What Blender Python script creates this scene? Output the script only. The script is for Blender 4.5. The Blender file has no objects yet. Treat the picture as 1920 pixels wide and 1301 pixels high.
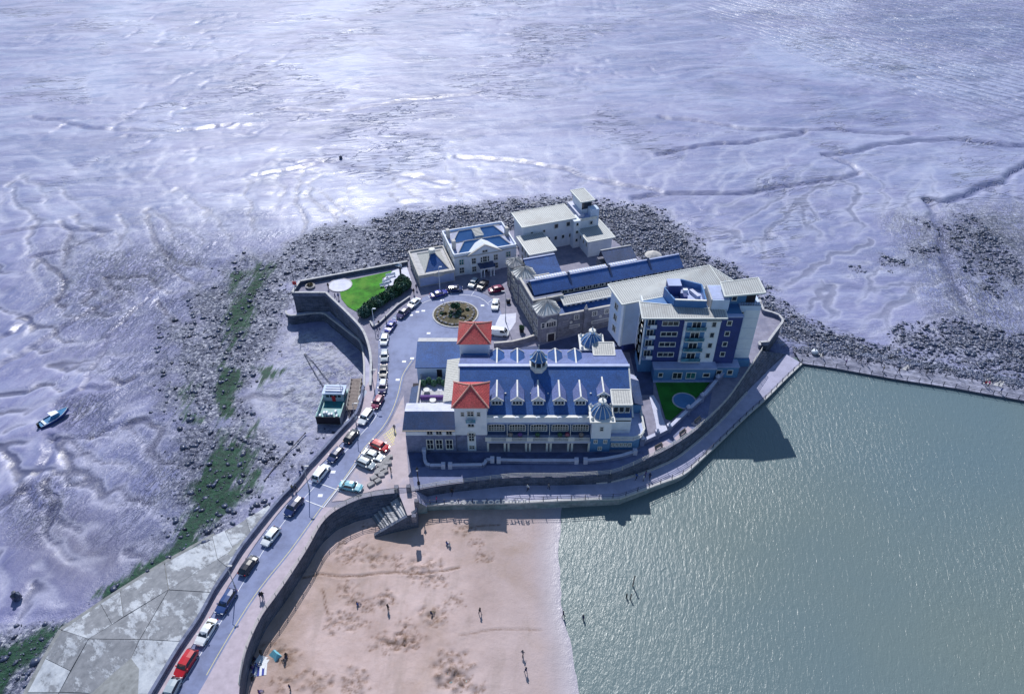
import bpy, bmesh, math, random
import numpy as np
from mathutils import Vector, Matrix
from mathutils.geometry import delaunay_2d_cdt
random.seed(7); np.random.seed(7)
R = math.radians
SC = bpy.context.scene
COL = SC.collection

# ------------------------------------------------------------------ camera
CAM_H, PITCH, FPX, CU, CV = 110.0, R(38.66), 1400.0, 960.0, 650.5
cd = bpy.data.cameras.new('camera'); cam = bpy.data.objects.new('camera', cd); COL.objects.link(cam)
cam.location = (0, 0, CAM_H); cam.rotation_euler = (R(90) - PITCH, 0, 0)
cd.sensor_width = 36; cd.lens = FPX / 1920 * 36; cd.clip_start = 1; cd.clip_end = 20000
SC.camera = cam
# ------------------------------------------------------------------ sky and sun
SUN_EL, SUN_AZ = R(45), R(12)          # sun ahead of the camera, a little to the left
w = bpy.data.worlds.new('World'); SC.world = w; w.use_nodes = True
nt = w.node_tree; bg = nt.nodes['Background']
sky = nt.nodes.new('ShaderNodeTexSky'); sky.sky_type = 'NISHITA'; sky.sun_disc = False
sky.sun_elevation = SUN_EL; sky.sun_rotation = -SUN_AZ; sky.air_density = 1.3; sky.dust_density = 0.3; sky.ozone_density = 4.5
nt.links.new(sky.outputs[0], bg.inputs[0]); bg.inputs[1].default_value = 0.10
sl = bpy.data.lights.new('sun', 'SUN'); so = bpy.data.objects.new('sun', sl); COL.objects.link(so)
sl.energy = 4.3; sl.angle = R(0.53); sl.color = (1.0, 0.975, 0.945)
sdir = Vector((-math.sin(SUN_AZ) * math.cos(SUN_EL), math.cos(SUN_AZ) * math.cos(SUN_EL), math.sin(SUN_EL)))
so.rotation_euler = sdir.to_track_quat('Z', 'Y').to_euler(); so.location = sdir * 400
vs = SC.view_settings; vs.view_transform = 'Standard'; vs.look = 'None'; vs.gamma = 1; vs.exposure = 0.12
vs.use_curve_mapping = False

# ------------------------------------------------------------------ survey helpers
SP, CP = math.sin(PITCH), math.cos(PITCH)
def g(u, v, z=0.0):
    """map point on level z seen at photo position u, v (survey of the plan)"""
    dz = -(v - CV) / FPX
    t = (z - CAM_H) / (-SP + dz * CP)
    return ((u - CU) / FPX * t, (CP + dz * SP) * t)
def gz(u, v, z=0.0):
    x, y = g(u, v, z); return (x, y, z)
def fy(u, v, Y):
    """x, z of a point on the upright plane y = Y"""
    dz = -(v - CV) / FPX; t = Y / (CP + dz * SP)
    return ((u - CU) / FPX * t, CAM_H + t * (-SP + dz * CP))
def poly(pts, z=0.0): return [g(p[0], p[1], z) for p in pts]

# levels
Z_UP, Z_LOW, Z_SAND, Z_LAKE, Z_MUD = 0.0, -2.4, -4.3, -4.75, -8.0

# ------------------------------------------------------------------ materials
MATS = {}
def nn(nt, t, **kw):
    n = nt.nodes.new(t)
    for k, v in kw.items(): setattr(n, k, v)
    return n
def newmat(name):
    m = bpy.data.materials.new(name); m.use_nodes = True; MATS[name] = m
    return m, m.node_tree, m.node_tree.nodes['Principled BSDF']
def posnode(nt, scale=(1, 1, 1), rot=(0, 0, 0)):
    gm = nn(nt, 'ShaderNodeNewGeometry'); mp = nn(nt, 'ShaderNodeMapping')
    mp.inputs['Scale'].default_value = scale; mp.inputs['Rotation'].default_value = rot
    nt.links.new(gm.outputs['Position'], mp.inputs['Vector']); return mp.outputs[0]
def aniso(nt, ang, lx, ly):
    """coordinates stretched lx along direction ang and ly across it"""
    gm = nn(nt, 'ShaderNodeNewGeometry'); mp = nn(nt, 'ShaderNodeMapping', vector_type='TEXTURE')
    mp.inputs['Rotation'].default_value = (0, 0, R(ang)); mp.inputs['Scale'].default_value = (lx, ly, 1)
    nt.links.new(gm.outputs['Position'], mp.inputs['Vector']); return mp.outputs[0]
def noise(nt, vec, scale, detail=4, rough=0.55, dist=0.0):
    n = nn(nt, 'ShaderNodeTexNoise'); n.inputs['Scale'].default_value = scale; n.inputs['Detail'].default_value = detail
    n.inputs['Roughness'].default_value = rough; n.inputs['Distortion'].default_value = dist
    nt.links.new(vec, n.inputs['Vector']); return n.outputs['Fac']
def ramp(nt, fac, stops):
    r = nn(nt, 'ShaderNodeValToRGB'); e = r.color_ramp.elements
    while len(e) < len(stops): e.new(0.5)
    for i, (p, c) in enumerate(stops):
        e[i].position = p; e[i].color = (c, c, c, 1) if isinstance(c, (int, float)) else (*c, 1)
    nt.links.new(fac, r.inputs[0]); return r.outputs[0]
def mixc(nt, fac, a, b, blend='MIX'):
    m = nn(nt, 'ShaderNodeMix', data_type='RGBA', blend_type=blend)
    for s, x in ((m.inputs[0], fac), (m.inputs[6], a), (m.inputs[7], b)):
        if hasattr(x, 'links') or hasattr(x, 'is_linked'): nt.links.new(x, s)
        elif isinstance(x, (int, float)): s.default_value = x
        else: s.default_value = (*x, 1)
    return m.outputs[2]
def mth(nt, op, a, b=0.0, clamp=False):
    m = nn(nt, 'ShaderNodeMath', operation=op, use_clamp=clamp)
    for s, x in ((m.inputs[0], a), (m.inputs[1], b)):
        if hasattr(x, 'is_linked'): nt.links.new(x, s)
        else: s.default_value = x
    return m.outputs[0]
def bump(nt, b, h, strength, dist):
    bp = nn(nt, 'ShaderNodeBump'); bp.inputs['Strength'].default_value = strength; bp.inputs['Distance'].default_value = dist
    nt.links.new(h, bp.inputs['Height'])
    nt.links.new(bp.outputs[0], b.inputs['Normal']); return bp
def attr(nt, name):
    a = nn(nt, 'ShaderNodeAttribute', attribute_name=name); return a.outputs['Fac']
def mk(name, col, rough=0.7, var=0.22, scale=0.8, bmp=0.0, bscale=6.0, metal=0.0, stain=None, sscale=0.15, spec=0.4, smin=0.5):
    """plain weathered surface: colour mottling, optional stains, fine relief"""
    m, nt, b = newmat(name)
    p = posnode(nt)
    lo = tuple(max(0, c * (1 - var)) for c in col); hi = tuple(min(1, c * (1 + var)) for c in col)
    c = ramp(nt, noise(nt, p, scale, 6, 0.65), [(0.3, lo), (0.7, hi)])
    if stain:
        c = mixc(nt, ramp(nt, noise(nt, p, sscale, 6, 0.7), [(smin, 0.0), (smin + 0.16, 0.8)]), c, stain)
    nt.links.new(c, b.inputs['Base Color'])
    b.inputs['Roughness'].default_value = rough; b.inputs['Metallic'].default_value = metal
    b.inputs['Specular IOR Level'].default_value = spec
    if bmp: bump(nt, b, noise(nt, p, bscale, 4), bmp, 0.05)
    return m
def mk_courses(name, col, pitch=0.11, var=0.25, stain=None, rough=0.55):
    """slates or tiles: courses follow the height, blotches follow the place"""
    m, nt, b = newmat(name); p = posnode(nt)
    wv = nn(nt, 'ShaderNodeTexWave', wave_type='BANDS', bands_direction='Z', wave_profile='SAW')
    wv.inputs['Scale'].default_value = 1.0 / pitch / 20 * 3.14 * 2; wv.inputs['Distortion'].default_value = 0.0
    nt.links.new(p, wv.inputs['Vector'])
    lo = tuple(c * (1 - var) for c in col); hi = tuple(min(1, c * (1 + var)) for c in col)
    c = ramp(nt, noise(nt, p, 0.35, 6, 0.7), [(0.3, lo), (0.7, hi)])
    c2 = ramp(nt, noise(nt, p, 4.0, 3, 0.7), [(0.35, 0.68), (0.65, 1.3)])
    c = mixc(nt, 1.0, c, c2, 'MULTIPLY')
    if stain: c = mixc(nt, ramp(nt, noise(nt, p, 0.12, 5, 0.7), [(0.52, 0.0), (0.68, 0.7)]), c, stain)
    nt.links.new(c, b.inputs['Base Color']); b.inputs['Roughness'].default_value = rough
    bump(nt, b, wv.outputs['Fac'], 0.5, 0.04)
    return m
def mk_stone(name, a, b_, mortar, scale=1.0, bw=0.7, bh=0.32, rot=(R(90), 0, 0)):
    m, nt, b = newmat(name)
    gm = nn(nt, 'ShaderNodeNewGeometry'); sx = nn(nt, 'ShaderNodeSeparateXYZ'); nt.links.new(gm.outputs['Position'], sx.inputs[0])
    cb = nn(nt, 'ShaderNodeCombineXYZ'); nt.links.new(mth(nt, 'ADD', sx.outputs[0], mth(nt, 'MULTIPLY', sx.outputs[1], 0.9)), cb.inputs[0])
    nt.links.new(sx.outputs[2], cb.inputs[1])
    br = nn(nt, 'ShaderNodeTexBrick'); nt.links.new(cb.outputs[0], br.inputs['Vector'])
    br.inputs['Color1'].default_value = (*a, 1); br.inputs['Color2'].default_value = (*b_, 1); br.inputs['Mortar'].default_value = (*mortar, 1)
    br.inputs['Scale'].default_value = scale; br.inputs['Brick Width'].default_value = bw; br.inputs['Row Height'].default_value = bh
    br.inputs['Mortar Size'].default_value = 0.025
    c = mixc(nt, 0.85, br.outputs[0], ramp(nt, noise(nt, gm.outputs['Position'], 0.5, 6, 0.7), [(0.3, 0.45), (0.7, 1.35)]), 'MULTIPLY')
    nt.links.new(c, b.inputs['Base Color']); b.inputs['Roughness'].default_value = 0.85
    bump(nt, b, noise(nt, gm.outputs['Position'], 3.0, 5), 0.6, 0.12)
    return m
M = MATS
mk('asphalt', (0.165, 0.195, 0.335), 0.75, 0.22, 0.6, 0.2, 30, stain=(0.235, 0.275, 0.45), sscale=0.07, smin=0.46)
mk('paving', (0.235, 0.23, 0.31), 0.8, 0.2, 0.7, 0.2, 12, stain=(0.15, 0.155, 0.24), sscale=0.2)
mk('prom_shade', (0.135, 0.16, 0.29), 0.75, 0.2, 0.5, 0.2, 8, stain=(0.09, 0.11, 0.21), sscale=0.15)  # asphalt, deepened with the shade that falls on the upper promenade
mk('terrace_shade', (0.06, 0.085, 0.19), 0.75, 0.35, 0.5, 0.2, 8)  # theatre's shade on the ground, given as a dark blue colour
mk('plaza', (0.44, 0.37, 0.40), 0.8, 0.16, 0.5, 0.2, 12, stain=(0.30, 0.30, 0.42), sscale=0.16)
mk('footway', (0.42, 0.36, 0.42), 0.8, 0.14, 0.8, 0.2, 12)
mk('kerb', (0.48, 0.46, 0.50), 0.8, 0.2, 1.5)
mk('court', (0.06, 0.08, 0.17), 0.8, 0.3, 0.5)  # shadow between the buildings mixed into this base colour
mk('prom', (0.36, 0.36, 0.50), 0.7, 0.16, 0.4, 0.2, 8, stain=(0.22, 0.25, 0.40), sscale=0.12)
mk('rubble', (0.26, 0.27, 0.36), 0.85, 0.45, 0.9, 0.6, 3, stain=(0.10, 0.11, 0.17), sscale=0.35, smin=0.46)
mk('white_paint', (0.72, 0.74, 0.80), 0.6, 0.12, 2.0)
mk('yellow_paint', (0.62, 0.54, 0.22), 0.6, 0.2, 2.0)
mk('render_white', (0.72, 0.76, 0.84), 0.75, 0.07, 0.5, stain=(0.56, 0.62, 0.74), sscale=0.22)
mk('render_pale', (0.52, 0.62, 0.80), 0.75, 0.08, 0.5)
mk('render_blue', (0.08, 0.21, 0.42), 0.7, 0.15, 0.5)
mk('gallery_shade', (0.05, 0.10, 0.22), 0.7, 0.3, 0.5)  # shade on the gallery wall, painted in as dark blue
mk('navy', (0.03, 0.05, 0.20), 0.6, 0.2, 0.6)
mk('cream_trim', (0.66, 0.66, 0.64), 0.7, 0.12, 1.0)
mk('stone_trim', (0.48, 0.46, 0.44), 0.8, 0.2, 1.0)
mk('lead', (0.34, 0.40, 0.62), 0.5, 0.15, 0.6)
mk('lead_pale', (0.50, 0.52, 0.66), 0.6, 0.12, 0.8, stain=(0.36, 0.38, 0.52), sscale=0.3)
mk('blue_metal', (0.06, 0.17, 0.40), 0.4, 0.15, 0.4)
mk('seam_roof', (0.44, 0.46, 0.46), 0.5, 0.10, 0.3, metal=0.0, stain=(0.32, 0.31, 0.30), sscale=0.25)
mk('seam_dark', (0.27, 0.28, 0.30), 0.5, 0.15, 0.5)
mk('board_roof', (0.50, 0.50, 0.48), 0.7, 0.18, 2.0)
mk('roof_edge', (0.66, 0.68, 0.66), 0.6, 0.06, 1.0)
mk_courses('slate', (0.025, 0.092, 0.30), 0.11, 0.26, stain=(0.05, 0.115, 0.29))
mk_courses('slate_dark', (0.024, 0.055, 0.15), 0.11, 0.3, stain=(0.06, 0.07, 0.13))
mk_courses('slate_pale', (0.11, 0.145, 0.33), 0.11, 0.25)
mk_courses('red_tile', (0.50, 0.085, 0.085), 0.16, 0.25, stain=(0.42, 0.18, 0.15))
mk('red_ridge', (0.58, 0.30, 0.25), 0.7, 0.2, 2.0)
mk_stone('wall_stone', (0.18, 0.18, 0.235), (0.10, 0.11, 0.165), (0.30, 0.29, 0.31))
mk_stone('plinth_stone', (0.18, 0.21, 0.36), (0.14, 0.17, 0.31), (0.22, 0.25, 0.38))
mk_stone('sea_wall', (0.085, 0.105, 0.17), (0.04, 0.06, 0.11), (0.15, 0.16, 0.19), 1.0, 1.1, 0.5)
mk_stone('sea_wall_pale', (0.30, 0.33, 0.37), (0.19, 0.26, 0.28), (0.30, 0.31, 0.32), 1.0, 2.4, 0.9)
mk('parapet', (0.15, 0.17, 0.26), 0.85, 0.35, 0.8, 0.4, 5, stain=(0.06, 0.075, 0.13), sscale=0.5)
mk('coping', (0.44, 0.44, 0.46), 0.8, 0.2, 1.2)
m, nt, b = newmat('slab'); p = posnode(nt); oi = nn(nt, 'ShaderNodeObjectInfo')
nz = mth(nt, 'ADD', noise(nt, aniso(nt, -40, 1.6, 0.8), 0.2, 9, 0.75, 0.15), mth(nt, 'MULTIPLY', mth(nt, 'SUBTRACT', oi.outputs['Random'], 0.5), 0.22))
c = mixc(nt, ramp(nt, nz, [(0.51, 0.0), (0.55, 0.7), (0.62, 1.0)]), ramp(nt, noise(nt, p, 0.8, 5), [(0.3, (0.13, 0.14, 0.165)), (0.7, (0.22, 0.23, 0.26))]), ramp(nt, noise(nt, p, 0.5, 6, 0.7), [(0.3, (0.30, 0.33, 0.39)), (0.7, (0.50, 0.53, 0.58))]))
nt.links.new(c, b.inputs['Base Color']); b.inputs['Roughness'].default_value = 0.75; bump(nt, b, noise(nt, p, 2.0, 5), 0.3, 0.1)
mk('slab_edge', (0.22, 0.23, 0.24), 0.85, 0.3, 0.8, 0.3, 4)
mk('rail_iron', (0.05, 0.06, 0.10), 0.5, 0.2, 2)
mk('rail_pale', (0.50, 0.49, 0.47), 0.6, 0.15, 2)
mk('pole_grey', (0.40, 0.41, 0.44), 0.5, 0.1, 2)
mk('black', (0.015, 0.017, 0.022), 0.5, 0.2, 2)
mk('dark_int', (0.02, 0.018, 0.03), 0.8, 0.4, 1)
mk('wood', (0.24, 0.20, 0.19), 0.8, 0.3, 2)
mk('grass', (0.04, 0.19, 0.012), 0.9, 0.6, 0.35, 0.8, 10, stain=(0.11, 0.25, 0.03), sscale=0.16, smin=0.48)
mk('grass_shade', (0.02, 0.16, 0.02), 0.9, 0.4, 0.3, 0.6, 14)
mk('leaf', (0.035, 0.10, 0.055), 0.6, 0.6, 1.2)
mk('leaf_b', (0.05, 0.12, 0.10), 0.6, 0.5, 1.2)
mk('plant_dry', (0.10, 0.085, 0.05), 0.9, 0.6, 1.0)
mk('rock_wet', (0.05, 0.065, 0.12), 0.35, 0.7, 0.4, 0.3, 6, stain=(0.30, 0.31, 0.39), sscale=0.8, smin=0.54)
mk('boulder', (0.30, 0.29, 0.30), 0.85, 0.3, 1.2, 0.4, 5)
mk('skin', (0.50, 0.30, 0.22), 0.6, 0.05, 2)
mk('hair', (0.03, 0.022, 0.02), 0.7, 0.2, 4)
mk('tyre', (0.012, 0.012, 0.014), 0.8, 0.2, 4)
mk('rim', (0.45, 0.46, 0.48), 0.3, 0.05, 4, metal=0.8)
mk('lamp_glass', (0.80, 0.82, 0.85), 0.1, 0.05, 4)
mk('tail_red', (0.45, 0.01, 0.01), 0.2, 0.05, 4)
mk('teal', (0.03, 0.22, 0.24), 0.5, 0.4, 0.7, stain=(0.06, 0.12, 0.15), sscale=0.6)
mk('boat_grey', (0.48, 0.58, 0.66), 0.5, 0.2, 1.0)
mk('boat_blue', (0.02, 0.05, 0.22), 0.35, 0.3, 1.0)
mk('boat_deck', (0.05, 0.20, 0.40), 0.5, 0.3, 1.0)
mk('sign_white', (0.78, 0.78, 0.76), 0.6, 0.05, 2)
mk('red_paint', (0.55, 0.03, 0.04), 0.5, 0.1, 2)
mk('cloth_white', (0.70, 0.72, 0.76), 0.9, 0.15, 3)
mk('cloth_cyan', (0.18, 0.50, 0.62), 0.8, 0.1, 3)
mk('cloth_blue', (0.04, 0.06, 0.30), 0.8, 0.2, 3)
def mk_glass(name, col, rough=0.08):
    m, nt, b = newmat(name); p = posnode(nt)
    c = ramp(nt, noise(nt, p, 0.9, 2), [(0.35, tuple(x * 0.4 for x in col)), (0.65, col)])
    nt.links.new(c, b.inputs['Base Color']); b.inputs['Roughness'].default_value = rough; b.inputs['Specular IOR Level'].default_value = 0.7
mk_glass('glass', (0.035, 0.045, 0.07)); mk_glass('glass_green', (0.05, 0.22, 0.24)); mk_glass('car_glass', (0.02, 0.03, 0.05)); mk_glass('balcony_glass', (0.10, 0.28, 0.40))
CARPAINT = {'red': (0.50, 0.012, 0.02), 'white': (0.74, 0.77, 0.80), 'silver': (0.36, 0.42, 0.47), 'darkblue': (0.012, 0.028, 0.12), 'black': (0.012, 0.014, 0.03),
            'magenta': (0.22, 0.012, 0.07), 'blue': (0.02, 0.03, 0.30), 'purple': (0.05, 0.04, 0.14), 'cyan': (0.16, 0.42, 0.52), 'midblue': (0.025, 0.06, 0.20)}
for k, c in CARPAINT.items():
    m, nt, b = newmat('paint_' + k); b.inputs['Base Color'].default_value = (*c, 1); b.inputs['Roughness'].default_value = 0.28
    b.inputs['Coat Weight'].default_value = 0.6; b.inputs['Coat Roughness'].default_value = 0.06
    p = posnode(nt); nt.links.new(ramp(nt, noise(nt, p, 3, 3), [(0.3, tuple(x * 0.88 for x in c)), (0.7, c)]), b.inputs['Base Color'])
CLOTHES = {'navy': (0.02, 0.03, 0.10), 'grey': (0.16, 0.16, 0.19), 'white': (0.65, 0.65, 0.67), 'red': (0.42, 0.03, 0.05), 'pink': (0.50, 0.10, 0.28), 'black': (0.02, 0.02, 0.025), 'blue': (0.04, 0.09, 0.32), 'denim': (0.06, 0.09, 0.20), 'khaki': (0.25, 0.21, 0.14), 'purple': (0.12, 0.06, 0.22), 'teal': (0.03, 0.22, 0.24)}
for k, c in CLOTHES.items(): mk('cloth_%s_wear' % k, c, 0.9, 0.15, 6)

# ------------------------------------------------------------------ mesh helpers
def link(o): COL.objects.link(o); return o
class MB:
    def __init__(s): s.v = []; s.f = []; s.m = []
    def add(s, vs, fs, mi=0):
        n = len(s.v); s.v += [tuple(v) for v in vs]; s.f += [tuple(i + n for i in f) for f in fs]; s.m += [mi] * len(fs); return s
    def box(s, x0, x1, y0, y1, z0, z1, mi=0):
        return s.add([(x0, y0, z0), (x1, y0, z0), (x1, y1, z0), (x0, y1, z0), (x0, y0, z1), (x1, y0, z1), (x1, y1, z1), (x0, y1, z1)],
                     [(0, 3, 2, 1), (4, 5, 6, 7), (0, 1, 5, 4), (1, 2, 6, 5), (2, 3, 7, 6), (3, 0, 4, 7)], mi)
    def prism(s, pts, z0, z1, mi=0):
        """pts: plan outline; z1 may be one height or one per corner"""
        n = len(pts); za = z1 if hasattr(z1, '__len__') else [z1] * n; zb = z0 if hasattr(z0, '__len__') else [z0] * n
        vs = [(p[0], p[1], zb[i]) for i, p in enumerate(pts)] + [(p[0], p[1], za[i]) for i, p in enumerate(pts)]
        return s.add(vs, [tuple(range(n))[::-1], tuple(range(n, 2 * n))] + [(i, (i + 1) % n, n + (i + 1) % n, n + i) for i in range(n)], mi)
    def face(s, pts, mi=0): return s.add(pts, [tuple(range(len(pts)))], mi)
    def slab(s, pts, t, mi=0):
        """3-D outline given a thickness straight down"""
        n = len(pts); vs = list(pts) + [(p[0], p[1], p[2] - t) for p in pts]
        return s.add(vs, [tuple(range(n)), tuple(range(n, 2 * n))[::-1]] + [(i, n + i, n + (i + 1) % n, (i + 1) % n) for i in range(n)], mi)
    def bar(s, a, b, r, n=6, r2=None, mi=0):
        a = Vector(a); b = Vector(b); d = (b - a)
        if d.length < 1e-6: return s
        q = d.to_track_quat('Z', 'Y'); r2 = r if r2 is None else r2
        vs = []
        for c, rr in ((a, r), (b, r2)):
            for i in range(n):
                t = 2 * math.pi * (i + 0.5) / n; vs.append(c + q @ Vector((rr * math.cos(t), rr * math.sin(t), 0)))
        return s.add(vs, [(i, (i + 1) % n, n + (i + 1) % n, n + i) for i in range(n)] + [tuple(range(n))[::-1], tuple(range(n, 2 * n))], mi)
    def beam(s, a, b, w_, h, mi=0):
        """upright-sided bar, w wide and h high, top through a and b"""
        a = Vector(a); b = Vector(b); d = b - a; n = Vector((-d.y, d.x, 0))
        if n.length < 1e-6: return s
        n.normalize(); n *= w_ / 2; dn = Vector((0, 0, -h))
        vs = [a - n, a + n, b + n, b - n]; vs = [x + dn for x in vs] + vs
        return s.add(vs, [(0, 3, 2, 1), (4, 5, 6, 7), (0, 1, 5, 4), (1, 2, 6, 5), (2, 3, 7, 6), (3, 0, 4, 7)], mi)
    def lathe(s, prof, n=12, c=(0, 0, 0), rot=0.0, mi=0):
        k = len(prof); vs = []
        for (r, z) in prof:
            for i in range(n):
                t = 2 * math.pi * i / n + rot; vs.append((c[0] + r * math.cos(t), c[1] + r * math.sin(t), c[2] + z))
        fs = [(j * n + i, j * n + (i + 1) % n, (j + 1) * n + (i + 1) % n, (j + 1) * n + i) for j in range(k - 1) for i in range(n)]
        fs += [tuple(range(n))[::-1], tuple(range((k - 1) * n, k * n))]
        return s.add(vs, fs, mi)
    def mesh(s, name, mats, smooth=False, recalc=True):
        me = bpy.data.meshes.new(name); me.from_pydata(s.v, [], s.f)
        for m in (mats if isinstance(mats, (list, tuple)) else [mats]): me.materials.append(M[m] if isinstance(m, str) else m)
        if any(s.m): me.polygons.foreach_set('material_index', s.m)
        if recalc:
            bm = bmesh.new(); bm.from_mesh(me); bmesh.ops.recalc_face_normals(bm, faces=bm.faces); bm.to_mesh(me); bm.free()
        if smooth: me.polygons.foreach_set('use_smooth', [True] * len(me.polygons))
        me.update(); return me
    def build(s, name, mats, parent=None, smooth=False, recalc=True):
        o = bpy.data.objects.new(name, s.mesh(name, mats, smooth, recalc)); link(o)
        if parent: o.parent = parent
        return o
def tag(o, label=None, cat=None, group=None, kind=None):
    if label: o['label'] = label
    if cat: o['category'] = cat
    if group: o['group'] = group
    if kind: o['kind'] = kind
    return o
def thing(name, label, cat, loc=(0, 0, 0), rz=0.0, group=None):
    o = bpy.data.objects.new(name, None); link(o); o.location = loc; o.rotation_euler = (0, 0, rz); o.empty_display_size = 0.3
    return tag(o, label, cat, group)
def inst(name, me, parent=None, loc=(0, 0, 0), rot=(0, 0, 0), scale=(1, 1, 1)):
    o = bpy.data.objects.new(name, me); link(o); o.location = loc; o.rotation_euler = rot; o.scale = scale
    if parent: o.parent = parent
    return o
def copy_tree(o, parent=None):
    c = o.copy(); link(c); c.parent = parent
    for ch in o.children: copy_tree(ch, c)
    return c
def resample(pts, step):
    """points every step along a polyline of any dimension"""
    P = [Vector(p) for p in pts]; out = [P[0].copy()]; carry = 0.0
    for a, b in zip(P[:-1], P[1:]):
        L = (b - a).length; t = step - carry
        while t <= L: out.append(a + (b - a) * (t / L)); t += step
        carry = (carry + L) % step
    if (out[-1] - P[-1]).length > step * 0.4: out.append(P[-1])
    return out
def smooth_line(pts, n=5):
    """Catmull-Rom through the points"""
    P = [Vector(p) for p in pts]; P = [P[0] * 2 - P[1]] + P + [P[-1] * 2 - P[-2]]; out = []
    for i in range(1, len(P) - 2):
        for k in range(n):
            t = k / n; a, b, c, d = P[i - 1], P[i], P[i + 1], P[i + 2]
            out.append(0.5 * ((2 * b) + (c - a) * t + (2 * a - 5 * b + 4 * c - d) * t * t + (3 * b - a - 3 * c + d) * t ** 3))
    out.append(P[-2]); return out
def offset2(line, d):
    """polyline moved d to its left"""
    out = []
    for i, p in enumerate(line):
        a = line[max(0, i - 1)]; b = line[min(len(line) - 1, i + 1)]; t = Vector((b[0] - a[0], b[1] - a[1])); t.normalize()
        out.append((p[0] - t.y * d, p[1] + t.x * d) + tuple(p[2:]))
    return out
# ================================================================== SETTING
def vnoise(x, y, seed=0):
    xi = np.floor(x).astype(np.int64); yi = np.floor(y).astype(np.int64); xf = x - xi; yf = y - yi
    def h(a, b):
        n = (a * 374761393 + b * 668265263 + seed * 1442695041) & 0x7fffffff
        n = ((n ^ (n >> 13)) * 1274126177) & 0x7fffffff
        return ((n ^ (n >> 16)) & 0xffff) / 65535.0
    u = xf * xf * (3 - 2 * xf); v = yf * yf * (3 - 2 * yf)
    return (h(xi, yi) * (1 - u) + h(xi + 1, yi) * u) * (1 - v) + (h(xi, yi + 1) * (1 - u) + h(xi + 1, yi + 1) * u) * v
def fbm(x, y, sc, oct=4, seed=0):
    t = np.zeros_like(x); a = 0.5; s = 0
    for i in range(oct):
        t += a * vnoise(x / sc, y / sc, seed + i); s += a; a *= 0.5; sc *= 0.5
    return t / s
def dist_line(x, y, pts):
    d = np.full(x.shape, 1e9)
    for (ax, ay), (bx, by) in zip(pts[:-1], pts[1:]):
        dx, dy = bx - ax, by - ay; L = dx * dx + dy * dy + 1e-9
        t = np.clip(((x - ax) * dx + (y - ay) * dy) / L, 0, 1)
        d = np.minimum(d, np.hypot(x - ax - t * dx, y - ay - t * dy))
    return d
def inside(x, y, pts):
    r = np.zeros(x.shape, bool); n = len(pts)
    for i in range(n):
        ax, ay = pts[i]; bx, by = pts[(i + 1) % n]
        if ay == by: continue
        c = ((ay > y) != (by > y)) & (x < (bx - ax) * (y - ay) / (by - ay) + ax); r ^= c
    return r
def soft(x, y, pts, w_):
    """1 inside the outline, falling to 0 over w metres either side"""
    d = dist_line(x, y, pts + [pts[0]]); s = np.where(inside(x, y, pts), d, -d)
    return np.clip(0.5 + s / (2 * w_), 0, 1)
def grid_mesh(name, xs, ys, z, mat, keep=None, attrs=None):
    nx, ny = len(xs), len(ys); X, Y = np.meshgrid(xs, ys)
    co = np.stack([X.ravel(), Y.ravel(), z.ravel()], 1).astype(np.float32)
    i, j = np.meshgrid(np.arange(nx - 1), np.arange(ny - 1)); a = (j * nx + i).ravel()
    q = np.stack([a, a + 1, a + nx + 1, a + nx], 1)
    if keep is not None:
        k = keep.ravel(); q = q[k[q].all(1)]
    me = bpy.data.meshes.new(name); me.vertices.add(len(co)); me.vertices.foreach_set('co', co.ravel())
    me.loops.add(q.size); me.loops.foreach_set('vertex_index', q.ravel().astype(np.int32))
    me.polygons.add(len(q)); me.polygons.foreach_set('loop_start', np.arange(0, q.size, 4, dtype=np.int32))
    me.polygons.foreach_set('use_smooth', np.ones(len(q), bool))
    me.update(calc_edges=True); me.validate()
    for k, v in (attrs or {}).items():
        at = me.attributes.new(k, 'FLOAT', 'POINT'); at.data.foreach_set('value', v.ravel().astype(np.float32))
    me.materials.append(M[mat]); o = link(bpy.data.objects.new(name, me)); return o

# ---------------------------------------------------------------- plan lines of the island
W_PX = [(235, 1375), (280, 1301), (335, 1210), (372, 1156), (403, 1100), (428, 1063), (453, 1023), (496, 968), (527, 931), (557, 900), (576, 873), (595, 853), (635, 808), (662, 780), (671, 766), (677, 746), (681, 722)]
WN_PX = [(694, 722), (695, 700), (695, 670), (689, 640), (677, 614), (650, 585), (611, 548), (548, 548)]
NW_PX = [(548, 548), (551, 543), (562, 527), (764, 490)]
E_PX = [(743.5, 917), (703, 922), (669, 930), (627, 951), (601, 976), (576, 1020), (542, 1073), (514, 1113), (489, 1148), (466, 1196), (453, 1240), (446, 1298), (447, 1385)]
FOOT_PX = [(746, 960), (700, 976), (668, 984), (634, 999), (607, 1023), (588, 1048), (560, 1091), (536, 1131), (502, 1177), (483, 1214), (465, 1264), (459, 1301), (460, 1385)]
UP_PX = [(767, 915), (790, 909.6), (835, 901.6), (905, 893.6), (940, 889.6), (976, 887), (1046, 887), (1099, 885), (1128, 883), (1161, 877), (1230, 846), (1280, 818), (1320, 788), (1358, 752), (1383, 720), (1430, 651)]
BUL_PX = [(1425, 646), (1424, 640), (1441, 639), (1444, 634), (1467, 603), (1468, 598), (1461, 589), (1448, 584), (1432, 580), (1424, 560)]
W3 = [Vector(g(u, v, 1.0)) for u, v in W_PX]; WN3 = [Vector(g(u, v, 1.0)) for u, v in WN_PX]; NW3 = [Vector(g(u, v, 1.0)) for u, v in NW_PX]
E3 = [Vector(g(u, v, 1.1)) for u, v in E_PX]; UP3 = [Vector(g(u, v, 1.1)) for u, v in UP_PX]; BUL3 = [Vector(g(u, v, 1.1)) for u, v in BUL_PX]
UPs = smooth_line(UP3, 4); Es = smooth_line(E3, 4); Ws = smooth_line(W3, 4); WNs = smooth_line(WN3[:6], 4) + WN3[6:]
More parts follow.
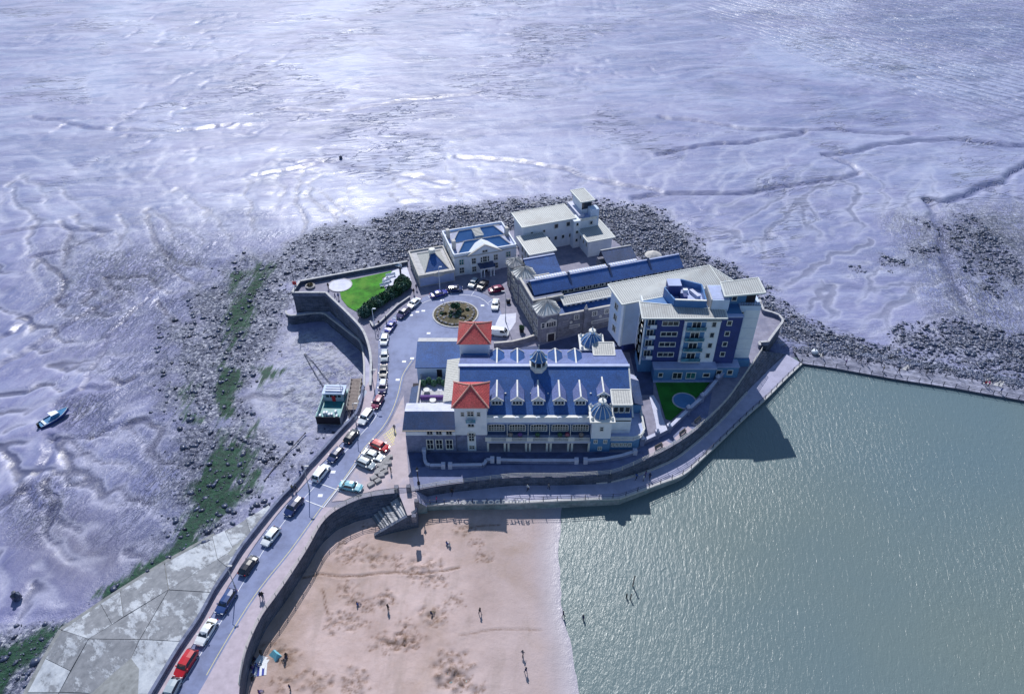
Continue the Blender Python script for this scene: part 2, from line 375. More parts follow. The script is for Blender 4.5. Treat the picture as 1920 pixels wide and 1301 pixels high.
NORTH = [(-28.4, 176.8), (-22.5, 180.5), (-3.5, 187), (-1.5, 191.5), (14.5, 197.5), (16.5, 200), (22.5, 199.5), (26, 192), (31, 183.5), (36, 176), (44, 166.5), (50, 158), (57, 149.5)]
ISLAND = [tuple(p) for p in Ws] + [tuple(p) for p in WNs] + [tuple(p) for p in NW3[1:]] + NORTH + [tuple(p) for p in BUL3[::-1]] + [tuple(p) for p in UPs[::-1]] + [tuple(p) for p in Es]
CL = [Vector(g(u, v, -4.2)) for u, v in [(1503, 681), (1565, 690), (1675, 710), (1790, 727.5), (1920, 751), (2150, 793)]]
CS = [Vector(g(u, v, -4.2)) for u, v in [(1484, 652), (1600, 663), (1715, 683), (1830, 703), (1920, 720), (2150, 760)]]

# ---------------------------------------------------------------- mudflat
def P8(l): return [g(u, v, -8.0) for u, v in l]
xs = np.concatenate([[-6000, -2500, -1200, -700, -420, -330], np.arange(-290, 291, 0.85), [330, 420, 700, 1200, 2500, 6000]])
ys = np.concatenate([[-800, -300, -60, 10, 40], np.arange(52, 205, 0.75), np.geomspace(206, 470, 170), [500, 600, 800, 1200, 2200, 4000, 7000]])
X, Y = np.meshgrid(xs, ys)
CREEKS = [([(1960, 290), (1920, 312), (1885, 340), (1840, 352), (1805, 370), (1780, 381), (1735, 376)], 2.6, 1.3),
          ([(1735, 376), (1752, 400), (1768, 440), (1775, 480), (1790, 525), (1815, 578)], 2.6, 0.8),
          ([(1185, 372), (1300, 363), (1400, 360), (1460, 352), (1520, 343), (1590, 333), (1622, 328)], 2.0, 0.9),
          ([(1622, 328), (1600, 312), (1560, 294)], 1.8, 0.6), ([(1560, 294), (1620, 288), (1640, 275), (1700, 265), (1790, 262), (1930, 275)], 2.2, 1.0),
          ([(1230, 287), (1310, 276), (1400, 268), (1480, 255), (1515, 247)], 2.0, 0.9), ([(1240, 220), (1300, 225), (1390, 241), (1510, 246), (1700, 250)], 2.0, 0.7),
          ([(290, 545), (277, 562), (258, 591), (212, 625), (203, 649), (172, 692), (144, 729), (108, 748), (92, 762)], 1.0, 0.45),
          ([(95, 812), (83, 846), (52, 889), (34, 914), (0, 944), (-60, 985)], 1.6, 0.6), ([(215, 555), (129, 615), (61, 652), (0, 692), (-80, 730)], 1.3, 0.5),
          ([(125, 556), (46, 594), (18, 628), (-30, 650)], 1.3, 0.5), ([(310, 775), (227, 797), (172, 821), (107, 819), (80, 805)], 0.9, 0.3),
          ([(34, 914), (60, 940), (72, 965)], 1.4, 0.4), ([(144, 729), (180, 735), (250, 705)], 1.2, 0.4), ([(860, 290), (960, 300), (1060, 318), (1150, 345), (1230, 362)], 1.8, 0.6),
          ([(0, 440), (90, 425), (190, 430)], 1.6, 0.5), ([(60, 480), (130, 465), (200, 432)], 1.4, 0.4), ([(520, 300), (640, 297), (560, 312), (480, 328)], 1.6, 0.4), ([(430, 235), (330, 245), (160, 240), (60, 220)], 2.2, 0.4),
          ([(850, 340), (760, 325), (700, 315), (600, 300)], 2.2, 0.4), ([(900, 175), (760, 190), (640, 210), (520, 205)], 2.6, 0.4)]
wx = X + 6 * (fbm(X, Y, 26, 3, 11) - 0.5) + 3.0 * (fbm(X, Y, 6, 3, 12) - 0.5); wy = Y + 6 * (fbm(X, Y, 26, 3, 13) - 0.5) + 3.0 * (fbm(X, Y, 6, 3, 14) - 0.5)
Z = np.full(X.shape, Z_MUD); creek = np.zeros(X.shape)
for px, wd, dp in CREEKS:
    d = dist_line(wx, wy, P8(px)); wd = wd * 0.62; k = np.clip(1.3 - d / wd, 0, 1); k = k * k * (3 - 2 * k)
    Z -= 1.05 * dp * k; creek = np.maximum(creek, k); Z += 0.18 * np.exp(-((d - wd * 1.8) / 1.0) ** 2)
Z += 1.1 * (fbm(X, Y, 70, 4, 1) - 0.5) + 0.35 * (fbm(X * 0.6, Y * 1.6, 9, 3, 5) - 0.5)
rid = np.abs(fbm(X * 0.7 + 40, Y, 16, 4, 21) - 0.5); gul = np.exp(-(rid / 0.03) ** 2); Z -= 0.35 * gul * np.clip(fbm(X, Y, 60, 2, 31) * 3 - 1.0, 0, 1)
pool = soft(X, Y, P8([(75, 770), (120, 745), (200, 780), (215, 800), (165, 820), (95, 815)]), 4); Z -= 0.4 * pool
rp = [soft(wx, wy, P8(l), wd) * k for l, wd, k in [
    ([(490, 492), (590, 432), (680, 421), (760, 397), (850, 387), (960, 372), (1060, 366), (1130, 374), (1200, 387), (1270, 412), (1300, 440), (1325, 480), (1375, 500), (1440, 540), (1480, 590), (1560, 628), (1640, 662), (1760, 688), (1920, 722), (2100, 750), (2100, 790), (1480, 665), (1300, 610), (760, 510), (560, 540), (480, 525)], 6, 1.0),
    ([(1640, 655), (1680, 610), (1800, 600), (1960, 640), (1960, 730), (1760, 690)], 9, 0.75), ([(1735, 420), (1800, 400), (1960, 390), (1960, 560), (1850, 540), (1790, 470)], 12, 0.62),
    ([(1600, 500), (1720, 445), (1765, 470), (1700, 500), (1610, 515)], 6, 0.55), ([(470, 480), (560, 520), (545, 600), (530, 640), (500, 700), (470, 760), (420, 800), (340, 790), (312, 725), (318, 640), (370, 555), (430, 505)], 10, 0.9),
    ([(330, 790), (470, 760), (560, 800), (620, 800), (520, 930), (420, 1005), (300, 1060), (335, 960)], 9, 0.88), ([(160, 1130), (310, 1035), (330, 1055), (190, 1150)], 4, 0.9), ([(-40, 1200), (110, 1170), (80, 1240), (40, 1330), (-40, 1330)], 5, 1.0)]]
rock = np.clip(np.maximum.reduce(rp), 0, 1); rn = fbm(X, Y, 5, 3, 41); wet = soft(wx, wy, P8([(560, 612), (640, 625), (690, 690), (690, 740), (610, 800), (540, 850), (500, 800), (515, 700)]), 5)
rock = np.clip(rock * (0.35 + 1.3 * rn), 0, 1) * (1 - 0.85 * wet)
ag = [k * soft(wx + 4 * (fbm(X, Y, 5, 2, 8) - .5), wy, P8(l), wd) for l, wd, k in [([(502, 780), (485, 880), (445, 958), (390, 1008), (325, 1040), (295, 1055), (350, 950), (390, 865), (425, 800)], 3.5, 1), ([(400, 680), (452, 660), (450, 770), (410, 800)], 3, .9), ([(318, 720), (375, 712), (368, 782), (325, 790)], 4, .9),
      ([(430, 515), (475, 486), (520, 498), (475, 600), (450, 680), (408, 690), (415, 600)], 5, .75), ([(170, 1128), (312, 1028), (332, 1040), (190, 1140)], 3, 1), ([(-40, 1200), (100, 1178), (60, 1250), (30, 1330), (-40, 1330)], 4, .8), ([(485, 690), (545, 688), (505, 735)], 4, .8)]]
algae = np.clip(np.maximum.reduce(ag) * (0.15 + 1.5 * fbm(X * 1.6, Y * 0.6, 7, 4, 51)), 0, 1)
west = np.clip((-25 - X) / 40, 0, 1) * np.clip((215 - Y) / 40, 0, 1) * (1 - wet)
vein = np.maximum.reduce([soft(wx, wy, P8(l), wd) for l, wd in [([(200, 800), (330, 790), (345, 960), (300, 1010), (230, 985), (215, 880)], 11), ([(150, 470), (330, 425), (500, 445), (420, 520), (330, 570), (330, 700), (300, 720), (280, 600), (180, 600)], 18), ([(110, 760), (190, 745), (200, 770), (130, 790)], 3), ([(30, 930), (140, 900), (150, 980), (60, 1000)], 6), ([(1700, 420), (1930, 400), (1930, 640), (1800, 600)], 12)]])
vein = vein * np.clip(2.8 * fbm(X, Y, 17, 3, 77) - 0.6, 0.25, 1)
silt = soft(wx, wy, P8([(30, 1000), (120, 975), (220, 1010), (260, 1060), (180, 1110), (60, 1090)]), 9)
ripple = soft(X, Y, P8([(1500, -80), (2100, -80), (2100, 290), (1900, 260), (1650, 150), (1350, 20)]), 25)
isl = [tuple(p) for p in ISLAND]
dI = np.where(inside(X, Y, isl), 0, dist_line(X, Y, isl + [isl[0]]))
east = np.clip((X + 0.35 * (Y - 175) + 20) / 12, 0, 1); dC = dist_line(X, Y, [tuple(p) for p in CS])
Z += 2.6 * np.exp(-dI / 9) * east + 2.8 * np.exp(-(dC / 7)) * (Y > 105)
dS = dist_line(X, Y, [tuple(p) for p in W3[:9]]); Z += 0.9 * np.exp(-(dS / 14) ** 2)
Z += rock * 0.55 * (fbm(X, Y, 2.6, 2, 61) - 0.45)
lakeside = (inside(X, Y, [(-60, -400), tuple(W3[0])] + [tuple(p) for p in Ws] + [(-30, 140), (60, 143)] + [tuple(p) for p in CL] + [(800, -400)]))
Z = np.where(lakeside, np.minimum(Z, -8.0), Z)
# branching drainage: water routed downhill over the flats cell by cell
fx_ = np.arange(-235, 236, 1.0); fy_ = np.arange(50, 372, 1.0); FX_, FY_ = np.meshgrid(fx_, fy_)
dIf = np.where(inside(FX_, FY_, isl), 0, dist_line(FX_, FY_, isl + [isl[0]]))
Hf = -0.055 * dIf - 0.02 * FY_ + 1.5 * fbm(FX_, FY_, 34, 4, 91) + 0.35 * fbm(FX_, FY_, 5, 2, 92) + 0.05 * np.random.default_rng(8).random(FX_.shape)
ny_, nx_ = Hf.shape; Hp = np.pad(Hf, 1, constant_values=1e9); best = np.full(Hf.shape, 0.0); rec = np.full(Hf.shape, -1); ids = np.arange(ny_ * nx_).reshape(ny_, nx_)
for dy_ in (-1, 0, 1):
    for dx_ in (-1, 0, 1):
        if dx_ or dy_:
            sl_ = (Hf - Hp[1 + dy_:1 + dy_ + ny_, 1 + dx_:1 + dx_ + nx_]) / math.hypot(dx_, dy_); m_ = sl_ > best; best[m_] = sl_[m_]; rec[m_] = (ids + dy_ * nx_ + dx_)[m_]
acc = [1.0] * (ny_ * nx_); rl_ = rec.ravel().tolist()
for i in np.argsort(-Hf.ravel()).tolist():
    r_ = rl_[i]
    if r_ >= 0: acc[r_] += acc[i]
K = np.clip((np.log2(np.array(acc).reshape(ny_, nx_)) - 3.2) / 5.5, 0, 1)
Ks = K.copy()
for _ in range(1):
    Kp = np.pad(Ks, 1, mode='edge'); Ks = np.maximum(K * 0.95, (4 * Kp[1:-1, 1:-1] + 2 * (Kp[:-2, 1:-1] + Kp[2:, 1:-1] + Kp[1:-1, :-2] + Kp[1:-1, 2:]) + Kp[:-2, :-2] + Kp[2:, 2:] + Kp[:-2, 2:] + Kp[2:, :-2]) / 16)
def samp(A_, x, y):
    i = np.clip(x - fx_[0], 0, nx_ - 1.001); j = np.clip(y - fy_[0], 0, ny_ - 1.001); i0 = i.astype(int); j0 = j.astype(int); u = i - i0; v = j - j0
    r_ = (A_[j0, i0] * (1 - u) + A_[j0, i0 + 1] * u) * (1 - v) + (A_[j0 + 1, i0] * (1 - u) + A_[j0 + 1, i0 + 1] * u) * v
    return np.where((x < fx_[0]) | (x > fx_[-1]) | (y < fy_[0]) | (y > fy_[-1]), 0, r_)
rill = samp(Ks, X + 2.2 * (fbm(X, Y, 5, 2, 95) - .5), Y + 2.2 * (fbm(X, Y, 5, 2, 96) - .5)) * (1 - 0.8 * rock) * (~lakeside) * np.clip((285 - Y) / 90, 0.12, 1) * np.clip(2.4 * fbm(X, Y, 55, 3, 97) - 0.4 + 0.8 * np.clip((-35 - X) / 20, 0, 1), 0.15, 1)
Z -= (0.4 + 0.5 * np.clip((-25 - X) / 40, 0, 1)) * rill
mudz = Z

m, nt, b = newmat('mud')
p = posnode(nt); we = attr(nt, 'west'); pa = aniso(nt, 8, 2.2, 0.75); pl = aniso(nt, 68, 2.2, 0.7)
def ramp1(f, a_, b2, hi=1.0): return ramp(nt, f, [(a_, 0.0), (b2, hi)]) if a_ < b2 else ramp(nt, f, [(b2, hi), (a_, 0.0)])
def nmix(sc, d, r, ds):
    a_, b2 = noise(nt, pa, sc, d, r, ds), noise(nt, pl, sc, d, r, ds); return mth(nt, 'ADD', mth(nt, 'MULTIPLY', a_, mth(nt, 'SUBTRACT', 1.0, we)), mth(nt, 'MULTIPLY', b2, we))
def ridged(vec, sc, wdt, dist=1.0):
    n_ = mth(nt, 'ABSOLUTE', mth(nt, 'SUBTRACT', noise(nt, vec, sc, 4, 0.55, dist), 0.5)); return ramp(nt, n_, [(0.0, 1.0), (wdt, 0.0)])
L1 = noise(nt, p, 0.0085, 5, 0.55, 1.0); L2 = nmix(0.045, 7, 0.62, 1.6); L3 = nmix(0.35, 5, 0.7, 1.2)
c = ramp(nt, L1, [(0.34, (0.165, 0.19, 0.35)), (0.5, (0.235, 0.245, 0.415)), (0.64, (0.32, 0.35, 0.52))])
c = mixc(nt, ramp1(L2, 0.50, 0.66, 0.65), c, (0.40, 0.43, 0.58))
c = mixc(nt, ramp1(L2, 0.45, 0.36, 0.6), c, (0.135, 0.155, 0.28))
c = mixc(nt, ramp1(L3, 0.53, 0.66, 0.35), c, (0.48, 0.49, 0.58)); c = mixc(nt, ramp1(L3, 0.46, 0.34, 0.32), c, (0.13, 0.14, 0.25))
c = mixc(nt, mth(nt, 'MULTIPLY', attr(nt, 'silt'), 0.8), c, (0.115, 0.11, 0.155))
TM = mth(nt, 'MAXIMUM', ramp1(noise(nt, p, 0.02, 3, 0.5, 0.8), 0.52, 0.62, 0.7), attr(nt, 'vein'))
ri = attr(nt, 'rill'); rk_ = mth(nt, 'ADD', mth(nt, 'MULTIPLY', we, 0.35), 0.55); c = mixc(nt, mth(nt, 'MULTIPLY', ramp1(ri, 0.03, 0.16, 0.5), rk_), c, (0.58, 0.59, 0.68)); c = mixc(nt, mth(nt, 'MULTIPLY', ramp1(ri, 0.19, 0.38, 0.95), rk_), c, (0.085, 0.095, 0.18))
r1 = ridged(aniso(nt, 10, 3.2, 0.8), 0.13, 0.020, 1.4); r2 = ridged(aniso(nt, 74, 2.6, 0.8), 0.16, 0.024, 1.3)
rl = mth(nt, 'MULTIPLY', mth(nt, 'ADD', mth(nt, 'MULTIPLY', r1, mth(nt, 'SUBTRACT', 1.0, we)), mth(nt, 'MULTIPLY', r2, we)), TM)
vn = mth(nt, 'MULTIPLY', ridged(aniso(nt, 82, 2.2, 0.8), 0.42, 0.045, 1.6), attr(nt, 'vein'))
vd = mth(nt, 'MULTIPLY', ridged(aniso(nt, 78, 2.0, 0.8), 0.55, 0.04, 1.6), attr(nt, 'vein'))
c = mixc(nt, mth(nt, 'MULTIPLY', rl, 0.75), c, (0.075, 0.085, 0.16))
c = mixc(nt, mth(nt, 'MULTIPLY', vd, 0.5), c, (0.085, 0.095, 0.17)); c = mixc(nt, mth(nt, 'MULTIPLY', vn, 0.9), c, (0.68, 0.69, 0.74))
rw = nn(nt, 'ShaderNodeTexWave', wave_type='BANDS', bands_direction='X'); rw.inputs['Scale'].default_value = 0.06; rw.inputs['Distortion'].default_value = 8; rw.inputs['Detail'].default_value = 5; rw.inputs['Detail Scale'].default_value = 2.2; rw.inputs['Detail Roughness'].default_value = 0.65
nt.links.new(aniso(nt, 39, 1.0, 3.2), rw.inputs['Vector'])
c = mixc(nt, mth(nt, 'MULTIPLY', ramp1(rw.outputs['Fac'], 0.22, 0.05, 0.55), attr(nt, 'ripple')), c, (0.13, 0.15, 0.28))
c = mixc(nt, mth(nt, 'MULTIPLY', attr(nt, 'creek'), 0.6), c, (0.12, 0.14, 0.27))
c = mixc(nt, mth(nt, 'MULTIPLY', attr(nt, 'wet'), ramp1(noise(nt, p, 0.5, 5, 0.7), 0.4, 0.6, 0.7)), c, (0.60, 0.61, 0.66))  # white sun glitter of the wet cove, painted as pale flecks
c = mixc(nt, 1.0, c, (0.92, 0.925, 0.955), 'MULTIPLY'); c = mixc(nt, mth(nt, 'MULTIPLY', we, 0.9), c, mixc(nt, 1.0, c, (0.80, 0.79, 0.87), 'MULTIPLY'))
c = mixc(nt, mth(nt, 'MULTIPLY', attr(nt, 'wet'), ramp1(noise(nt, aniso(nt, 30, 1.8, 0.7), 0.8, 6, 0.75), 0.50, 0.40, 0.8)), c, (0.10, 0.11, 0.17))
rk = ramp1(mth(nt, 'ADD', mth(nt, 'MULTIPLY', attr(nt, 'rock'), 0.72), mth(nt, 'MULTIPLY', noise(nt, p, 0.35, 6, 0.72), 0.62)), 0.50, 0.80, 0.92)
rc = ramp(nt, noise(nt, p, 1.1, 6, 0.8), [(0.38, (0.020, 0.026, 0.052)), (0.47, (0.075, 0.088, 0.15)), (0.53, (0.18, 0.19, 0.27)), (0.60, (0.52, 0.53, 0.60))])
c = mixc(nt, rk, c, rc)
al = ramp1(mth(nt, 'ADD', mth(nt, 'MULTIPLY', attr(nt, 'algae'), 0.72), mth(nt, 'MULTIPLY', noise(nt, aniso(nt, 84, 4.5, 0.5), 0.35, 6, 0.78), 1.0)), 0.78, 0.95, 0.95)
c = mixc(nt, al, c, ramp(nt, noise(nt, p, 0.9, 5, 0.7), [(0.35, (0.003, 0.022, 0.018)), (0.65, (0.006, 0.075, 0.030))]))
nt.links.new(c, b.inputs['Base Color'])
rr = mth(nt, 'SUBTRACT', ramp(nt, nmix(0.10, 5, 0.6, 1.2), [(0.38, 0.30), (0.60, 0.58)]), mth(nt, 'MULTIPLY', attr(nt, 'wet'), 0.16), True); rr = mth(nt, 'MAXIMUM', rr, mth(nt, 'MULTIPLY', al, 0.75))
nt.links.new(rr, b.inputs['Roughness']); b.inputs['Specular IOR Level'].default_value = 0.38
h1 = nmix(0.22, 6, 0.66, 1.0); h2 = noise(nt, p, 0.9, 5, 0.72)
h = mth(nt, 'MULTIPLY', h1, mth(nt, 'ADD', mth(nt, 'MULTIPLY', TM, 0.6), 0.22))
h = mth(nt, 'ADD', h, mth(nt, 'MULTIPLY', h2, mth(nt, 'ADD', mth(nt, 'MAXIMUM', mth(nt, 'MULTIPLY', attr(nt, 'rock'), 0.9), mth(nt, 'MULTIPLY', attr(nt, 'wet'), 0.7)), 0.10)))
h = mth(nt, 'ADD', h, mth(nt, 'MULTIPLY', rw.outputs['Fac'], mth(nt, 'MULTIPLY', attr(nt, 'ripple'), 0.9)))
h = mth(nt, 'ADD', mth(nt, 'SUBTRACT', h, mth(nt, 'MULTIPLY', mth(nt, 'MAXIMUM', rl, vd), 0.55)), mth(nt, 'MULTIPLY', vn, 0.4))
bump(nt, b, h, 0.85, 1.0)
tag(grid_mesh('mudflat', xs, ys, Z, 'mud', None, {'rock': rock, 'algae': algae, 'wet': wet, 'creek': creek, 'ripple': ripple, 'silt': silt, 'west': west, 'vein': vein, 'rill': rill}), kind='structure')

# ---------------------------------------------------------------- shore rocks: nobody could count them
def ico():
    bm = bmesh.new(); bmesh.ops.create_icosphere(bm, subdivisions=1, radius=1); v = np.array([x.co[:] for x in bm.verts]); f = np.array([[q.index for q in t.verts] for t in bm.faces]); bm.free(); return v, f
IV, IF = ico()
def rocks(name, cx, cy, cz, size, mat, flat=0.6):
    n = len(cx); rng = np.random.default_rng(3)
    v = IV[None] * (0.7 + 0.6 * rng.random((n, len(IV), 1))); sc = size[:, None] * np.stack([0.8 + 0.7 * rng.random(n), 0.6 + 0.5 * rng.random(n), flat * (0.6 + 0.7 * rng.random(n))], 1)
    v = v * sc[:, None, :]; a = rng.random(n) * 6.28; ca, sa = np.cos(a)[:, None], np.sin(a)[:, None]
    x = v[..., 0] * ca - v[..., 1] * sa + cx[:, None]; y = v[..., 0] * sa + v[..., 1] * ca + cy[:, None]; z = v[..., 2] + cz[:, None]
    co = np.stack([x, y, z], 2).reshape(-1, 3); f = (IF[None] + (np.arange(n) * len(IV))[:, None, None]).reshape(-1, 3)
    me = bpy.data.meshes.new(name); me.vertices.add(len(co)); me.vertices.foreach_set('co', co.astype(np.float32).ravel())
    me.loops.add(f.size); me.loops.foreach_set('vertex_index', f.astype(np.int32).ravel()); me.polygons.add(len(f)); me.polygons.foreach_set('loop_start', np.arange(0, f.size, 3, dtype=np.int32))
    me.update(calc_edges=True); me.materials.append(M[mat]); return link(bpy.data.objects.new(name, me))
fx = (xs > -140) & (xs < 150); fyy = (ys > 60) & (ys < 235)
Xs, Ys, Rs, Zs, Is = (A[np.ix_(fyy, fx)].ravel() for A in (X, Y, rock, mudz, dI)); LS = lakeside[np.ix_(fyy, fx)].ravel()
ok = (Rs > 0.32) & (Is > 0.6) & (~LS); idx = np.nonzero(ok)[0]; rng = np.random.default_rng(5)
NR = 40000; wgt = Rs[idx] ** 1.5 * (0.22 + 1.0 * (Xs[idx] + 0.35 * (Ys[idx] - 175) > -32)); pick = rng.choice(idx, NR, p=wgt / wgt.sum())
big = rng.random(NR); sz = 0.09 + 0.5 * big ** 10 + 0.2 * big ** 2
tag(rocks('shore_rocks', Xs[pick] + 1.4 * rng.random(NR) - .7, Ys[pick] + 1.4 * rng.random(NR) - .7, Zs[pick] + 0.02, sz, 'rock_wet'), 'dark wet boulders and weed covered stones of the foreshore', 'rocks', kind='stuff')

# ---------------------------------------------------------------- lake
m, nt, b = newmat('lake_water')
p = posnode(nt); pw = posnode(nt, (1.0, 0.42, 1), (0, 0, R(-12)))
c = ramp(nt, noise(nt, p, 0.012, 4, 0.5), [(0.33, (0.12, 0.175, 0.20)), (0.66, (0.15, 0.192, 0.185))])
nt.links.new(c, b.inputs['Base Color']); b.inputs['Roughness'].default_value = 0.27; b.inputs['IOR'].default_value = 1.33
gust = ramp(nt, noise(nt, p, 0.02, 3, 0.5), [(0.35, 0.55), (0.65, 1.1)])
h = mth(nt, 'ADD', mth(nt, 'MULTIPLY', noise(nt, aniso(nt, 78, 1.9, 0.7), 1.05, 3, 0.6, 0.6), 1.0), mth(nt, 'MULTIPLY', noise(nt, aniso(nt, 70, 1.6, 0.8), 3.6, 3, 0.6, 0.4), 0.34))
bump(nt, b, mth(nt, 'MULTIPLY', h, gust), 1.0, 0.17)
FOOTU_PX = [(780, 923), (840, 909), (940, 901), (1028, 899), (1082, 903), (1135, 903), (1188, 891), (1232, 875), (1276, 852), (1345, 794), (1400, 735), (1445, 690), (1474, 664)]
EDGE_PX = [(780, 946), (865, 943), (976, 941), (1053, 937), (1161, 933), (1179, 927), (1209, 916), (1241, 904), (1280, 889), (1312, 862), (1350, 826), (1400, 778), (1436, 746), (1470, 712), (1503, 681)]
def lowz(u): return -2.4 if u < 1100 else -2.4 - 1.8 * min(1, (u - 1100) / 400)
FU = [Vector(gz(u, v, lowz(u))) for u, v in FOOTU_PX]; EG = [Vector(gz(u, v, lowz(u))) for u, v in EDGE_PX]
FUs = smooth_line(FU, 4); EGs = EG[:4] + smooth_line(EG[4:], 3)
mid = [(a + b_) / 2 for a, b_ in zip(CL, CS)]
lk = [(-12, 97.5, Z_LAKE)] + [(p_.x, p_.y, Z_LAKE) for p_ in FUs[4:-1]] + [(p_.x, p_.y, Z_LAKE) for p_ in mid] + [(420, 90, Z_LAKE), (420, -150, Z_LAKE), (-12, -150, Z_LAKE)]
def ngon(name, pts, mat, tri=True):
    bm = bmesh.new(); f = bm.faces.new([bm.verts.new(q) for q in pts]); bmesh.ops.triangulate(bm, faces=[f]); bmesh.ops.recalc_face_normals(bm, faces=bm.faces)
    if sum(q.normal.z for q in bm.faces) < 0: bmesh.ops.reverse_faces(bm, faces=bm.faces)
    me = bpy.data.meshes.new(name); bm.to_mesh(me); bm.free(); me.materials.append(M[mat]); return link(bpy.data.objects.new(name, me))
def slabn(name, pts, z0, z1, mat, parent=None, side=None):
    """closed plan outline with a triangulated top at z1 and sides down to z0; z1 may be per corner"""
    n = len(pts); za = z1 if hasattr(z1, '__len__') else [z1] * n; zb = z0 if hasattr(z0, '__len__') else [z0] * n
    bm = bmesh.new(); t = [bm.verts.new((q[0], q[1], za[i])) for i, q in enumerate(pts)]; d = [bm.verts.new((q[0], q[1], zb[i])) for i, q in enumerate(pts)]
    sd = []
    for i in range(n): sd.append(bm.faces.new((t[i], d[i], d[(i + 1) % n], t[(i + 1) % n])))
    vo, _, fo, ov, _, _ = delaunay_2d_cdt([Vector(q[:2]) for q in pts], [(i, (i + 1) % n) for i in range(n)], [], 1, 1e-4)
    nv = []
    for i, q in enumerate(vo):
        zz = za[ov[i][0]] if ov[i] else za[min(range(n), key=lambda j: (pts[j][0] - q.x) ** 2 + (pts[j][1] - q.y) ** 2)]
        nv.append(bm.verts.new((q.x, q.y, zz)))
    for f in fo: bm.faces.new([nv[i] for i in f])
    bm.normal_update()
    if side:
        for f in sd: f.material_index = 1
    tops = [f for f in bm.faces if f not in sd]
    if sum(f.normal.z * f.calc_area() for f in tops) < 0: bmesh.ops.reverse_faces(bm, faces=tops)
    me = bpy.data.meshes.new(name); bm.to_mesh(me); bm.free(); me.materials.append(M[mat])
    if side: me.materials.append(M[side])
    o = link(bpy.data.objects.new(name, me))
    if parent: o.parent = parent
    return o
tag(ngon('lake_water', lk, 'lake_water'), kind='structure')

# ---------------------------------------------------------------- beach sand
sx_ = np.arange(-62, 24, 0.33); sy_ = np.concatenate([np.arange(10, 48, 1.0), np.arange(48, 98.5, 0.33)])
X, Y = np.meshgrid(sx_, sy_)
shore = np.interp(Y, [10, 47, 55, 62, 70, 78, 90, 100], [15.0, 11.6, 10.4, 9.4, 8.9, 8.9, 9.3, 9.4]) + 2.0 * (fbm(X * 0, Y, 13, 4, 3) - 0.5)
Z = Z_LAKE + (shore - X) * 0.022; Z = np.minimum(Z, -3.6); Z = np.where(X > shore, Z_LAKE + (shore - X) * 0.06, Z)
Z += np.clip((shore - X) / 6, 0, 1) * (0.22 * (fbm(X, Y, 7, 4, 71) - 0.5) + 0.14 * (fbm(X, Y, 1.6, 2, 72) - 0.5) * np.clip((shore - X - 8) / 5, 0, 1))
DIGS = [(520, 1225, 1.5), (540, 1232, 1.3), (650, 1035, 1.3), (655, 1050, 1.0), (672, 1030, 1.0), (700, 1045, 1.6), (742, 1050, 1.0), (748, 1062, 0.8), (800, 1060, 1.9), (790, 1080, 1.4), (820, 1085, 1.3), (650, 1110, 1.4), (668, 1130, 1.2), (720, 1125, 1.4), (630, 1170, 1.4), (672, 1172, 1.2), (718, 1205, 1.5), (752, 1200, 1.6), (775, 1203, 1.3), (760, 1172, 1.0), (810, 1155, 1.6), (820, 1160, 1.0), (845, 1240, 1.8), (860, 1270, 2.2), (870, 1285, 1.8), (590, 1285, 1.9), (660, 1282, 1.8), (530, 1285, 1.2), (855, 1125, 1.2), (905, 1040, 1.1), (892, 1018, 0.9), (870, 990, 1.2), (640, 1020, 0.8), (690, 990, 0.8), (655, 1160, 1.0), (735, 1215, 0.9), (695, 1140, 1.0)]
scar = np.zeros(X.shape); rg = random.Random(4)
for u, v, r in DIGS:
    x0, y0 = g(u, v, -4.2)
    for k in range(40):
        a = rg.random() * 6.28; q = rg.random() * r * 1.5; dx, dy = q * math.cos(a) * 1.3, q * math.sin(a); s = r * (0.09 + 0.16 * rg.random())
        d2 = ((X - x0 - dx) ** 2 + (Y - y0 - dy) ** 2) / (s * s); e = np.exp(-d2)
        Z += (0.34 if k % 2 else -0.4) * s * e * 1.6; scar = np.maximum(scar, e * (0.7 + 0.3 * rg.random()))
def trench(px, wd, dp, s=1.0):
    global Z, scar
    d = dist_line(X + 0.6 * (fbm(X, Y, 3, 2, 9) - .5), Y + 0.6 * (fbm(X, Y, 3, 2, 10) - .5), [g(u, v, -4.2) for u, v in px]); e = np.exp(-(d / wd) ** 2); Z -= dp * e; Z += dp * 0.5 * np.exp(-((d - wd * 1.8) / wd) ** 2); scar = np.maximum(scar, e * s)
trench([(567, 1085), (600, 1078), (635, 1083), (680, 1082), (740, 1072), (800, 1074), (860, 1064)], 0.22, 0.16)
trench([(875, 988), (905, 985), (935, 982)], 0.2, 0.14); trench([(607, 1110), (611, 1130), (616, 1155)], 0.2, 0.1); trench([(862, 1190), (920, 1180), (985, 1176), (1015, 1178)], 0.18, 0.08, 0.6)
trench([(743, 1188), (762, 1186), (762, 1209), (745, 1210), (743, 1188)], 0.22, 0.2); trench([(712, 1120), (727, 1117), (737, 1123), (735, 1132)], 0.3, 0.2)
damp = np.clip(1 - (shore - X) / 5.5, 0, 1)
m, nt, b = newmat('sand')
p = posnode(nt)
c = ramp(nt, noise(nt, p, 0.07, 6, 0.65), [(0.32, (0.38, 0.28, 0.26)), (0.5, (0.48, 0.37, 0.355)), (0.66, (0.55, 0.435, 0.425))])
c = mixc(nt, ramp(nt, noise(nt, p, 0.9, 4, 0.7), [(0.5, 0.0), (0.75, 0.35)]), c, (0.33, 0.22, 0.17))
gx = nn(nt, 'ShaderNodeSeparateXYZ'); nt.links.new(p, gx.inputs[0])
c = mixc(nt, mth(nt, 'MULTIPLY', mth(nt, 'ADD', mth(nt, 'MULTIPLY', gx.outputs[0], 0.06), 0.85, True), 0.6), c, (0.40, 0.335, 0.345))
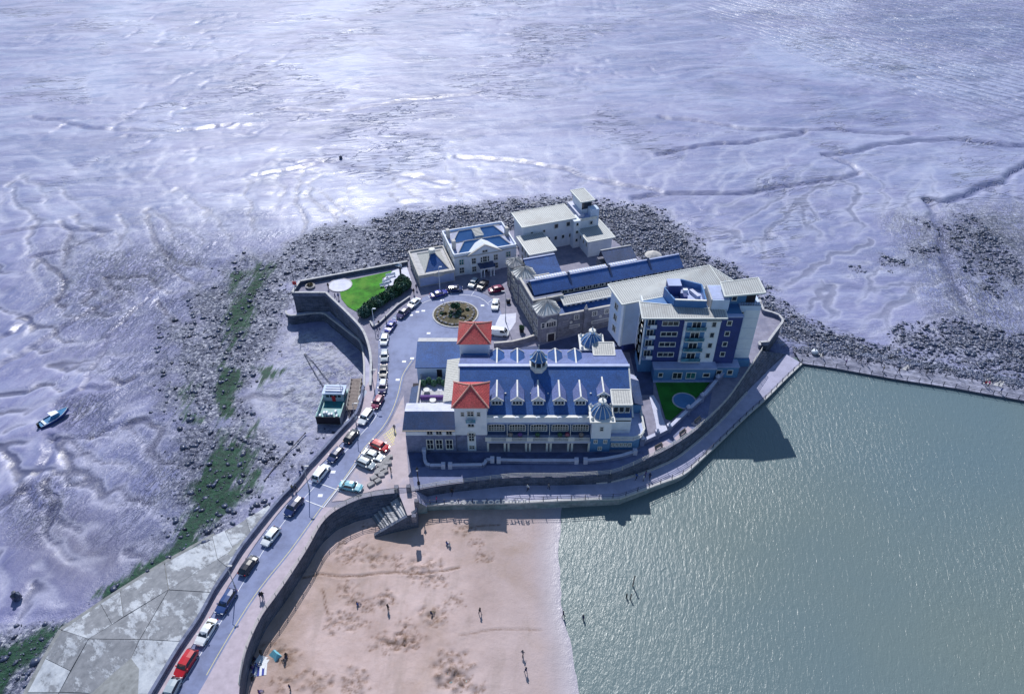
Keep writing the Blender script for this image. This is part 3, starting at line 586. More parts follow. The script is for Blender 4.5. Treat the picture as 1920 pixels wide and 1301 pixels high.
c = mixc(nt, ramp(nt, noise(nt, p, 0.045, 5, 0.6, 0.5), [(0.50, 0.0), (0.64, 0.55)]), c, (0.30, 0.215, 0.165))
c = mixc(nt, ramp(nt, noise(nt, aniso(nt, 88, 4, 0.7), 0.25, 4, 0.6), [(0.52, 0.0), (0.66, 0.35)]), c, (0.30, 0.24, 0.22))
c = mixc(nt, attr(nt, 'damp'), c, (0.36, 0.34, 0.40))
c = mixc(nt, mth(nt, 'MULTIPLY', attr(nt, 'scar'), ramp(nt, noise(nt, p, 1.6, 4, 0.7), [(0.35, 0.2), (0.55, 1.0)])), c, (0.15, 0.09, 0.06))
nt.links.new(c, b.inputs['Base Color']); b.inputs['Specular IOR Level'].default_value = 0.3
nt.links.new(ramp(nt, attr(nt, 'damp'), [(0.2, 0.9), (0.9, 0.28)]), b.inputs['Roughness'])
bump(nt, b, mth(nt, 'ADD', noise(nt, p, 0.8, 5, 0.7), mth(nt, 'MULTIPLY', noise(nt, p, 4, 4), 0.25)), 0.5, 0.25)
SANDZ = (sx_, sy_, Z.copy())
def sand_z(x, y):
    i = int(np.clip(np.searchsorted(sx_, x), 0, len(sx_) - 1)); j = int(np.clip(np.searchsorted(sy_, y), 0, len(sy_) - 1)); return float(SANDZ[2][j, i])
clip = [tuple(q) for q in offset2([tuple(q) for q in Es], -2.2)] + [(30, 0), (30, 98), (-18, 98)]
tag(grid_mesh('beach_sand', sx_, sy_, Z, 'sand', inside(X, Y, clip), {'scar': scar, 'damp': damp}), kind='structure')

# ---------------------------------------------------------------- island ground, road, footways
tag(slabn('island_ground', ISLAND, -9.0, -0.06, 'paving', side='sea_wall'), kind='structure')
ROADW = [(262, 1375), (303, 1301), (362, 1208), (398, 1152), (430, 1096), (455, 1058), (480, 1019), (520, 965), (551, 930), (580, 898), (600, 873), (620, 853), (655, 815), (680, 788), (693, 768), (700, 745), (706, 720), (708, 690), (709, 660), (710, 638), (716, 618), (728, 602), (748, 585), (772, 568), (800, 555), (840, 545), (880, 545), (905, 550), (925, 562), (938, 580), (941, 600), (932, 620), (922, 636)]
ROADE = [(372, 1301), (434, 1193), (489, 1107), (548, 1033), (607, 951), (637, 915), (669, 869), (688, 839), (721, 802), (740, 768), (751, 735), (757, 708), (765, 692), (776, 676)]
rw_ = smooth_line([Vector(g(*q)) for q in ROADW], 3); re_ = smooth_line([Vector(g(*q)) for q in [(325, 1375)] + ROADE], 3)
tag(slabn('road', [tuple(q) for q in rw_] + [g(790, 640), g(787, 664)] + [tuple(q) for q in re_[::-1]], -0.3, 0.0, 'asphalt'), kind='structure')
wf = [tuple(q) for q in rw_[:52]]
i_end = min(range(len(Ws)), key=lambda i: (Vector(wf[-1]) - Ws[i]).length)
tag(slabn('footway_west', wf + [tuple(q) for q in offset2([tuple(q) for q in Ws[:i_end + 1]], -0.2)][::-1], -0.3, 0.12, 'footway', side='kerb'), kind='structure')
k_ = [i for i, q in enumerate(re_) if q.y <= g(607, 951)[1] + 0.3]
ef = [tuple(q) for q in re_[:len(k_)]]; es = [tuple(q) for q in offset2([tuple(q) for q in Es], -0.05)]
es = [q for q in es if q[1] <= g(640, 945, 1.1)[1] + 0.5]
tag(slabn('footway_east', ef + es, -0.3, 0.12, 'footway', side='kerb'), kind='structure')
tag(slabn('plaza', poly([(640, 918), (672, 872), (691, 842), (724, 806), (742, 772), (757, 740), (762, 842), (768, 906), (760, 914), (744, 914), (704, 919), (670, 927), (645, 938), (622, 940)]), -0.2, 0.02, 'plaza'), kind='structure')
tag(slabn('promenade_upper', [tuple(q) for q in offset2([tuple(q) for q in UPs[2:50]], 0.3)] + poly([(1335, 735), (1290, 775), (1240, 815), (1190, 846), (1098, 864), (770, 872)]), -0.2, 0.03, 'prom_shade'), kind='structure')
tag(slabn('theatre_terrace', poly([(764, 848), (1200, 848), (1190, 853), (1134, 864), (1090, 868), (772, 876)]), -0.2, 0.045, 'terrace_shade'), kind='structure')  # slab added to carry the painted shade before the theatre
# kerb edge and white lines
def line_strip(mb, pts, w_, z, off=0.0):
    L = [tuple(q) for q in pts]; a = offset2(L, off - w_ / 2); b_ = offset2(L, off + w_ / 2)
    for i in range(len(L) - 1): mb.face([(a[i][0], a[i][1], z), (a[i + 1][0], a[i + 1][1], z), (b_[i + 1][0], b_[i + 1][1], z), (b_[i][0], b_[i][1], z)])
mk_ = MB()
bay = [tuple(q) for q in rw_]
line_strip(mk_, rw_[3:86], 0.10, 0.004, -2.05)
bl = resample([(*q, 0) for q in offset2(bay[3:86], -0.1)], 6.2); bo = offset2([tuple(q) for q in bl], -1.9)
for a, b_ in zip(bl, bo): line_strip(mk_, [Vector(a[:2]), Vector(b_[:2])], 0.10, 0.0045)
for a, b_ in [((573, 938), (607, 951)), ((601, 907), (640, 921)), ((607, 951), (669, 870)), ((669, 870), (690, 836))]: line_strip(mk_, [Vector(g(*a)), Vector(g(*b_))], 0.16, 0.05)
for u, v in [(758, 678), (773, 672), (746, 712), (783, 585), (771, 591), (794, 583), (804, 625), (829, 563), (905, 573), (625, 885), (601, 929)]:
    x, y = g(u, v); mk_.box(x - 0.5, x + 0.4, y - 0.3, y + 0.4, 0.003, 0.008)
tag(mk_.build('road_markings', 'white_paint'), 'white parking bay lines and studs painted on the asphalt', 'road marking', kind='structure')
yk = MB()
for i in range(6):
    a = g(724 + i * 3, 812 - i * 3); b_ = g(737 + 1.2 * i, 832 - i * 3.5); line_strip(yk, [Vector(a), Vector(b_)], 0.14, 0.026)
    a = g(737 + i * 0.6, 802 + i * 6); b_ = g(718 + i * 2.2, 817 + i * 4); line_strip(yk, [Vector(a), Vector(b_)], 0.14, 0.028)
line_strip(yk, [q for q in re_[4:46]], 0.10, 0.004, 0.45)
tag(yk.build('hatched_marking', 'yellow_paint'), 'yellow hatching and kerb line beside the parking bays', 'road marking', kind='structure')

# parapets and sea walls ------------------------------------------------
def ruled(name, top, foot, mat, parent=None, n=60):
    def res(l):
        l = [Vector(q) for q in l]; d = [0]
        for a, b_ in zip(l[:-1], l[1:]): d.append(d[-1] + (b_ - a).length)
        out = []
        for k in range(n + 1):
            s = d[-1] * k / n; i = max(j for j in range(len(d)) if d[j] <= s + 1e-6); i = min(i, len(l) - 2); t = (s - d[i]) / max(1e-6, d[i + 1] - d[i]); out.append(l[i].lerp(l[i + 1], t))
        return out
    A, B = res(top), res(foot); mb = MB()
    for i in range(n): mb.face([A[i], A[i + 1], B[i + 1], B[i]])
    return mb.build(name, mat, parent, recalc=False)
def wall_line(name, label, line, z0, z1, w_, mat, cop, cw=0.1, posts=None):
    t = thing(name, label, 'wall', (0, 0, 0)); mb = MB(); cb = MB()
    for a, b_ in zip(line[:-1], line[1:]):
        mb.beam((a[0], a[1], z1), (b_[0], b_[1], z1), w_, z1 - z0); cb.beam((a[0], a[1], z1 + 0.12), (b_[0], b_[1], z1 + 0.12), w_ + cw, 0.12)
    mb.build('masonry', mat, t); cb.build('coping', cop, t); return t
wall_line('parapet_wall', 'long grey parapet wall on the seaward side of the causeway road', Ws, -0.1, 0.95, 0.45, 'parapet', 'parapet')
wall_line('parapet_wall', 'parapet wall along the harbour walk above the stone quay', WNs, -0.1, 0.95, 0.45, 'parapet', 'coping')
wall_line('parapet_wall', 'dark blue parapet wall on the far edge of the lawn promenade', NW3, -0.1, 1.0, 0.5, 'sea_wall', 'coping')
wall_line('parapet_wall', 'curved parapet round the paved point behind the flats', BUL3, -0.1, 0.9, 0.45, 'parapet', 'coping')
t = thing('beach_wall', 'dark curving stone sea wall rising from the pink sand', 'sea wall')
ruled('masonry', [(q.x, q.y, 0.1) for q in Es], [(*g(u, v, -4.5), -4.8) for u, v in FOOT_PX], 'sea_wall', t)
t = thing('promenade_wall', 'dark stone wall between the upper and lower promenade', 'sea wall')
ruled('masonry', [(q.x, q.y, 0.02) for q in UPs], [(q.x, q.y, q.z) for q in FUs[:50]], 'sea_wall', t, 90)
cb = MB()
for a, b_ in zip(FUs[:40], FUs[1:41]): cb.beam((a.x, a.y - 0.25, a.z + 0.35), (b_.x, b_.y - 0.25, b_.z + 0.35), 0.35, 0.5)
cb.build('foot_kerb', 'coping', t)
t = thing('promenade_lower', 'lower promenade slab with pale concrete edge along the lake', 'promenade'); t['kind'] = 'structure'
slabn('deck', [(q.x, q.y) for q in EGs] + [(q.x, q.y) for q in FUs[::-1]] + [(FUs[0].x, FUs[0].y + 1.0)], -9, [q.z for q in EGs] + [q.z for q in FUs[::-1]] + [FUs[0].z], 'prom', t, side='sea_wall_pale')
cb = MB()
for a, b_ in zip(EGs[:-1], EGs[1:]): cb.beam((a.x, a.y, a.z + 0.06), (b_.x, b_.y, b_.z + 0.06), 0.5, 0.4)
cb.build('edge_coping', 'coping', t)
t = thing('lake_causeway', 'narrow concrete causeway separating the lake from the mud', 'causeway'); t['kind'] = 'structure'
slabn('deck', [(q.x, q.y) for q in CL] + [(q.x, q.y) for q in CS[::-1]], -9, -4.2, 'rubble', t, side='sea_wall')
# pale flagstones on the seaward half of the causeway
mb = MB(); rg = random.Random(2)
for k in range(26):
    s = k / 26.0; i = min(int(s * 5), 4); f0 = s * 5 - i; a = CS[i].lerp(CS[i + 1], f0); b_ = CS[i].lerp(CS[i + 1], min(1, f0 + 0.15)); c_ = CL[i].lerp(CL[i + 1], min(1, f0 + 0.15)); d_ = CL[i].lerp(CL[i + 1], f0)
    if rg.random() < 0.28:
        q = [a.lerp(d_, 0.08), b_.lerp(c_, 0.08), b_.lerp(c_, 0.42), a.lerp(d_, 0.42)]
        o = MB().prism([tuple(x) for x in q], -4.3, -4.15 + 0.03 * rg.random()).build('flagstone', 'coping', t)
rg2 = np.random.default_rng(12); tt = rg2.random(2600) * 4.999; ii = tt.astype(int); ff = tt - ii; sd_ = np.where(rg2.random(2600) < .75, rg2.normal(-.12, .16, 2600), rg2.normal(.12, .12, 2600))
cxs = np.array([[q.x, q.y] for q in CS]); cls_ = np.array([[q.x, q.y] for q in CL]); pc = (cxs[ii] * (1 - ff[:, None]) + cxs[ii + 1] * ff[:, None]); pd = (cls_[ii] * (1 - ff[:, None]) + cls_[ii + 1] * ff[:, None]); pq = pc + (pd - pc) * sd_[:, None]
tag(rocks('causeway_rubble', pq[:, 0], pq[:, 1], np.where(sd_ > 0.02, -4.2, -4.3 + 2.2 * sd_), 0.14 + 0.45 * rg2.random(2600) ** 3, 'rock_wet'), 'loose dark rubble stones heaped along the narrow causeway', 'rubble', kind='stuff')
# quay ledge
LO = [(536, 583, -5.2), (537, 588, -5.2), (541, 591, -5.2), (551, 592, -5.2), (601, 587, -5.2), (621, 598, -5.0), (655, 624, -4.6), (676, 642, -4.2), (682, 671, -3.2), (683, 700, -2.2), (683, 726, -1.6)]
LI = [(548, 578, -5.2), (549, 581, -5.2), (551, 584, -5.2), (556, 587, -5.2), (612, 582, -5.2), (638, 602, -5.0), (670, 628, -4.6), (690, 648, -4.2), (697, 671, -3.2), (699, 700, -2.2), (698, 726, -1.6)]
o3 = smooth_line([Vector(gz(*q)) for q in LO], 4); i3 = smooth_line([Vector(gz(*q)) for q in LI], 4)
t = thing('quay_ledge', 'low stone quay curving round the foot of the harbour wall', 'quay')
mb = MB()
for a, b_, c_, d_ in zip(o3[:-1], o3[1:], i3[1:], i3[:-1]): mb.prism([a[:2], b_[:2], c_[:2], d_[:2]], -8.6, [a.z, b_.z, c_.z, d_.z])
mb.build('masonry', 'sea_wall', t); mb = MB()
for a, b_ in zip(o3[:-1], o3[1:]): mb.beam((a.x, a.y, a.z + 0.25), (b_.x, b_.y, b_.z + 0.25), 0.4, 0.3)
mb.build('edge_coping', 'coping', t)
mb = MB()
for a, b_, c_, d_ in zip(o3[:-1], o3[1:], i3[1:], i3[:-1]): mb.face([a + Vector((0, 0, .01)), b_ + Vector((0, 0, .01)), c_ + Vector((0, 0, .01)), d_ + Vector((0, 0, .01))])
mb.build('walkway', 'prom', t, recalc=False)
# sloping concrete apron, slab by slab
t = thing('sea_apron', 'sloping apron of stained concrete slabs below the causeway road', 'apron')
zi, zm, zo = -1.2, -5.2, -7.7
def A(u, v, z): return Vector(gz(u, v, z))
OUT = [A(502, 943, zo), A(460, 968, zo), A(420, 992, zo), A(398, 1004, zo), A(308, 1054, zo), A(225, 1106, zo), A(188, 1130, zo), A(114, 1180, zo), A(83, 1233, zo), A(49, 1297, zo), A(10, 1375, zo)]
MIDL = [A(512, 960, zm), A(470, 1000, zm), A(438, 1030, zm), A(408, 1048, zm), A(316, 1105, zm), A(231, 1156, zm), A(210, 1170, zm), A(166, 1197, zm), A(132, 1257, zm), A(111, 1297, zm), A(75, 1365, zm)]
def inn(u, v): return A(u, v, zi)
def slab3(pts, name='slab', mat='slab'):
    c_ = sum(pts, Vector()) / len(pts); q = [c_ + (p_ - c_) * 0.985 for p_ in pts]; r_ = random.uniform(-0.03, 0.03)
    return MB().slab([(a.x, a.y, a.z + r_) for a in q], 0.5).build(name, mat, t)
for i in range(10): slab3([OUT[i], OUT[i + 1], MIDL[i + 1], MIDL[i]])
D1, D2 = A(316, 1105, zm), A(166, 1197, zm)
I = [inn(530, 938), inn(500, 975), inn(458, 1030), inn(432, 1068), inn(402, 1110), inn(341, 1202), inn(285, 1301), inn(240, 1375)]
m1, m2, m3 = A(262, 1198, -3.6), A(216, 1301, -3.6), A(180, 1375, -3.6); m0 = A(470, 1000, zm)
for q in ([MIDL[0], MIDL[1], I[1], I[0]], [MIDL[1], MIDL[2], I[2], I[1]], [MIDL[2], MIDL[3], I[3], I[2]], [MIDL[3], D1, I[4], I[3]], [D1, m1, I[5], I[4]], [D1, D2, m1], [D2, MIDL[9], m2, m1], [m1, m2, I[6], I[5]], [MIDL[9], MIDL[10], m3, m2], [m2, m3, I[7], I[6]]): slab3(q)
mb = MB()
for a, b_ in zip(OUT[:-1], OUT[1:]): mb.beam(a + Vector((0, 0, 0.1)), b_ + Vector((0, 0, 0.1)), 0.7, 0.6)
mb.build('toe_beam', 'slab_edge', t)
mb = MB()
for a, b_ in ((OUT, MIDL),):
    for i in range(10): mb.face([a[i] - Vector((0, 0, .25)), a[i + 1] - Vector((0, 0, .25)), b_[i + 1] - Vector((0, 0, .25)), b_[i] - Vector((0, 0, .25))])
mb.face([q - Vector((0, 0, .25)) for q in (MIDL[0], MIDL[3], I[3], I[0])]); mb.face([q - Vector((0, 0, .25)) for q in (MIDL[3], D1, I[4], I[3])]); mb.face([q - Vector((0, 0, .25)) for q in (D1, D2, m1)]); mb.face([q - Vector((0, 0, .25)) for q in (D1, m1, I[5], I[4])]); mb.face([q - Vector((0, 0, .25)) for q in (D2, MIDL[10], I[7], I[5], m1)])
mb.build('joint_bed', 'slab_edge', t, recalc=False)
# lawns and round paving
tag(slabn('lawn', [tuple(q) for q in poly([(654, 526), (735, 508), (730, 517), (717, 521), (718, 535), (723, 543), (675, 588), (652, 575), (640, 560), (637, 546)])], -0.1, 0.06, 'grass'), kind='structure')
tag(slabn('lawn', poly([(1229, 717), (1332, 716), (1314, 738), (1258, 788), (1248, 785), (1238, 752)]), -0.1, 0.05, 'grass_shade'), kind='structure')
def disc(name, label, u, v, r, mat, z=0.1, rim='kerb'):
    x, y = g(u, v); t = thing(name, label, 'paving', (x, y, 0)); MB().lathe([(r, -0.1), (r, z)], 32).build('paving', mat, t)
    mb = MB(); n = 32
    for i in range(n):
        a, b_ = 2 * math.pi * i / n, 2 * math.pi * (i + 1) / n; mb.beam((r * math.cos(a), r * math.sin(a), z + .05), (r * math.cos(b_), r * math.sin(b_), z + .05), 0.3, 0.2)
    mb.build('rim', rim, t); return t
disc('paved_circle', 'round pale paved circle at the corner of the bright lawn', 638, 535, 3.0, 'lead_pale')
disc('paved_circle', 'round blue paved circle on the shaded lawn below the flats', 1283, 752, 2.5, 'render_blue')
tag(slabn('patio', poly([(737, 508), (762, 498), (772, 528), (742, 540), (724, 541), (720, 522)]), -0.1, 0.05, 'lead_pale'), kind='structure')
tag(slabn('ramp_path', poly([(1217, 743), (1225, 742), (1237, 761), (1240, 778), (1250, 804), (1232, 813), (1228, 788)]), -0.1, 0.25, 'lead_pale'), kind='structure')
tag(slabn('forecourt', poly([(868, 540), (958, 527), (998, 622), (1010, 645), (930, 640), (944, 604), (940, 580), (926, 560), (905, 548)]), -0.1, 0.012, 'paving'), kind='structure')
tag(slabn('cobble_patch', poly([(938, 590), (968, 587), (967, 604), (958, 618), (945, 630), (926, 622), (930, 606)]), -0.1, 0.05, 'lead_pale'), kind='structure')
# service court between theatre, baths and flats, its shadow painted into the slab
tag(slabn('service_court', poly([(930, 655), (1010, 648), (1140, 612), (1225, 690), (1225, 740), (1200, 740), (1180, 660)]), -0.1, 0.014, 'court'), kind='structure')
# ================================================================== BUILDINGS
def wthing(name, label, cat, loc, rz=0.0, group=None):
    """thing whose parts are given in its own frame (x along the front, y into the building)"""
    return thing(name, label, cat, loc, rz, group)
WCACHE = {}
def win_mesh(w_, h, nx, ny, fr, fm, gm, arch, fw=0.1):
    key = (round(w_, 2), round(h, 2), nx, ny, fm, gm, arch)
    if key in WCACHE: return WCACHE[key]
    f = MB(); d = 0.14; hw = w_ / 2
    f.box(-hw - fr, hw + fr, -d - 0.06, 0.0, -0.16, 0.0)                       # sill
    f.box(-hw - fr, -hw, -d, 0, 0, h); f.box(hw, hw + fr, -d, 0, 0, h)
    if not arch: f.box(-hw - fr, hw + fr, -d, 0, h, h + fr)
    else:
        n = 10; rise = h * 0.32
        for i in range(n):
            a, b_ = math.pi * i / n, math.pi * (i + 1) / n
            q = [(hw * math.cos(a), h + rise * math.sin(a)), (hw * math.cos(b_), h + rise * math.sin(b_)), ((hw + fr) * math.cos(b_), h + (rise + fr) * math.sin(b_)), ((hw + fr) * math.cos(a), h + (rise + fr) * math.sin(a))]
            f.add([(x, -d, z) for x, z in q] + [(x, 0, z) for x, z in q], [(0, 1, 2, 3), (7, 6, 5, 4), (0, 4, 5, 1), (1, 5, 6, 2), (2, 6, 7, 3), (3, 7, 4, 0)])
    top = h + (h * 0.3 if arch else 0)
    for i in range(1, nx): x = -hw + w_ * i / nx; f.box(x - fw / 2, x + fw / 2, -d * 0.7, -0.01, 0, top if not arch else h + h * 0.32 * math.sqrt(max(0, 1 - (x / hw) ** 2)))
    for j in range(1, ny): z = h * j / ny; f.box(-hw, hw, -d * 0.68, -0.012, z - fw / 2, z + fw / 2)
    p_ = MB()
    if arch:
        n = 12; pts = [(-hw, -0.03, 0), (hw, -0.03, 0)] + [(hw * math.cos(math.pi * i / n), -0.03, h + h * 0.32 * math.sin(math.pi * i / n)) for i in range(n + 1)]
        p_.face(pts)
    else: p_.face([(-hw, -0.03, 0), (hw, -0.03, 0), (hw, -0.03, h), (-hw, -0.03, h)])
    WCACHE[key] = (f.mesh('window', fm), p_.mesh('pane', gm, recalc=False)); return WCACHE[key]
def win(par, x, y, z, w_, h, rz=0.0, nx=2, ny=2, fr=0.12, fm='cream_trim', gm='glass', arch=False, name='window'):
    a, b_ = win_mesh(w_, h, nx, ny, fr, fm, gm, arch)
    o = inst(name, a, par, (x, y, z), (0, 0, rz)); inst('pane', b_, o); return o
def seam_roof(par, quad, step, mat='seam_roof', seam='seam_dark', edge='roof_edge', th=0.25, rib=0.06, name='roof', ew=0.22):
    """metal roof: a slab (corners a,b,c,d; ribs run a->d and b->c), upstanding ribs, pale edge trim"""
    q = [Vector(v) for v in quad]; o = MB().slab(q, th).build(name, mat, par)
    a, b_, c_, d_ = q; n = max(2, int((b_ - a).length / step)); mb = MB()
    for i in range(1, n):
        t = i / n; s, e = a.lerp(b_, t), d_.lerp(c_, t); mb.beam(s + Vector((0, 0, rib)), e + Vector((0, 0, rib)), 0.11, rib)
    tag(mb.build('roof_ribs', seam, o), kind='stuff'); mb = MB()
    for s, e in zip(q, q[1:] + q[:1]): mb.beam(s + Vector((0, 0, 0.09)), e + Vector((0, 0, 0.09)), ew, 0.34)
    mb.build('roof_edge', edge, o); return o
def hip_roof(par, x0, x1, y0, y1, z, apex, mat, over=0.5, name='roof', curve=0.0, ridge='red_ridge', ribs=0):
    """pyramid roof; curve lets the slopes sag a little"""
    cx_, cy_ = (x0 + x1) / 2, (y0 + y1) / 2; n = 5; mb = MB(); x0 -= over; x1 += over; y0 -= over; y1 += over
    rings = []
    for k in range(n + 1):
        t = k / n; s = 1 - t; zz = z + (apex - z) * (t - curve * math.sin(math.pi * t)); s = max(s, 0.02)
        rings.append([(cx_ + (x - cx_) * s, cy_ + (y - cy_) * s, zz) for x, y in ((x0, y0), (x1, y0), (x1, y1), (x0, y1))])
    vs = [v for r in rings for v in r]; fs = [(k * 4 + i, k * 4 + (i + 1) % 4, (k + 1) * 4 + (i + 1) % 4, (k + 1) * 4 + i) for k in range(n) for i in range(4)]
    mb.add(vs, fs + [(3, 2, 1, 0)]); o = mb.build(name, mat, par)
    rb = MB()
    for i in range(4):
        for k in range(n): rb.bar(Vector(rings[k][i]) + Vector((0, 0, .06)), Vector(rings[k + 1][i]) + Vector((0, 0, .06)), 0.16, 6)
    rb.bar((cx_, cy_, apex - 0.2), (cx_, cy_, apex + 0.35), 0.12, 8, 0.05); rb.build('ridge_tiles', ridge, o)
    if ribs:
        rb = MB()
        for i in range(4):
            a, b_ = Vector(rings[0][i]), Vector(rings[0][(i + 1) % 4]); L = (b_ - a).length; m_ = int(L / ribs)
            for j in range(1, m_):
                f = j / m_; s = a.lerp(b_, f); lim = 1 - abs(2 * f - 1)
                prev = s
                for k in range(1, n + 1):
                    t = k / n
                    if t > lim: break
                    # same fraction across, up the slope
                    ra, rbb = Vector(rings[k][i]), Vector(rings[k][(i + 1) % 4]); d_ = (b_ - a).normalized(); base = s - a; al = base.dot(d_) - (ra - a).dot(d_)
                    q = ra + d_ * al; rb.bar(prev + Vector((0, 0, .03)), q + Vector((0, 0, .03)), 0.055, 4); prev = q
        tag(rb.build('tile_rolls', mat, o), kind='stuff')
    return o
def gable_roof(par, x0, x1, y0, y1, ze, zr, mat, over=0.4, th=0.15, name='roof', yr=None, matb=None, ridge=None, zb=None):
    yr = (y0 + y1) / 2 if yr is None else yr; zb = ze if zb is None else zb
    o = MB().slab([(x0, y0 - over, ze), (x1, y0 - over, ze), (x1, yr, zr), (x0, yr, zr)], th).build(name, mat, par)
    o2 = MB().slab([(x0, yr, zr), (x1, yr, zr), (x1, y1 + over, zb), (x0, y1 + over, zb)], th).build(name, matb or mat, par)
    if ridge: MB().beam((x0, yr, zr + 0.12), (x1, yr, zr + 0.12), 0.35, 0.2).build('ridge_cap', ridge, o)
    return o
def fence_bal(par, a, b_, h, step, name='balustrade', mat='rail_pale', r=0.05, z=0.0, top=0.14):
    a = Vector(a); b_ = Vector(b_); mb = MB(); n = max(1, int((b_ - a).length / step)); up = Vector((0, 0, h))
    for i in range(n + 1): q = a.lerp(b_, i / n); mb.bar(q, q + up, r, 5)
    mb.beam(a + up, b_ + up, top, 0.1); mb.beam(a + Vector((0, 0, .12)), b_ + Vector((0, 0, .12)), top, 0.08)
    return mb.build(name, mat, par)

# ---------------------------------------------------------------- theatre (white towers, red and domed roofs)
TX, TY = 3.0, 104.0
T = wthing('theatre', 'large seaside theatre with blue slate roof, two red-roofed towers and domed turrets', 'theatre', (TX, TY, 0))
def tx(u, v, dy=0.0): x, z = fy(u, v, TY + dy); return x - TX, z
L_ = lambda x: x - TX
# main hall walls and roof
MB().box(L_(-10.6), L_(23.6), 2.2, 23.0, -0.3, 7.4).build('hall_wall', 'render_white', T)
XL, XR = L_(-10.9), L_(23.9); YR, ZR, ZE = 12.2, 12.2, 7.55
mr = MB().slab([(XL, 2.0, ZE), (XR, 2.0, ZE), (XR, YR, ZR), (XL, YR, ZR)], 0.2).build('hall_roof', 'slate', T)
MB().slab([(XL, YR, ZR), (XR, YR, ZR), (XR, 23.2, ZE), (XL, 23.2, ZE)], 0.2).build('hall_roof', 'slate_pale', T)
MB().beam((XL, YR, ZR + 0.16), (XR, YR, ZR + 0.16), 0.7, 0.25).build('ridge_cap', 'lead', mr)
for xe in (XL + 0.15, XR - 0.15):
    MB().beam((xe, 2.0, ZE + 0.12), (xe, YR, ZR + 0.12), 0.3, 0.3).build('verge', 'cream_trim', mr)
MB().add([(XR - .3, 2.2, 7.3), (XR - .3, YR, ZR - .25), (XR - .3, 23, 7.3), (XR - .6, 2.2, 7.3), (XR - .6, YR, ZR - .25), (XR - .6, 23, 7.3)], [(0, 2, 1), (3, 4, 5), (0, 1, 4, 3), (1, 2, 5, 4), (0, 3, 5, 2)]).build('gable_wall', 'render_white', T)
MB().add([(XL + .3, 2.2, 7.3), (XL + .3, YR, ZR - .25), (XL + .3, 23, 7.3), (XL + .6, 2.2, 7.3), (XL + .6, YR, ZR - .25), (XL + .6, 23, 7.3)], [(0, 2, 1), (3, 4, 5), (0, 1, 4, 3), (1, 2, 5, 4), (0, 3, 5, 2)]).build('gable_wall', 'render_white', T)
def roof_z(y): return ZE + (ZR - ZE) * (y - 2.0) / (YR - 2.0)
for x in np.arange(L_(-3), L_(23), 1.7):                                       # snow hooks and vents on the slope
    yv = 6.6 + (0.25 if int(x * 3) % 2 else 0); MB().box(x - 0.16, x + 0.16, yv - 0.1, yv + 0.1, roof_z(yv) - .05, roof_z(yv) + 0.16).build('roof_vent', 'cream_trim', mr)
# dormers on the front slope
def dormer(x, yf, w_, h, name, back=False, mat='slate_pale'):
    zb = roof_z(yf) if not back else ZE + (ZR - ZE) * (23.2 - yf) / (23.2 - YR); s = 1 if not back else -1
    d = 3.4; zt = zb + h; o = MB().prism([(x - w_ / 2, yf), (x + w_ / 2, yf), (x + w_ / 2, yf + s * d), (x - w_ / 2, yf + s * d)], zb - 0.9, zt).build(name, 'render_white', T)
    g_ = w_ * 0.42; ov = 0.25; e = w_ / 2 + ov
    for sx in (-1, 1):
        MB().slab([(x + sx * e, yf - s * ov, zt - 0.1), (x, yf - s * ov, zt + g_), (x, yf + s * (d + 1.4), zt + g_), (x + sx * e, yf + s * (d - 0.6), zt - 0.1)], 0.12).build('dormer_roof', mat, o)
        MB().beam((x + sx * e, yf - s * (ov + .06), zt + 0.02), (x, yf - s * (ov + .06), zt + g_ + 0.12), 0.14, 0.26).build('bargeboard', 'cream_trim', o)
    MB().add([(x - w_ / 2, yf - s * .02, zt), (x + w_ / 2, yf - s * .02, zt), (x, yf - s * .02, zt + g_)], [(0, 1, 2)]).build('pediment', 'render_white', o, recalc=False)
    MB().beam((x, yf - s * ov, zt + g_ + 0.14), (x, yf + s * (d + 1.3), zt + g_ + 0.14), 0.3, 0.14).build('dormer_ridge', 'cream_trim', o)
    if not back:
        for k in (-1, 0, 1): win(o, x + k * w_ * 0.28, yf - 0.005, zb + 0.25, w_ * 0.2, h * 0.55, 0, 1, 1, 0.06)
    return o
for u in (931.5, 970, 1009, 1048.5, 1088): x, z = g(u, 757, roof_z(5.0)); dormer(x - TX, z - TY, 2.3, 1.4, 'dormer')
x, z = g(1131, 752, roof_z(5.0)); dormer(x - TX, z - TY + .6, 2.0, 0.95, 'dormer')
for u in (932, 970, 1041, 1078): x, y = g(u, 678, 9.6); dormer(x - TX, 18.6, 2.5, 0.8, 'rear_dormer', True, 'slate')
# flat roofed dormer boxes at the right end
def boxdormer(x0, x1, y0, y1, z0, z1, nm='roof_box'):
    o = MB().box(x0, x1, y0, y1, z0, z1 - .2).build(nm, 'render_blue', T); seam_roof(o, [(x0 - .3, y0 - .3, z1), (x1 + .3, y0 - .3, z1), (x1 + .3, y1, z1 + .5), (x0 - .3, y1, z1 + .5)], 0.45, 'board_roof', 'seam_dark', 'cream_trim', 0.15); return o
o = boxdormer(L_(19.9), L_(23.2), 3.0, 6.6, 6.5, 10.2)
for k in range(3): win(o, L_(20.4) + k * 1.15, 2.99, 8.1, 0.85, 1.3, 0, 1, 1, 0.08)
boxdormer(L_(17.6), L_(21.6), 19.0, 22.5, 6.5, 9.6)
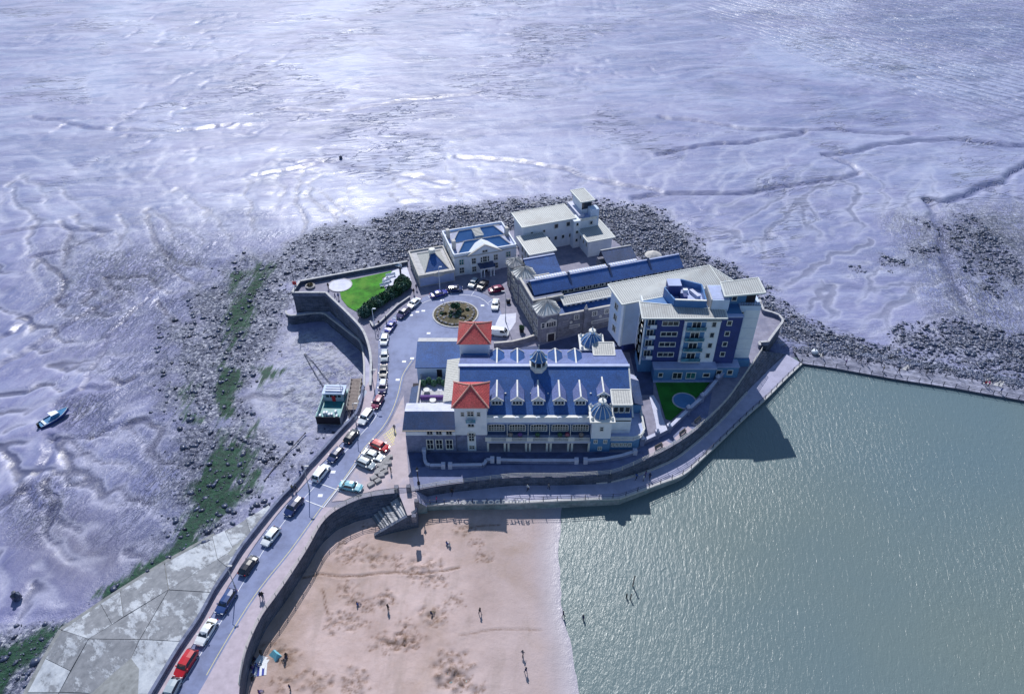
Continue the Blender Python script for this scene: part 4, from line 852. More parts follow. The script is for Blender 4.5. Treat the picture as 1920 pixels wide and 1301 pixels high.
# octagonal cupola on the ridge
cu = MB().lathe([(1.75, 11.2), (1.75, 12.5), (1.95, 12.5), (1.95, 12.8), (1.6, 12.8)], 8, (L_(5.35), YR, 0), R(22.5)).build('cupola', 'cream_trim', T)
MB().lathe([(1.5, 12.8), (1.5, 14.1)], 8, (L_(5.35), YR, 0), R(22.5)).build('cupola_louvre', 'glass', cu)
for k in range(8):
    a = R(22.5 + 45 * k); MB().bar((L_(5.35) + 1.55 * math.cos(a), YR + 1.55 * math.sin(a), 12.7), (L_(5.35) + 1.55 * math.cos(a), YR + 1.55 * math.sin(a), 14.2), 0.14, 6).build('cupola_column', 'cream_trim', cu)
MB().lathe([(1.85, 14.1), (1.9, 14.35), (1.35, 14.6), (0.95, 15.3), (0.45, 15.9), (0.3, 16.2)], 8, (L_(5.35), YR, 0), R(22.5)).build('cupola_roof', 'blue_metal', cu)
mb = MB()
for k in range(8):
    a = R(22.5 + 45 * k); pr = [(1.9, 14.4), (1.38, 14.65), (0.98, 15.35), (0.48, 15.95)]
    for (r1, z1), (r2, z2) in zip(pr[:-1], pr[1:]): mb.bar((L_(5.35) + r1 * math.cos(a), YR + r1 * math.sin(a), z1), (L_(5.35) + r2 * math.cos(a), YR + r2 * math.sin(a), z2), 0.09, 5)
mb.bar((L_(5.35), YR, 16.1), (L_(5.35), YR, 17.6), 0.07, 5); mb.build('cupola_ribs', 'cream_trim', cu)
# front storey, arcade and balcony between the towers
x0, x1 = L_(-5.0), L_(15.6)
MB().box(x0, x1, 2.6, 2.9, -0.2, 2.5).build('arcade_back_wall', 'dark_int', T)
MB().box(x0, x1, -0.1, 2.6, 2.45, 2.8).build('balcony_slab', 'lead_pale', T)
MB().box(x0, x1, 1.9, 2.19, 2.8, 7.2).build('gallery_wall', 'gallery_shade', T)
pa_ = MB().box(x0, x1, 1.5, 1.95, 6.5, 7.9).build('parapet', 'render_white', T); MB().box(x0, x1, 1.38, 2.05, 7.9, 8.06).build('coping', 'cream_trim', pa_)
MB().box(x0, x1, 1.3, 1.9, 6.3, 6.5).build('cornice', 'lead', T)
for u in (915, 946.5, 953.5, 986.5, 993.5, 1025.5, 1032.5, 1065.5, 1072.5, 1104):
    x = tx(u, 838)[0]; MB().box(x - 0.2, x + 0.2, 0.0, 0.4, -0.1, 2.45).build('arcade_pier', 'cream_trim', T)
for u in (951, 990, 1030, 1069): x = tx(u, 810, 1.4)[0]; MB().bar((x, 0.5, 2.8), (x, 1.4, 6.35), 0.07, 6).build('awning_post', 'cream_trim', T)
for u in (931, 970, 1010, 1050, 1088):
    x = tx(u, 803, 1.9)[0]; win(T, x, 1.89, 4.1, 3.1, 1.25, 0, 6, 3, 0.14, arch=True)
    xp = tx(u, 785, 1.5)[0]; MB().lathe([(0.62, 0), (0.62, 0.28)], 10, (xp, 0, 0)).build('crest', 'render_white', pa_).matrix_basis = Matrix.Translation((0, 1.5, 7.7)) @ Matrix.Translation((xp, 0, 0)) @ Matrix.Rotation(R(90), 4, 'X') @ Matrix.Translation((-xp, 0, 0))
xa = [x0 + (x1 - x0) * k / 5 for k in range(6)]
for a, b_ in zip(xa[:-1], xa[1:]):
    fence_bal(T, (a + 0.9, 0.1, 2.8), (b_ - 0.3, 0.1, 2.8), 0.95, 0.22, 'balustrade', 'cream_trim', 0.06); MB().box(a - 0.3, a + 0.9, 0.0, 0.25, 2.8, 3.8).build('balcony_pier', 'cream_trim', T)
for k, (u, c_) in enumerate([(957, 'wood'), (975, 'cloth_purple_wear'), (1008, 'leaf'), (1050, 'leaf'), (1064, 'paint_magenta'), (1090, 'wood')]):
    x = tx(u, 812, 1.0)[0]; o = MB().box(x - 0.4, x + 0.4, 0.6, 1.3, 2.82, 3.5).build('planter', 'wood', T); MB().lathe([(0.3, 3.5), (0.55, 3.8), (0.3, 4.2)], 7, (x, 0.95, 0)).build('flowers', c_, o)
# red roofed towers
def tower(x0, x1, y0, y1, ze, ap, front):
    o = MB().box(x0, x1, y0, y1, -0.3, ze - 0.05).build('tower_wall', 'render_white', T)
    hip_roof(T, x0, x1, y0, y1, ze, ap, 'red_tile', 0.5, 'tower_roof', 0.03, 'red_ridge', 0.42)
    MB().box(x0 - .2, x1 + .2, y0 - .2, y1 + .2, ze - 0.45, ze - 0.1).build('tower_cornice', 'cream_trim', T)
    if front:
        MB().box(x0 - .03, x1 + .03, y0 - .04, y0 + 0.5, -0.2, 4.3).build('tower_plinth', 'plinth_stone', T)
        cx_ = (x0 + x1) / 2
        win(T, cx_ - 1.55, y0, 9.6, 0.55, 0.9, 0, 1, 2, 0.1); win(T, cx_ + 1.55, y0, 9.6, 0.55, 0.9, 0, 1, 2, 0.1); win(T, cx_, y0, 9.6, 1.15, 1.1, 0, 2, 2, 0.14)
        b_ = MB().box(cx_ - 0.95, cx_ + 0.95, y0 - 0.8, y0, 8.1, 8.35).build('tower_balcony', 'render_pale', T); MB().box(cx_ - 0.95, cx_ + 0.95, y0 - 0.8, y0 - 0.7, 8.35, 9.2).build('balcony_front', 'balcony_glass', b_)
        win(T, cx_, y0, 6.7, 1.1, 0.75, 0, 2, 1, 0.12)
        MB().box(cx_ - 0.85, cx_ + 0.85, y0 - 0.12, y0, -0.1, 4.6).build('window_surround', 'render_white', T); MB().lathe([(0.85, 0), (0.85, 0.12)], 16).build('arch_head', 'cream_trim', T).matrix_basis = Matrix.Translation((cx_, y0, 4.6)) @ Matrix.Rotation(R(90), 4, 'X')
        win(T, cx_, y0 - 0.12, 2.9, 0.95, 2.1, 0, 2, 3, 0.1); win(T, cx_, y0 - 0.12, 0.6, 0.95, 0.9, 0, 2, 2, 0.1)
        for k in range(3): win(T, x1, y0 + 2 + k * 1.6, 9.4, 0.6, 1.0, R(90), 1, 2, 0.1)
tower(L_(-11.1), L_(-4.9), 0.3, 6.9, 12.0, 14.5, True)
tower(L_(-11.1), L_(-4.9), 19.6, 26.6, 12.2, 14.7, False)
# low blue roof at the foot of the rear tower
gable_roof(T, L_(-10.4), L_(-5.2), 14.4, 19.8, 7.6, 9.4, 'blue_metal', 0.1, name='lean_to_roof', yr=19.6)
for k in range(7): MB().beam((L_(-10.3), 14.6 + k * .34, 7.85 + k * .12), (L_(-5.3), 14.6 + k * .34, 7.85 + k * .12), 0.2, 0.1).build('roof_slat', 'cream_trim', T)
# left front block
xb0, xb1 = L_(-20.9), L_(-11.1)
MB().box(xb0, xb1, 0.0, 6.0, -0.3, 6.1).build('wing_wall', 'render_white', T)
MB().box(xb0 - .04, xb1, -0.06, 0.4, -0.25, 4.5).build('wing_plinth', 'plinth_stone', T); MB().box(xb0 - 0.05, xb0 + 0.3, 0.41, 6.0, -0.25, 4.5).build('wing_plinth', 'plinth_stone', T)
MB().slab([(xb0 - .5, -0.45, 6.3), (xb1, -0.45, 6.3), (xb1, 3.1, 8.1), (xb0 - .3, 3.1, 8.1)], 0.2).build('wing_roof', 'slate_dark', T)
MB().slab([(xb0 - .3, 3.1, 8.1), (xb1, 3.1, 8.1), (xb1, 6.2, 7.4), (xb0 - .3, 6.2, 7.4)], 0.2).build('wing_roof', 'lead_pale', T)
MB().prism([(xb0, 0), (xb0 + .2, 0), (xb0 + .2, 6), (xb0, 6)], 6.05, [6.3, 6.3, 7.3, 7.3]).build('wing_gable', 'stone_trim', T)
MB().beam((xb0 - .5, -0.5, 6.32), (xb1, -0.5, 6.32), 0.22, 0.2).build('gutter', 'black', T)
for u in (806, 823, 842): x, z = tx(u, 812); win(T, x, 0.0, 4.85, 1.05, 0.85, 0, 2, 1, 0.12)
for u in (807, 824, 843): x, z = tx(u, 836); win(T, x, -0.06, 0.9, 1.15, 2.5, 0, 2, 2, 0.16)
# side gallery with board roof, roof terrace and corridor on the left
MB().box(L_(-13.6), L_(-10.7), 6.2, 19.4, -0.3, 7.6).build('gallery_block', 'render_white', T)
for k in range(24):
    y0 = 6.3 + k * 0.55; MB().slab([(L_(-13.9), y0, 7.75), (L_(-10.95), y0, 8.25), (L_(-10.95), y0 + .47, 8.25), (L_(-13.9), y0 + .47, 7.75)], 0.12).build('roof_board', 'board_roof', T)
MB().box(xb0 + 1.2, L_(-13.7), 6.1, 19.0, -0.3, 3.0).build('terrace_deck', 'lead_pale', T)
MB().box(xb0 + 1.0, xb0 + 1.3, 6.2, 19.0, 3.0, 4.1).build('terrace_wall', 'stone_trim', T)
for j in range(3):
    for k in range(4): MB().box(L_(-19.2) + k * 1.35, L_(-17.95) + k * 1.35, 7.2 + j * 1.5, 8.6 + j * 1.5, 3.0, 3.06).build('terrace_flag', 'coping', T)
for k in range(4): MB().box(L_(-19.2) + k * 1.35, L_(-17.95) + k * 1.35, 13.0, 14.8, 3.0, 3.06).build('terrace_flag', 'coping', T)
MB().box(L_(-19.3), L_(-14.2), 11.9, 12.5, 3.0, 3.9).build('terrace_hedge', 'cloth_purple_wear', T)
for k in range(5): MB().lathe([(0.25, 3.0), (0.75, 3.6), (0.55, 4.4), (0.1, 4.8)], 7, (L_(-19) + k * 1.1, 16.3 + (k % 2) * .8, 0)).build('pot_shrub', 'leaf', T)
for k in range(3): MB().lathe([(0.7, 3.6), (0.7, 3.7)], 10, (L_(-15) - k * 1.6, 8.0 + k * 3.2, 0)).build('terrace_table', 'cream_trim', T)
MB().box(xb0 - 0.9, xb0 + 1.0, 6.2, 17.5, -0.3, 1.5).build('corridor_wall', 'render_blue', T); MB().slab([(xb0 - 1.0, 6.2, 1.55), (xb0 + 1.0, 6.2, 2.2), (xb0 + 1.0, 17.6, 2.2), (xb0 - 1.0, 17.6, 1.55)], 0.12).build('corridor_roof', 'slate_dark', T)
o = MB().box(xb0 - 0.9, xb0 + 1.0, 17.6, 19.6, 0.0, 0.9).build('bin_store', 'dark_int', T)
# left rear annex
xr0, xr1 = L_(-20.6), L_(-11.1)
MB().box(xr0, xr1, 19.2, 26.2, -0.3, 5.9).build('annex_wall', 'render_pale', T)
MB().slab([(xr0 - .3, 18.9, 6.0), (xr1, 18.9, 6.0), (xr1, 25.4, 8.0), (xr0 - .3, 25.4, 8.0)], 0.2).build('annex_roof', 'slate', T)
MB().slab([(xr0 - .2, 25.4, 8.05), (xr1, 25.4, 8.05), (xr1, 27.2, 7.6), (xr0 - .2, 27.2, 7.6)], 0.3).build('annex_roof', 'coping', T)
MB().box(xr0 + 4.3, xr0 + 5.4, 19.12, 19.2, 3.1, 5.2).build('terrace_door', 'dark_int', T); win(T, xr0 + 7.0, 19.2, 4.3, 0.6, 0.6, 0, 1, 1)
# domed turrets
def dome_tower(x0, x1, y0, y1, base, zc, front):
    cx_, cy_ = (x0 + x1) / 2, (y0 + y1) / 2; s = (x1 - x0) / 2
    MB().box(x0, x1, y0, y1, base, zc - 0.3).build('turret_wall', 'render_white', T)
    if front: MB().box(x0 - .06, x1 + .06, y0 - .06, y1, base + .02, 3.6).build('turret_plinth', 'render_blue', T)
    c_ = MB().box(x0 - .55, x1 + .55, y0 - .55, y1 + .55, zc - 0.3, zc).build('turret_cornice', 'cream_trim', T)
    d_ = MB().lathe([(s + .15, zc), (s + .1, zc + .5), (s * .86, zc + 1.1), (s * .62, zc + 1.7), (s * .3, zc + 2.15), (0.25, zc + 2.3)], 12, (cx_, cy_, 0), R(15)).build('dome', 'blue_metal', T)
    mb = MB()
    for k in range(12):
        a = R(15 + 30 * k); pr = [(s + .2, zc), (s + .14, zc + .52), (s * .88, zc + 1.14), (s * .63, zc + 1.74), (s * .3, zc + 2.2)]
        for (r1, z1), (r2, z2) in zip(pr[:-1], pr[1:]): mb.bar((cx_ + r1 * math.cos(a), cy_ + r1 * math.sin(a), z1), (cx_ + r2 * math.cos(a), cy_ + r2 * math.sin(a), z2), 0.07, 5)
    mb.build('dome_ribs', 'cream_trim', d_)
    MB().lathe([(0.3, zc + 2.2), (0.34, zc + 3.0), (0.85, zc + 3.05), (0.75, zc + 3.25), (0.2, zc + 3.4), (0.06, zc + 4.2)], 10, (cx_, cy_, 0)).build('finial', 'cream_trim', d_)
    for sx in (-1, 1):
        for sy in (-1, 1): MB().lathe([(0.35, zc), (0.3, zc + .35), (0.1, zc + .6)], 6, (cx_ + sx * s, cy_ + sy * s, 0)).build('corner_knob', 'cream_trim', c_)
xd0, xd1 = tx(1110, 800)[0], tx(1147, 800)[0]
dome_tower(xd0, xd1, 0.0, 4.4, -0.3, 8.6, True)
cx_ = (xd0 + xd1) / 2
win(T, cx_, 0.0, 5.9, 0.6, 0.9, 0, 1, 2, 0.1); win(T, cx_ - .95, -0.06, 2.6, 0.6, 0.75, 0, 2, 2, 0.1); win(T, cx_ + .95, -0.06, 2.6, 0.6, 0.75, 0, 2, 2, 0.1); win(T, cx_, -0.06, 0.6, 0.65, 0.8, 0, 2, 2, 0.1)
xq = g(1109, 640, 9)[0] - TX; dome_tower(xq - 2.2, xq + 2.2, 21.8, 26.2, -0.3, 9.0, False)
gable_roof(T, xq - 2.6, xq + 2.6, 18.5, 21.8, 7.0, 8.6, 'slate', 0.1, name='turret_lean_to', yr=21.7)
# right wing with curved balcony
xw0, xw1 = xd1, L_(26.3)
MB().prism([(xw0, 0.5), (xw1 - 2.2, 0.5), (xw1 - 0.8, 1.2), (xw1, 2.6), (xw1, 8), (xw0, 8)], -0.3, 2.7).build('wing_wall', 'render_blue', T)
o = MB().prism([(xw0, 0.2), (xw1 - 2.2, 0.2), (xw1 - 0.6, 1.0), (xw1 + .3, 2.6), (xw1 + .3, 8), (xw0, 8)], 2.7, 2.95).build('wing_balcony', 'lead', T)
pts = [(xw0, 0.25), (xw1 - 2.2, 0.25), (xw1 - 0.6, 1.05), (xw1 + .25, 2.6), (xw1 + .25, 8)]
for a, b_ in zip(pts[:-1], pts[1:]): fence_bal(T, (*a, 2.95), (*b_, 2.95), 0.9, 0.25, 'balustrade', 'cream_trim', 0.06, top=0.3)
MB().box(xw0, L_(23.3), 2.4, 7.5, 2.9, 6.6).build('wing_upper', 'render_blue', T)
MB().box(xw0, L_(23.5), 2.2, 2.45, 6.2, 6.5).build('cornice', 'cream_trim', T)
for k in range(3): win(T, xw0 + 0.75 + k * 1.15, 2.4, 3.9, 0.9, 1.5, 0, 1, 1, 0.1, gm='glass_green' if k == 2 else 'glass')
for k in range(5): win(T, xw0 + 0.7 + k * 0.85, 0.5, 1.1, 0.55, 0.75, 0, 2, 2, 0.1)
# right hand lean-to and rear passage
MB().box(L_(23.9), L_(26.6), 8.0, 17.0, -0.3, 5.2).build('side_block', 'render_blue', T)
MB().slab([(L_(23.7), 7.8, 6.4), (L_(26.9), 7.8, 5.3), (L_(26.9), 15.4, 5.3), (L_(23.7), 15.4, 6.4)], 0.2).build('side_roof', 'slate_dark', T)
MB().slab([(L_(23.7), 15.4, 6.45), (L_(26.9), 15.4, 5.35), (L_(26.2), 17.4, 5.2), (L_(23.7), 17.4, 6.2)], 0.2).build('side_roof', 'lead_pale', T)
for k in range(8): MB().box(L_(27.0), L_(27.25), 8 + k * 1.1, 8.9 + k * 1.1, -0.2, 1.9).build('screen_panel', 'cream_trim', T)
mb = MB(); mb.box(L_(-4.6), L_(14.5), 23.1, 24.6, -0.3, 4.6); mb.build('rear_passage', 'lead_pale', T)

# low garden walls before the theatre ------------------------------------------------
def lowwall(label, px, ends=True):
    line = [Vector(g(u, v, 0.9)) for u, v in px]; t = thing('garden_wall', label, 'wall', (line[0].x, line[0].y, 0)); mb = MB(); cb = MB(); o = line[0]
    for a, b_ in zip(line[:-1], line[1:]): mb.beam((a.x - o.x, a.y - o.y, .78), (b_.x - o.x, b_.y - o.y, .78), .45, .85); cb.beam((a.x - o.x, a.y - o.y, .92), (b_.x - o.x, b_.y - o.y, .92), .62, .14)
    mb.build('masonry', 'plinth_stone', t); cb.build('coping', 'lead_pale', t)
    for q in (line[0], line[-1]):
        MB().box(q.x - o.x - .4, q.x - o.x + .4, q.y - o.y - .4, q.y - o.y + .4, -.05, 1.25).build('pier', 'lead_pale', t)
lowwall('low garden wall curving round the left wing of the theatre', [(795, 843), (796, 860), (799, 868), (806, 871), (831, 871)])
lowwall('low garden wall below the red-roofed front tower of the theatre', [(844, 871), (904, 870), (909, 867), (912, 861), (923, 860)])
lowwall('long straight low garden wall before the theatre arcade', [(935, 861), (980, 862), (1081, 862)])
lowwall('low garden wall curving past the domed front turret', [(1098, 862), (1134, 859), (1165, 853), (1191, 845)])
# ---------------------------------------------------------------- stone swimming baths (turned 18 degrees)
BA = R(18.0)
B = wthing('bath_building', 'long stone swimming bath building with slate ridge roofs and pale capped turrets', 'bath house', (6.2, 139.3, 0), BA)
def turret(par, cx_, cy_, w_, d_, z0, zc, wall, roof, ap, chamf=0.9):
    x0, x1, y0, y1 = cx_ - w_ / 2, cx_ + w_ / 2, cy_ - d_ / 2, cy_ + d_ / 2; c = chamf
    oct_ = lambda e: [(x0 + c - e * .4, y0 - e), (x1 - c + e * .4, y0 - e), (x1 + e, y0 + c - e * .4), (x1 + e, y1 - c + e * .4), (x1 - c + e * .4, y1 + e), (x0 + c - e * .4, y1 + e), (x0 - e, y1 - c + e * .4), (x0 - e, y0 + c - e * .4)]
    o = MB().prism(oct_(0), z0, zc).build('turret_wall', wall, par); MB().prism(oct_(0.28), zc - .35, zc + 0.05).build('turret_cornice', 'stone_trim', o)
    q = oct_(0.35); mb = MB(); rb = MB(); n = len(q)
    for i in range(n):
        a, b_ = q[i], q[(i + 1) % n]; mb.add([(a[0], a[1], zc + .06), (b_[0], b_[1], zc + .06), (cx_, cy_, ap)], [(0, 1, 2)])
        for f in (0.0, 0.33, 0.66):
            s = (a[0] + (b_[0] - a[0]) * f, a[1] + (b_[1] - a[1]) * f, zc + .12); rb.bar(s, (cx_ + (s[0] - cx_) * .08, cy_ + (s[1] - cy_) * .08, ap), 0.07, 4)
    r_ = mb.build('turret_roof', roof, par); rb.bar((cx_, cy_, ap - .1), (cx_, cy_, ap + 1.2), 0.08, 5); rb.build('roof_rolls', 'seam_dark', r_); return o
# west front
MB().box(0.6, 8.0, 0.4, 25.5, -0.3, 6.2).build('west_wall', 'wall_stone', B)
MB().box(0.35, 8.0, 5.0, 15.0, -0.28, 8.4).build('west_centre', 'wall_stone', B); MB().box(0.2, .75, 4.9, 15.1, 8.4, 8.75).build('parapet', 'stone_trim', B); MB().box(.76, 8.0, 4.95, 5.3, 8.4, 8.7).build('parapet', 'stone_trim', B); MB().box(.76, 8.0, 14.7, 15.05, 8.4, 8.7).build('parapet', 'stone_trim', B); MB().box(.76, 8.0, 5.32, 14.68, 8.41, 8.5).build('west_roof', 'slate_dark', B)
MB().box(0.2, 1.0, 0.45, 26.0, 6.2, 6.6).build('parapet', 'stone_trim', B)
turret(B, 2.7, 2.3, 5.2, 5.2, -0.3, 7.9, 'wall_stone', 'cream_trim', 10.0)
turret(B, 2.3, 17.2, 4.6, 5.0, -0.3, 8.4, 'wall_stone', 'cream_trim', 10.2)
turret(B, 2.2, 24.2, 3.6, 3.6, -0.3, 7.4, 'wall_stone', 'coping', 8.6, 0.5)
for y in (1.4, 3.2): win(B, 0.1, y, 4.2, 0.8, 1.8, R(-90), 1, 2, 0.2, 'stone_trim'); win(B, 0.1, y, 1.2, 0.8, 1.6, R(-90), 1, 2, 0.2, 'stone_trim')
for y in (6.0, 7.7, 9.4, 11.1, 12.8, 14.2):
    win(B, 0.35, y, 4.6, 0.8, 2.2, R(-90), 1, 3, 0.22, 'stone_trim'); win(B, 0.35, y, 1.0, 0.8, 2.0, R(-90), 1, 2, 0.22, 'stone_trim')
for y in (16.2, 18.2, 21.0, 23.6): win(B, 0.0 if y < 20 else 0.38, y, 4.3, 0.8, 1.8, R(-90), 1, 2, 0.2, 'stone_trim'); win(B, 0.0 if y < 20 else 0.38, y, 1.0, 0.8, 1.8, R(-90), 1, 2, 0.2, 'stone_trim')
win(B, 3.0, -0.3, 4.3, 2.3, 1.25, 0, 4, 1, 0.25, 'stone_trim'); MB().add([(1.7, -.55, 5.9), (4.3, -.55, 5.9), (3.0, -.55, 6.7), (1.7, -.3, 5.9), (4.3, -.3, 5.9), (3.0, -.3, 6.7)], [(0, 1, 2), (3, 5, 4), (0, 3, 4, 1), (1, 4, 5, 2), (2, 5, 3, 0)]).build('pediment', 'stone_trim', B)
win(B, 1.0, -0.28, 4.3, 0.7, 1.3, 0, 1, 2, 0.2, 'stone_trim')
o = MB().box(2.0, 4.2, -0.42, -0.3, -0.1, 2.4).build('doorway', 'stone_trim', B); MB().box(2.3, 3.9, -0.45, -0.42, -0.1, 2.1).build('door', 'dark_int', o)
# south wall
MB().box(5.2, 34, 0.6, 8.0, -0.3, 6.0).build('south_wall', 'wall_stone', B); MB().box(5.2, 34, 0.45, 0.9, 6.0, 6.35).build('parapet', 'stone_trim', B)
for x in (7.0, 9.8, 14.4, 17.6, 21.5): win(B, x, 0.6, 4.3, 0.85, 1.0, 0, 2, 2, 0.28, 'stone_trim')
for x in (8.4, 16.0): MB().box(x - 2.3, x + 2.3, 0.42, 0.6, 1.9, 2.7).build('name_panel', 'stone_trim', B); MB().box(x - 2.0, x + 2.0, 0.40, 0.42, 2.1, 2.5).build('panel_field', 'wall_stone', B); MB().lathe([(0.4, 0), (0.4, .15)], 8).build('roundel', 'stone_trim', B).matrix_basis = Matrix.Translation((x, 0.6, 3.6)) @ Matrix.Rotation(R(90), 4, 'X')
for x in (12.0, 20.2): MB().box(x - .45, x + .45, 0.0, 0.62, -0.2, 6.9).build('buttress', 'wall_stone', B); MB().lathe([(0.5, 6.9), (0.1, 8.1)], 4, (x, 0.3, 0), R(45)).build('buttress_cap', 'stone_trim', B)
o = MB().box(22.6, 24.6, 0.3, 0.6, -0.2, 3.0).build('doorway', 'stone_trim', B); MB().box(23, 24.2, 0.25, 0.3, -0.2, 2.6).build('door', 'dark_int', o)
# lower slate roofs and the skylight range
MB().slab([(0.9, 0.9, 6.2), (40, 0.9, 6.2), (40, 6.4, 7.2), (0.9, 6.4, 7.2)], 0.2).build('lower_roof', 'slate', B)
MB().box(7.6, 36, 3.0, 6.0, 6.2, 7.6).build('skylight_wall', 'blue_metal', B)
seam_roof(B, [(7.2, 2.5, 7.55), (36, 2.5, 7.55), (36, 5.0, 8.2), (7.2, 5.0, 8.2)], 0.55, 'board_roof', 'seam_dark', 'cream_trim', 0.12, name='skylight_roof')
MB().slab([(7.2, 5.05, 8.2), (36, 5.05, 8.2), (36, 6.6, 7.6), (7.2, 6.6, 7.6)], 0.12).build('skylight_roof', 'slate', B)
for k in range(13): win(B, 8.6 + k * 1.25 + (k // 4) * 0.7, 3.0, 6.45, 0.8, 0.9, 0, 1, 1, 0.1)
# long clerestory roof
MB().box(1.6, 40.5, 7.2, 12.4, 6.0, 8.9).build('hall_wall', 'stone_trim', B)
gable_roof(B, 1.2, 40.8, 7.2, 12.4, 8.9, 10.9, 'slate', 0.45, 0.2, 'hall_roof', ridge='lead', matb='slate')
for k in range(24): win(B, 2.8 + k * 1.6, 7.2, 7.55, 1.1, 0.85, 0, 2, 1, 0.1)
for x in (11.0, 21.6, 32.2):
    MB().add([(x - .25, 6.6, 8.6), (x - .25, 9.8, 11.5), (x - .25, 13.0, 8.6), (x + .25, 6.6, 8.6), (x + .25, 9.8, 11.5), (x + .25, 13.0, 8.6)], [(0, 2, 1), (3, 4, 5), (0, 1, 4, 3), (1, 2, 5, 4), (0, 3, 5, 2)]).build('fire_wall', 'slate_dark', B)
for x0, x1 in ((2.6, 10.6), (11.4, 21.2), (22.0, 29.5)):
    o = MB().box(x0, x1, 10.0, 11.0, 10.4, 11.1).build('ridge_lantern', 'cream_trim', B); n = int((x1 - x0) / 0.65)
    for k in range(n): MB().box(x0 + (k + .15) * (x1 - x0) / n, x0 + (k + .7) * (x1 - x0) / n, 9.95, 10.9, 11.1, 11.14).build('lantern_pane', 'lead', o)
# northern slate roofs and rear yards
MB().box(4.0, 12.5, 15.5, 25.0, -0.3, 6.0).build('north_wall', 'wall_stone', B); gable_roof(B, 4.0, 12.5, 15.6, 25.4, 5.6, 8.6, 'slate', 0.2, 0.2, 'north_roof', ridge='lead', matb='slate_pale', yr=23)
MB().box(24, 32.5, 13.0, 22, -0.3, 6.0).build('rear_wall', 'wall_stone', B); gable_roof(B, 24, 32.5, 13.0, 21, 6.6, 9.2, 'slate_dark', 0.3, 0.2, 'rear_roof', ridge='coping', yr=20)
o = MB().lathe([(2.0, 6.0), (2.0, 8.9), (2.2, 8.9), (2.2, 9.1)], 10, (36.0, 14.0, 0)).build('rear_turret', 'wall_stone', B); MB().lathe([(2.2, 9.1), (1.2, 9.7), (0.1, 10.1)], 10, (36.0, 14.0, 0)).build('turret_roof', 'stone_trim', o)
o = MB().box(14.5, 21.5, 16.0, 21.5, -0.2, 2.2).build('yard_wall', 'cream_trim', B); MB().box(14.9, 21.1, 16.4, 21.1, 2.2, 2.25).build('yard_roof', 'blue_metal', o); MB().lathe([(0.8, 2.2), (0.9, 3.4), (0.3, 3.8)], 8, (18.2, 18.6, 0)).build('tank', 'teal', o)
# ---------------------------------------------------------------- white classical bath house
CA = R(18.0); C = wthing('classical_house', 'white two-storey classical house with pediment and columned porch', 'house', (-15.2, 167.8, 0), CA)
WL = 17.2
MB().box(0, WL, 0, 13.0, -0.3, 5.9).build('house_wall', 'render_white', C)
MB().box(-.25, WL + .25, -.25, 13.25, 5.6, 5.85).build('cornice', 'stone_trim', C)
for y0, y1, x0, x1 in ((-.1, .25, 0, WL), (12.75, 13.1, 0, WL), (.25, 12.75, -.1, .25), (.25, 12.75, WL - .25, WL + .1)): MB().box(x0, x1, y0, y1, 5.9, 6.7).build('parapet', 'render_white', C)
MB().box(0.25, WL - .25, .25, 12.75, 5.9, 6.0).build('flat_roof', 'lead', C)
def hipr(par, x0, x1, y0, y1, z, zr, ins, mat, mats=None, name='hip_roof'):
    ym = (y0 + y1) / 2; a, b_ = (x0 + ins, ym, zr), (x1 - ins, ym, zr)
    MB().add([(x0, y0, z), (x1, y0, z), b_, a], [(0, 1, 2, 3)]).build(name, mat, par, recalc=False); MB().add([(x1, y1, z), (x0, y1, z), a, b_], [(0, 1, 2, 3)]).build(name, mat, par, recalc=False)
    MB().add([(x0, y1, z), (x0, y0, z), a], [(0, 1, 2)]).build(name, mats or mat, par, recalc=False); MB().add([(x1, y0, z), (x1, y1, z), b_], [(0, 1, 2)]).build(name, mats or mat, par, recalc=False)
    mb = MB()
    for s, e in (((x0, y0, z), a), ((x0, y1, z), a), ((x1, y0, z), b_), ((x1, y1, z), b_), (a, b_)): mb.bar(s, e, 0.14, 5)
    mb.build('hip_caps', 'stone_trim', par)
hipr(C, 1.2, WL - 1.0, 0.8, 6.4, 6.1, 8.0, 2.6, 'blue_metal', 'lead_pale'); hipr(C, 1.2, WL - 1.0, 6.4, 12.2, 6.1, 8.0, 2.6, 'blue_metal', 'lead_pale')
o = MB().box(7.4, 9.6, 5.2, 9.2, 6.2, 8.0).build('roof_light', 'coping', C)
for k in range(6): MB().beam((7.3, 5.3 + k * .7, 8.12), (9.7, 5.3 + k * .7, 8.12), .35, .1).build('roof_light_board', 'board_roof', o)
for x, y in ((0.9, 10), (1.0, 4.0), (WL - .8, 6.2)): MB().box(x - .45, x + .45, y - .6, y + .6, 6, 8.6).build('chimney', 'stone_trim', C)
px0, px1 = 3.9, 12.6
MB().box(px0, px1, -.35, 0.0, -.2, 5.7).build('centre_bay', 'render_white', C)
MB().add([(px0 - .3, -.6, 5.9), (px1 + .3, -.6, 5.9), ((px0 + px1) / 2, -.6, 8.4), (px0 - .3, 2.8, 5.9), (px1 + .3, 2.8, 5.9), ((px0 + px1) / 2, 2.8, 8.4)], [(0, 1, 2), (3, 5, 4), (0, 3, 4, 1), (1, 4, 5, 2), (2, 5, 3, 0)]).build('pediment', 'render_white', C)
for s, e in (((px0 - .5, -.5, 6.0), ((px0 + px1) / 2, -.5, 8.65)), ((px1 + .5, -.5, 6.0), ((px0 + px1) / 2, -.5, 8.65)), ((px0 - .5, -.5, 5.95), (px1 + .5, -.5, 5.95))): MB().beam(s, e, 0.6, 0.26).build('raking_cornice', 'stone_trim', C)
win(C, (px0 + px1) / 2, -.6, 6.3, 1.3, .6, 0, 2, 1, .12, gm='glass')
for x in (5.2, 8.25, 11.3): win(C, x, -.35, 3.2, 1.0, 1.6, 0, 2, 2, .16)
for x in (7.3, 9.2): win(C, x, -.35, 3.2, .35, 1.5, 0, 1, 2, .1)
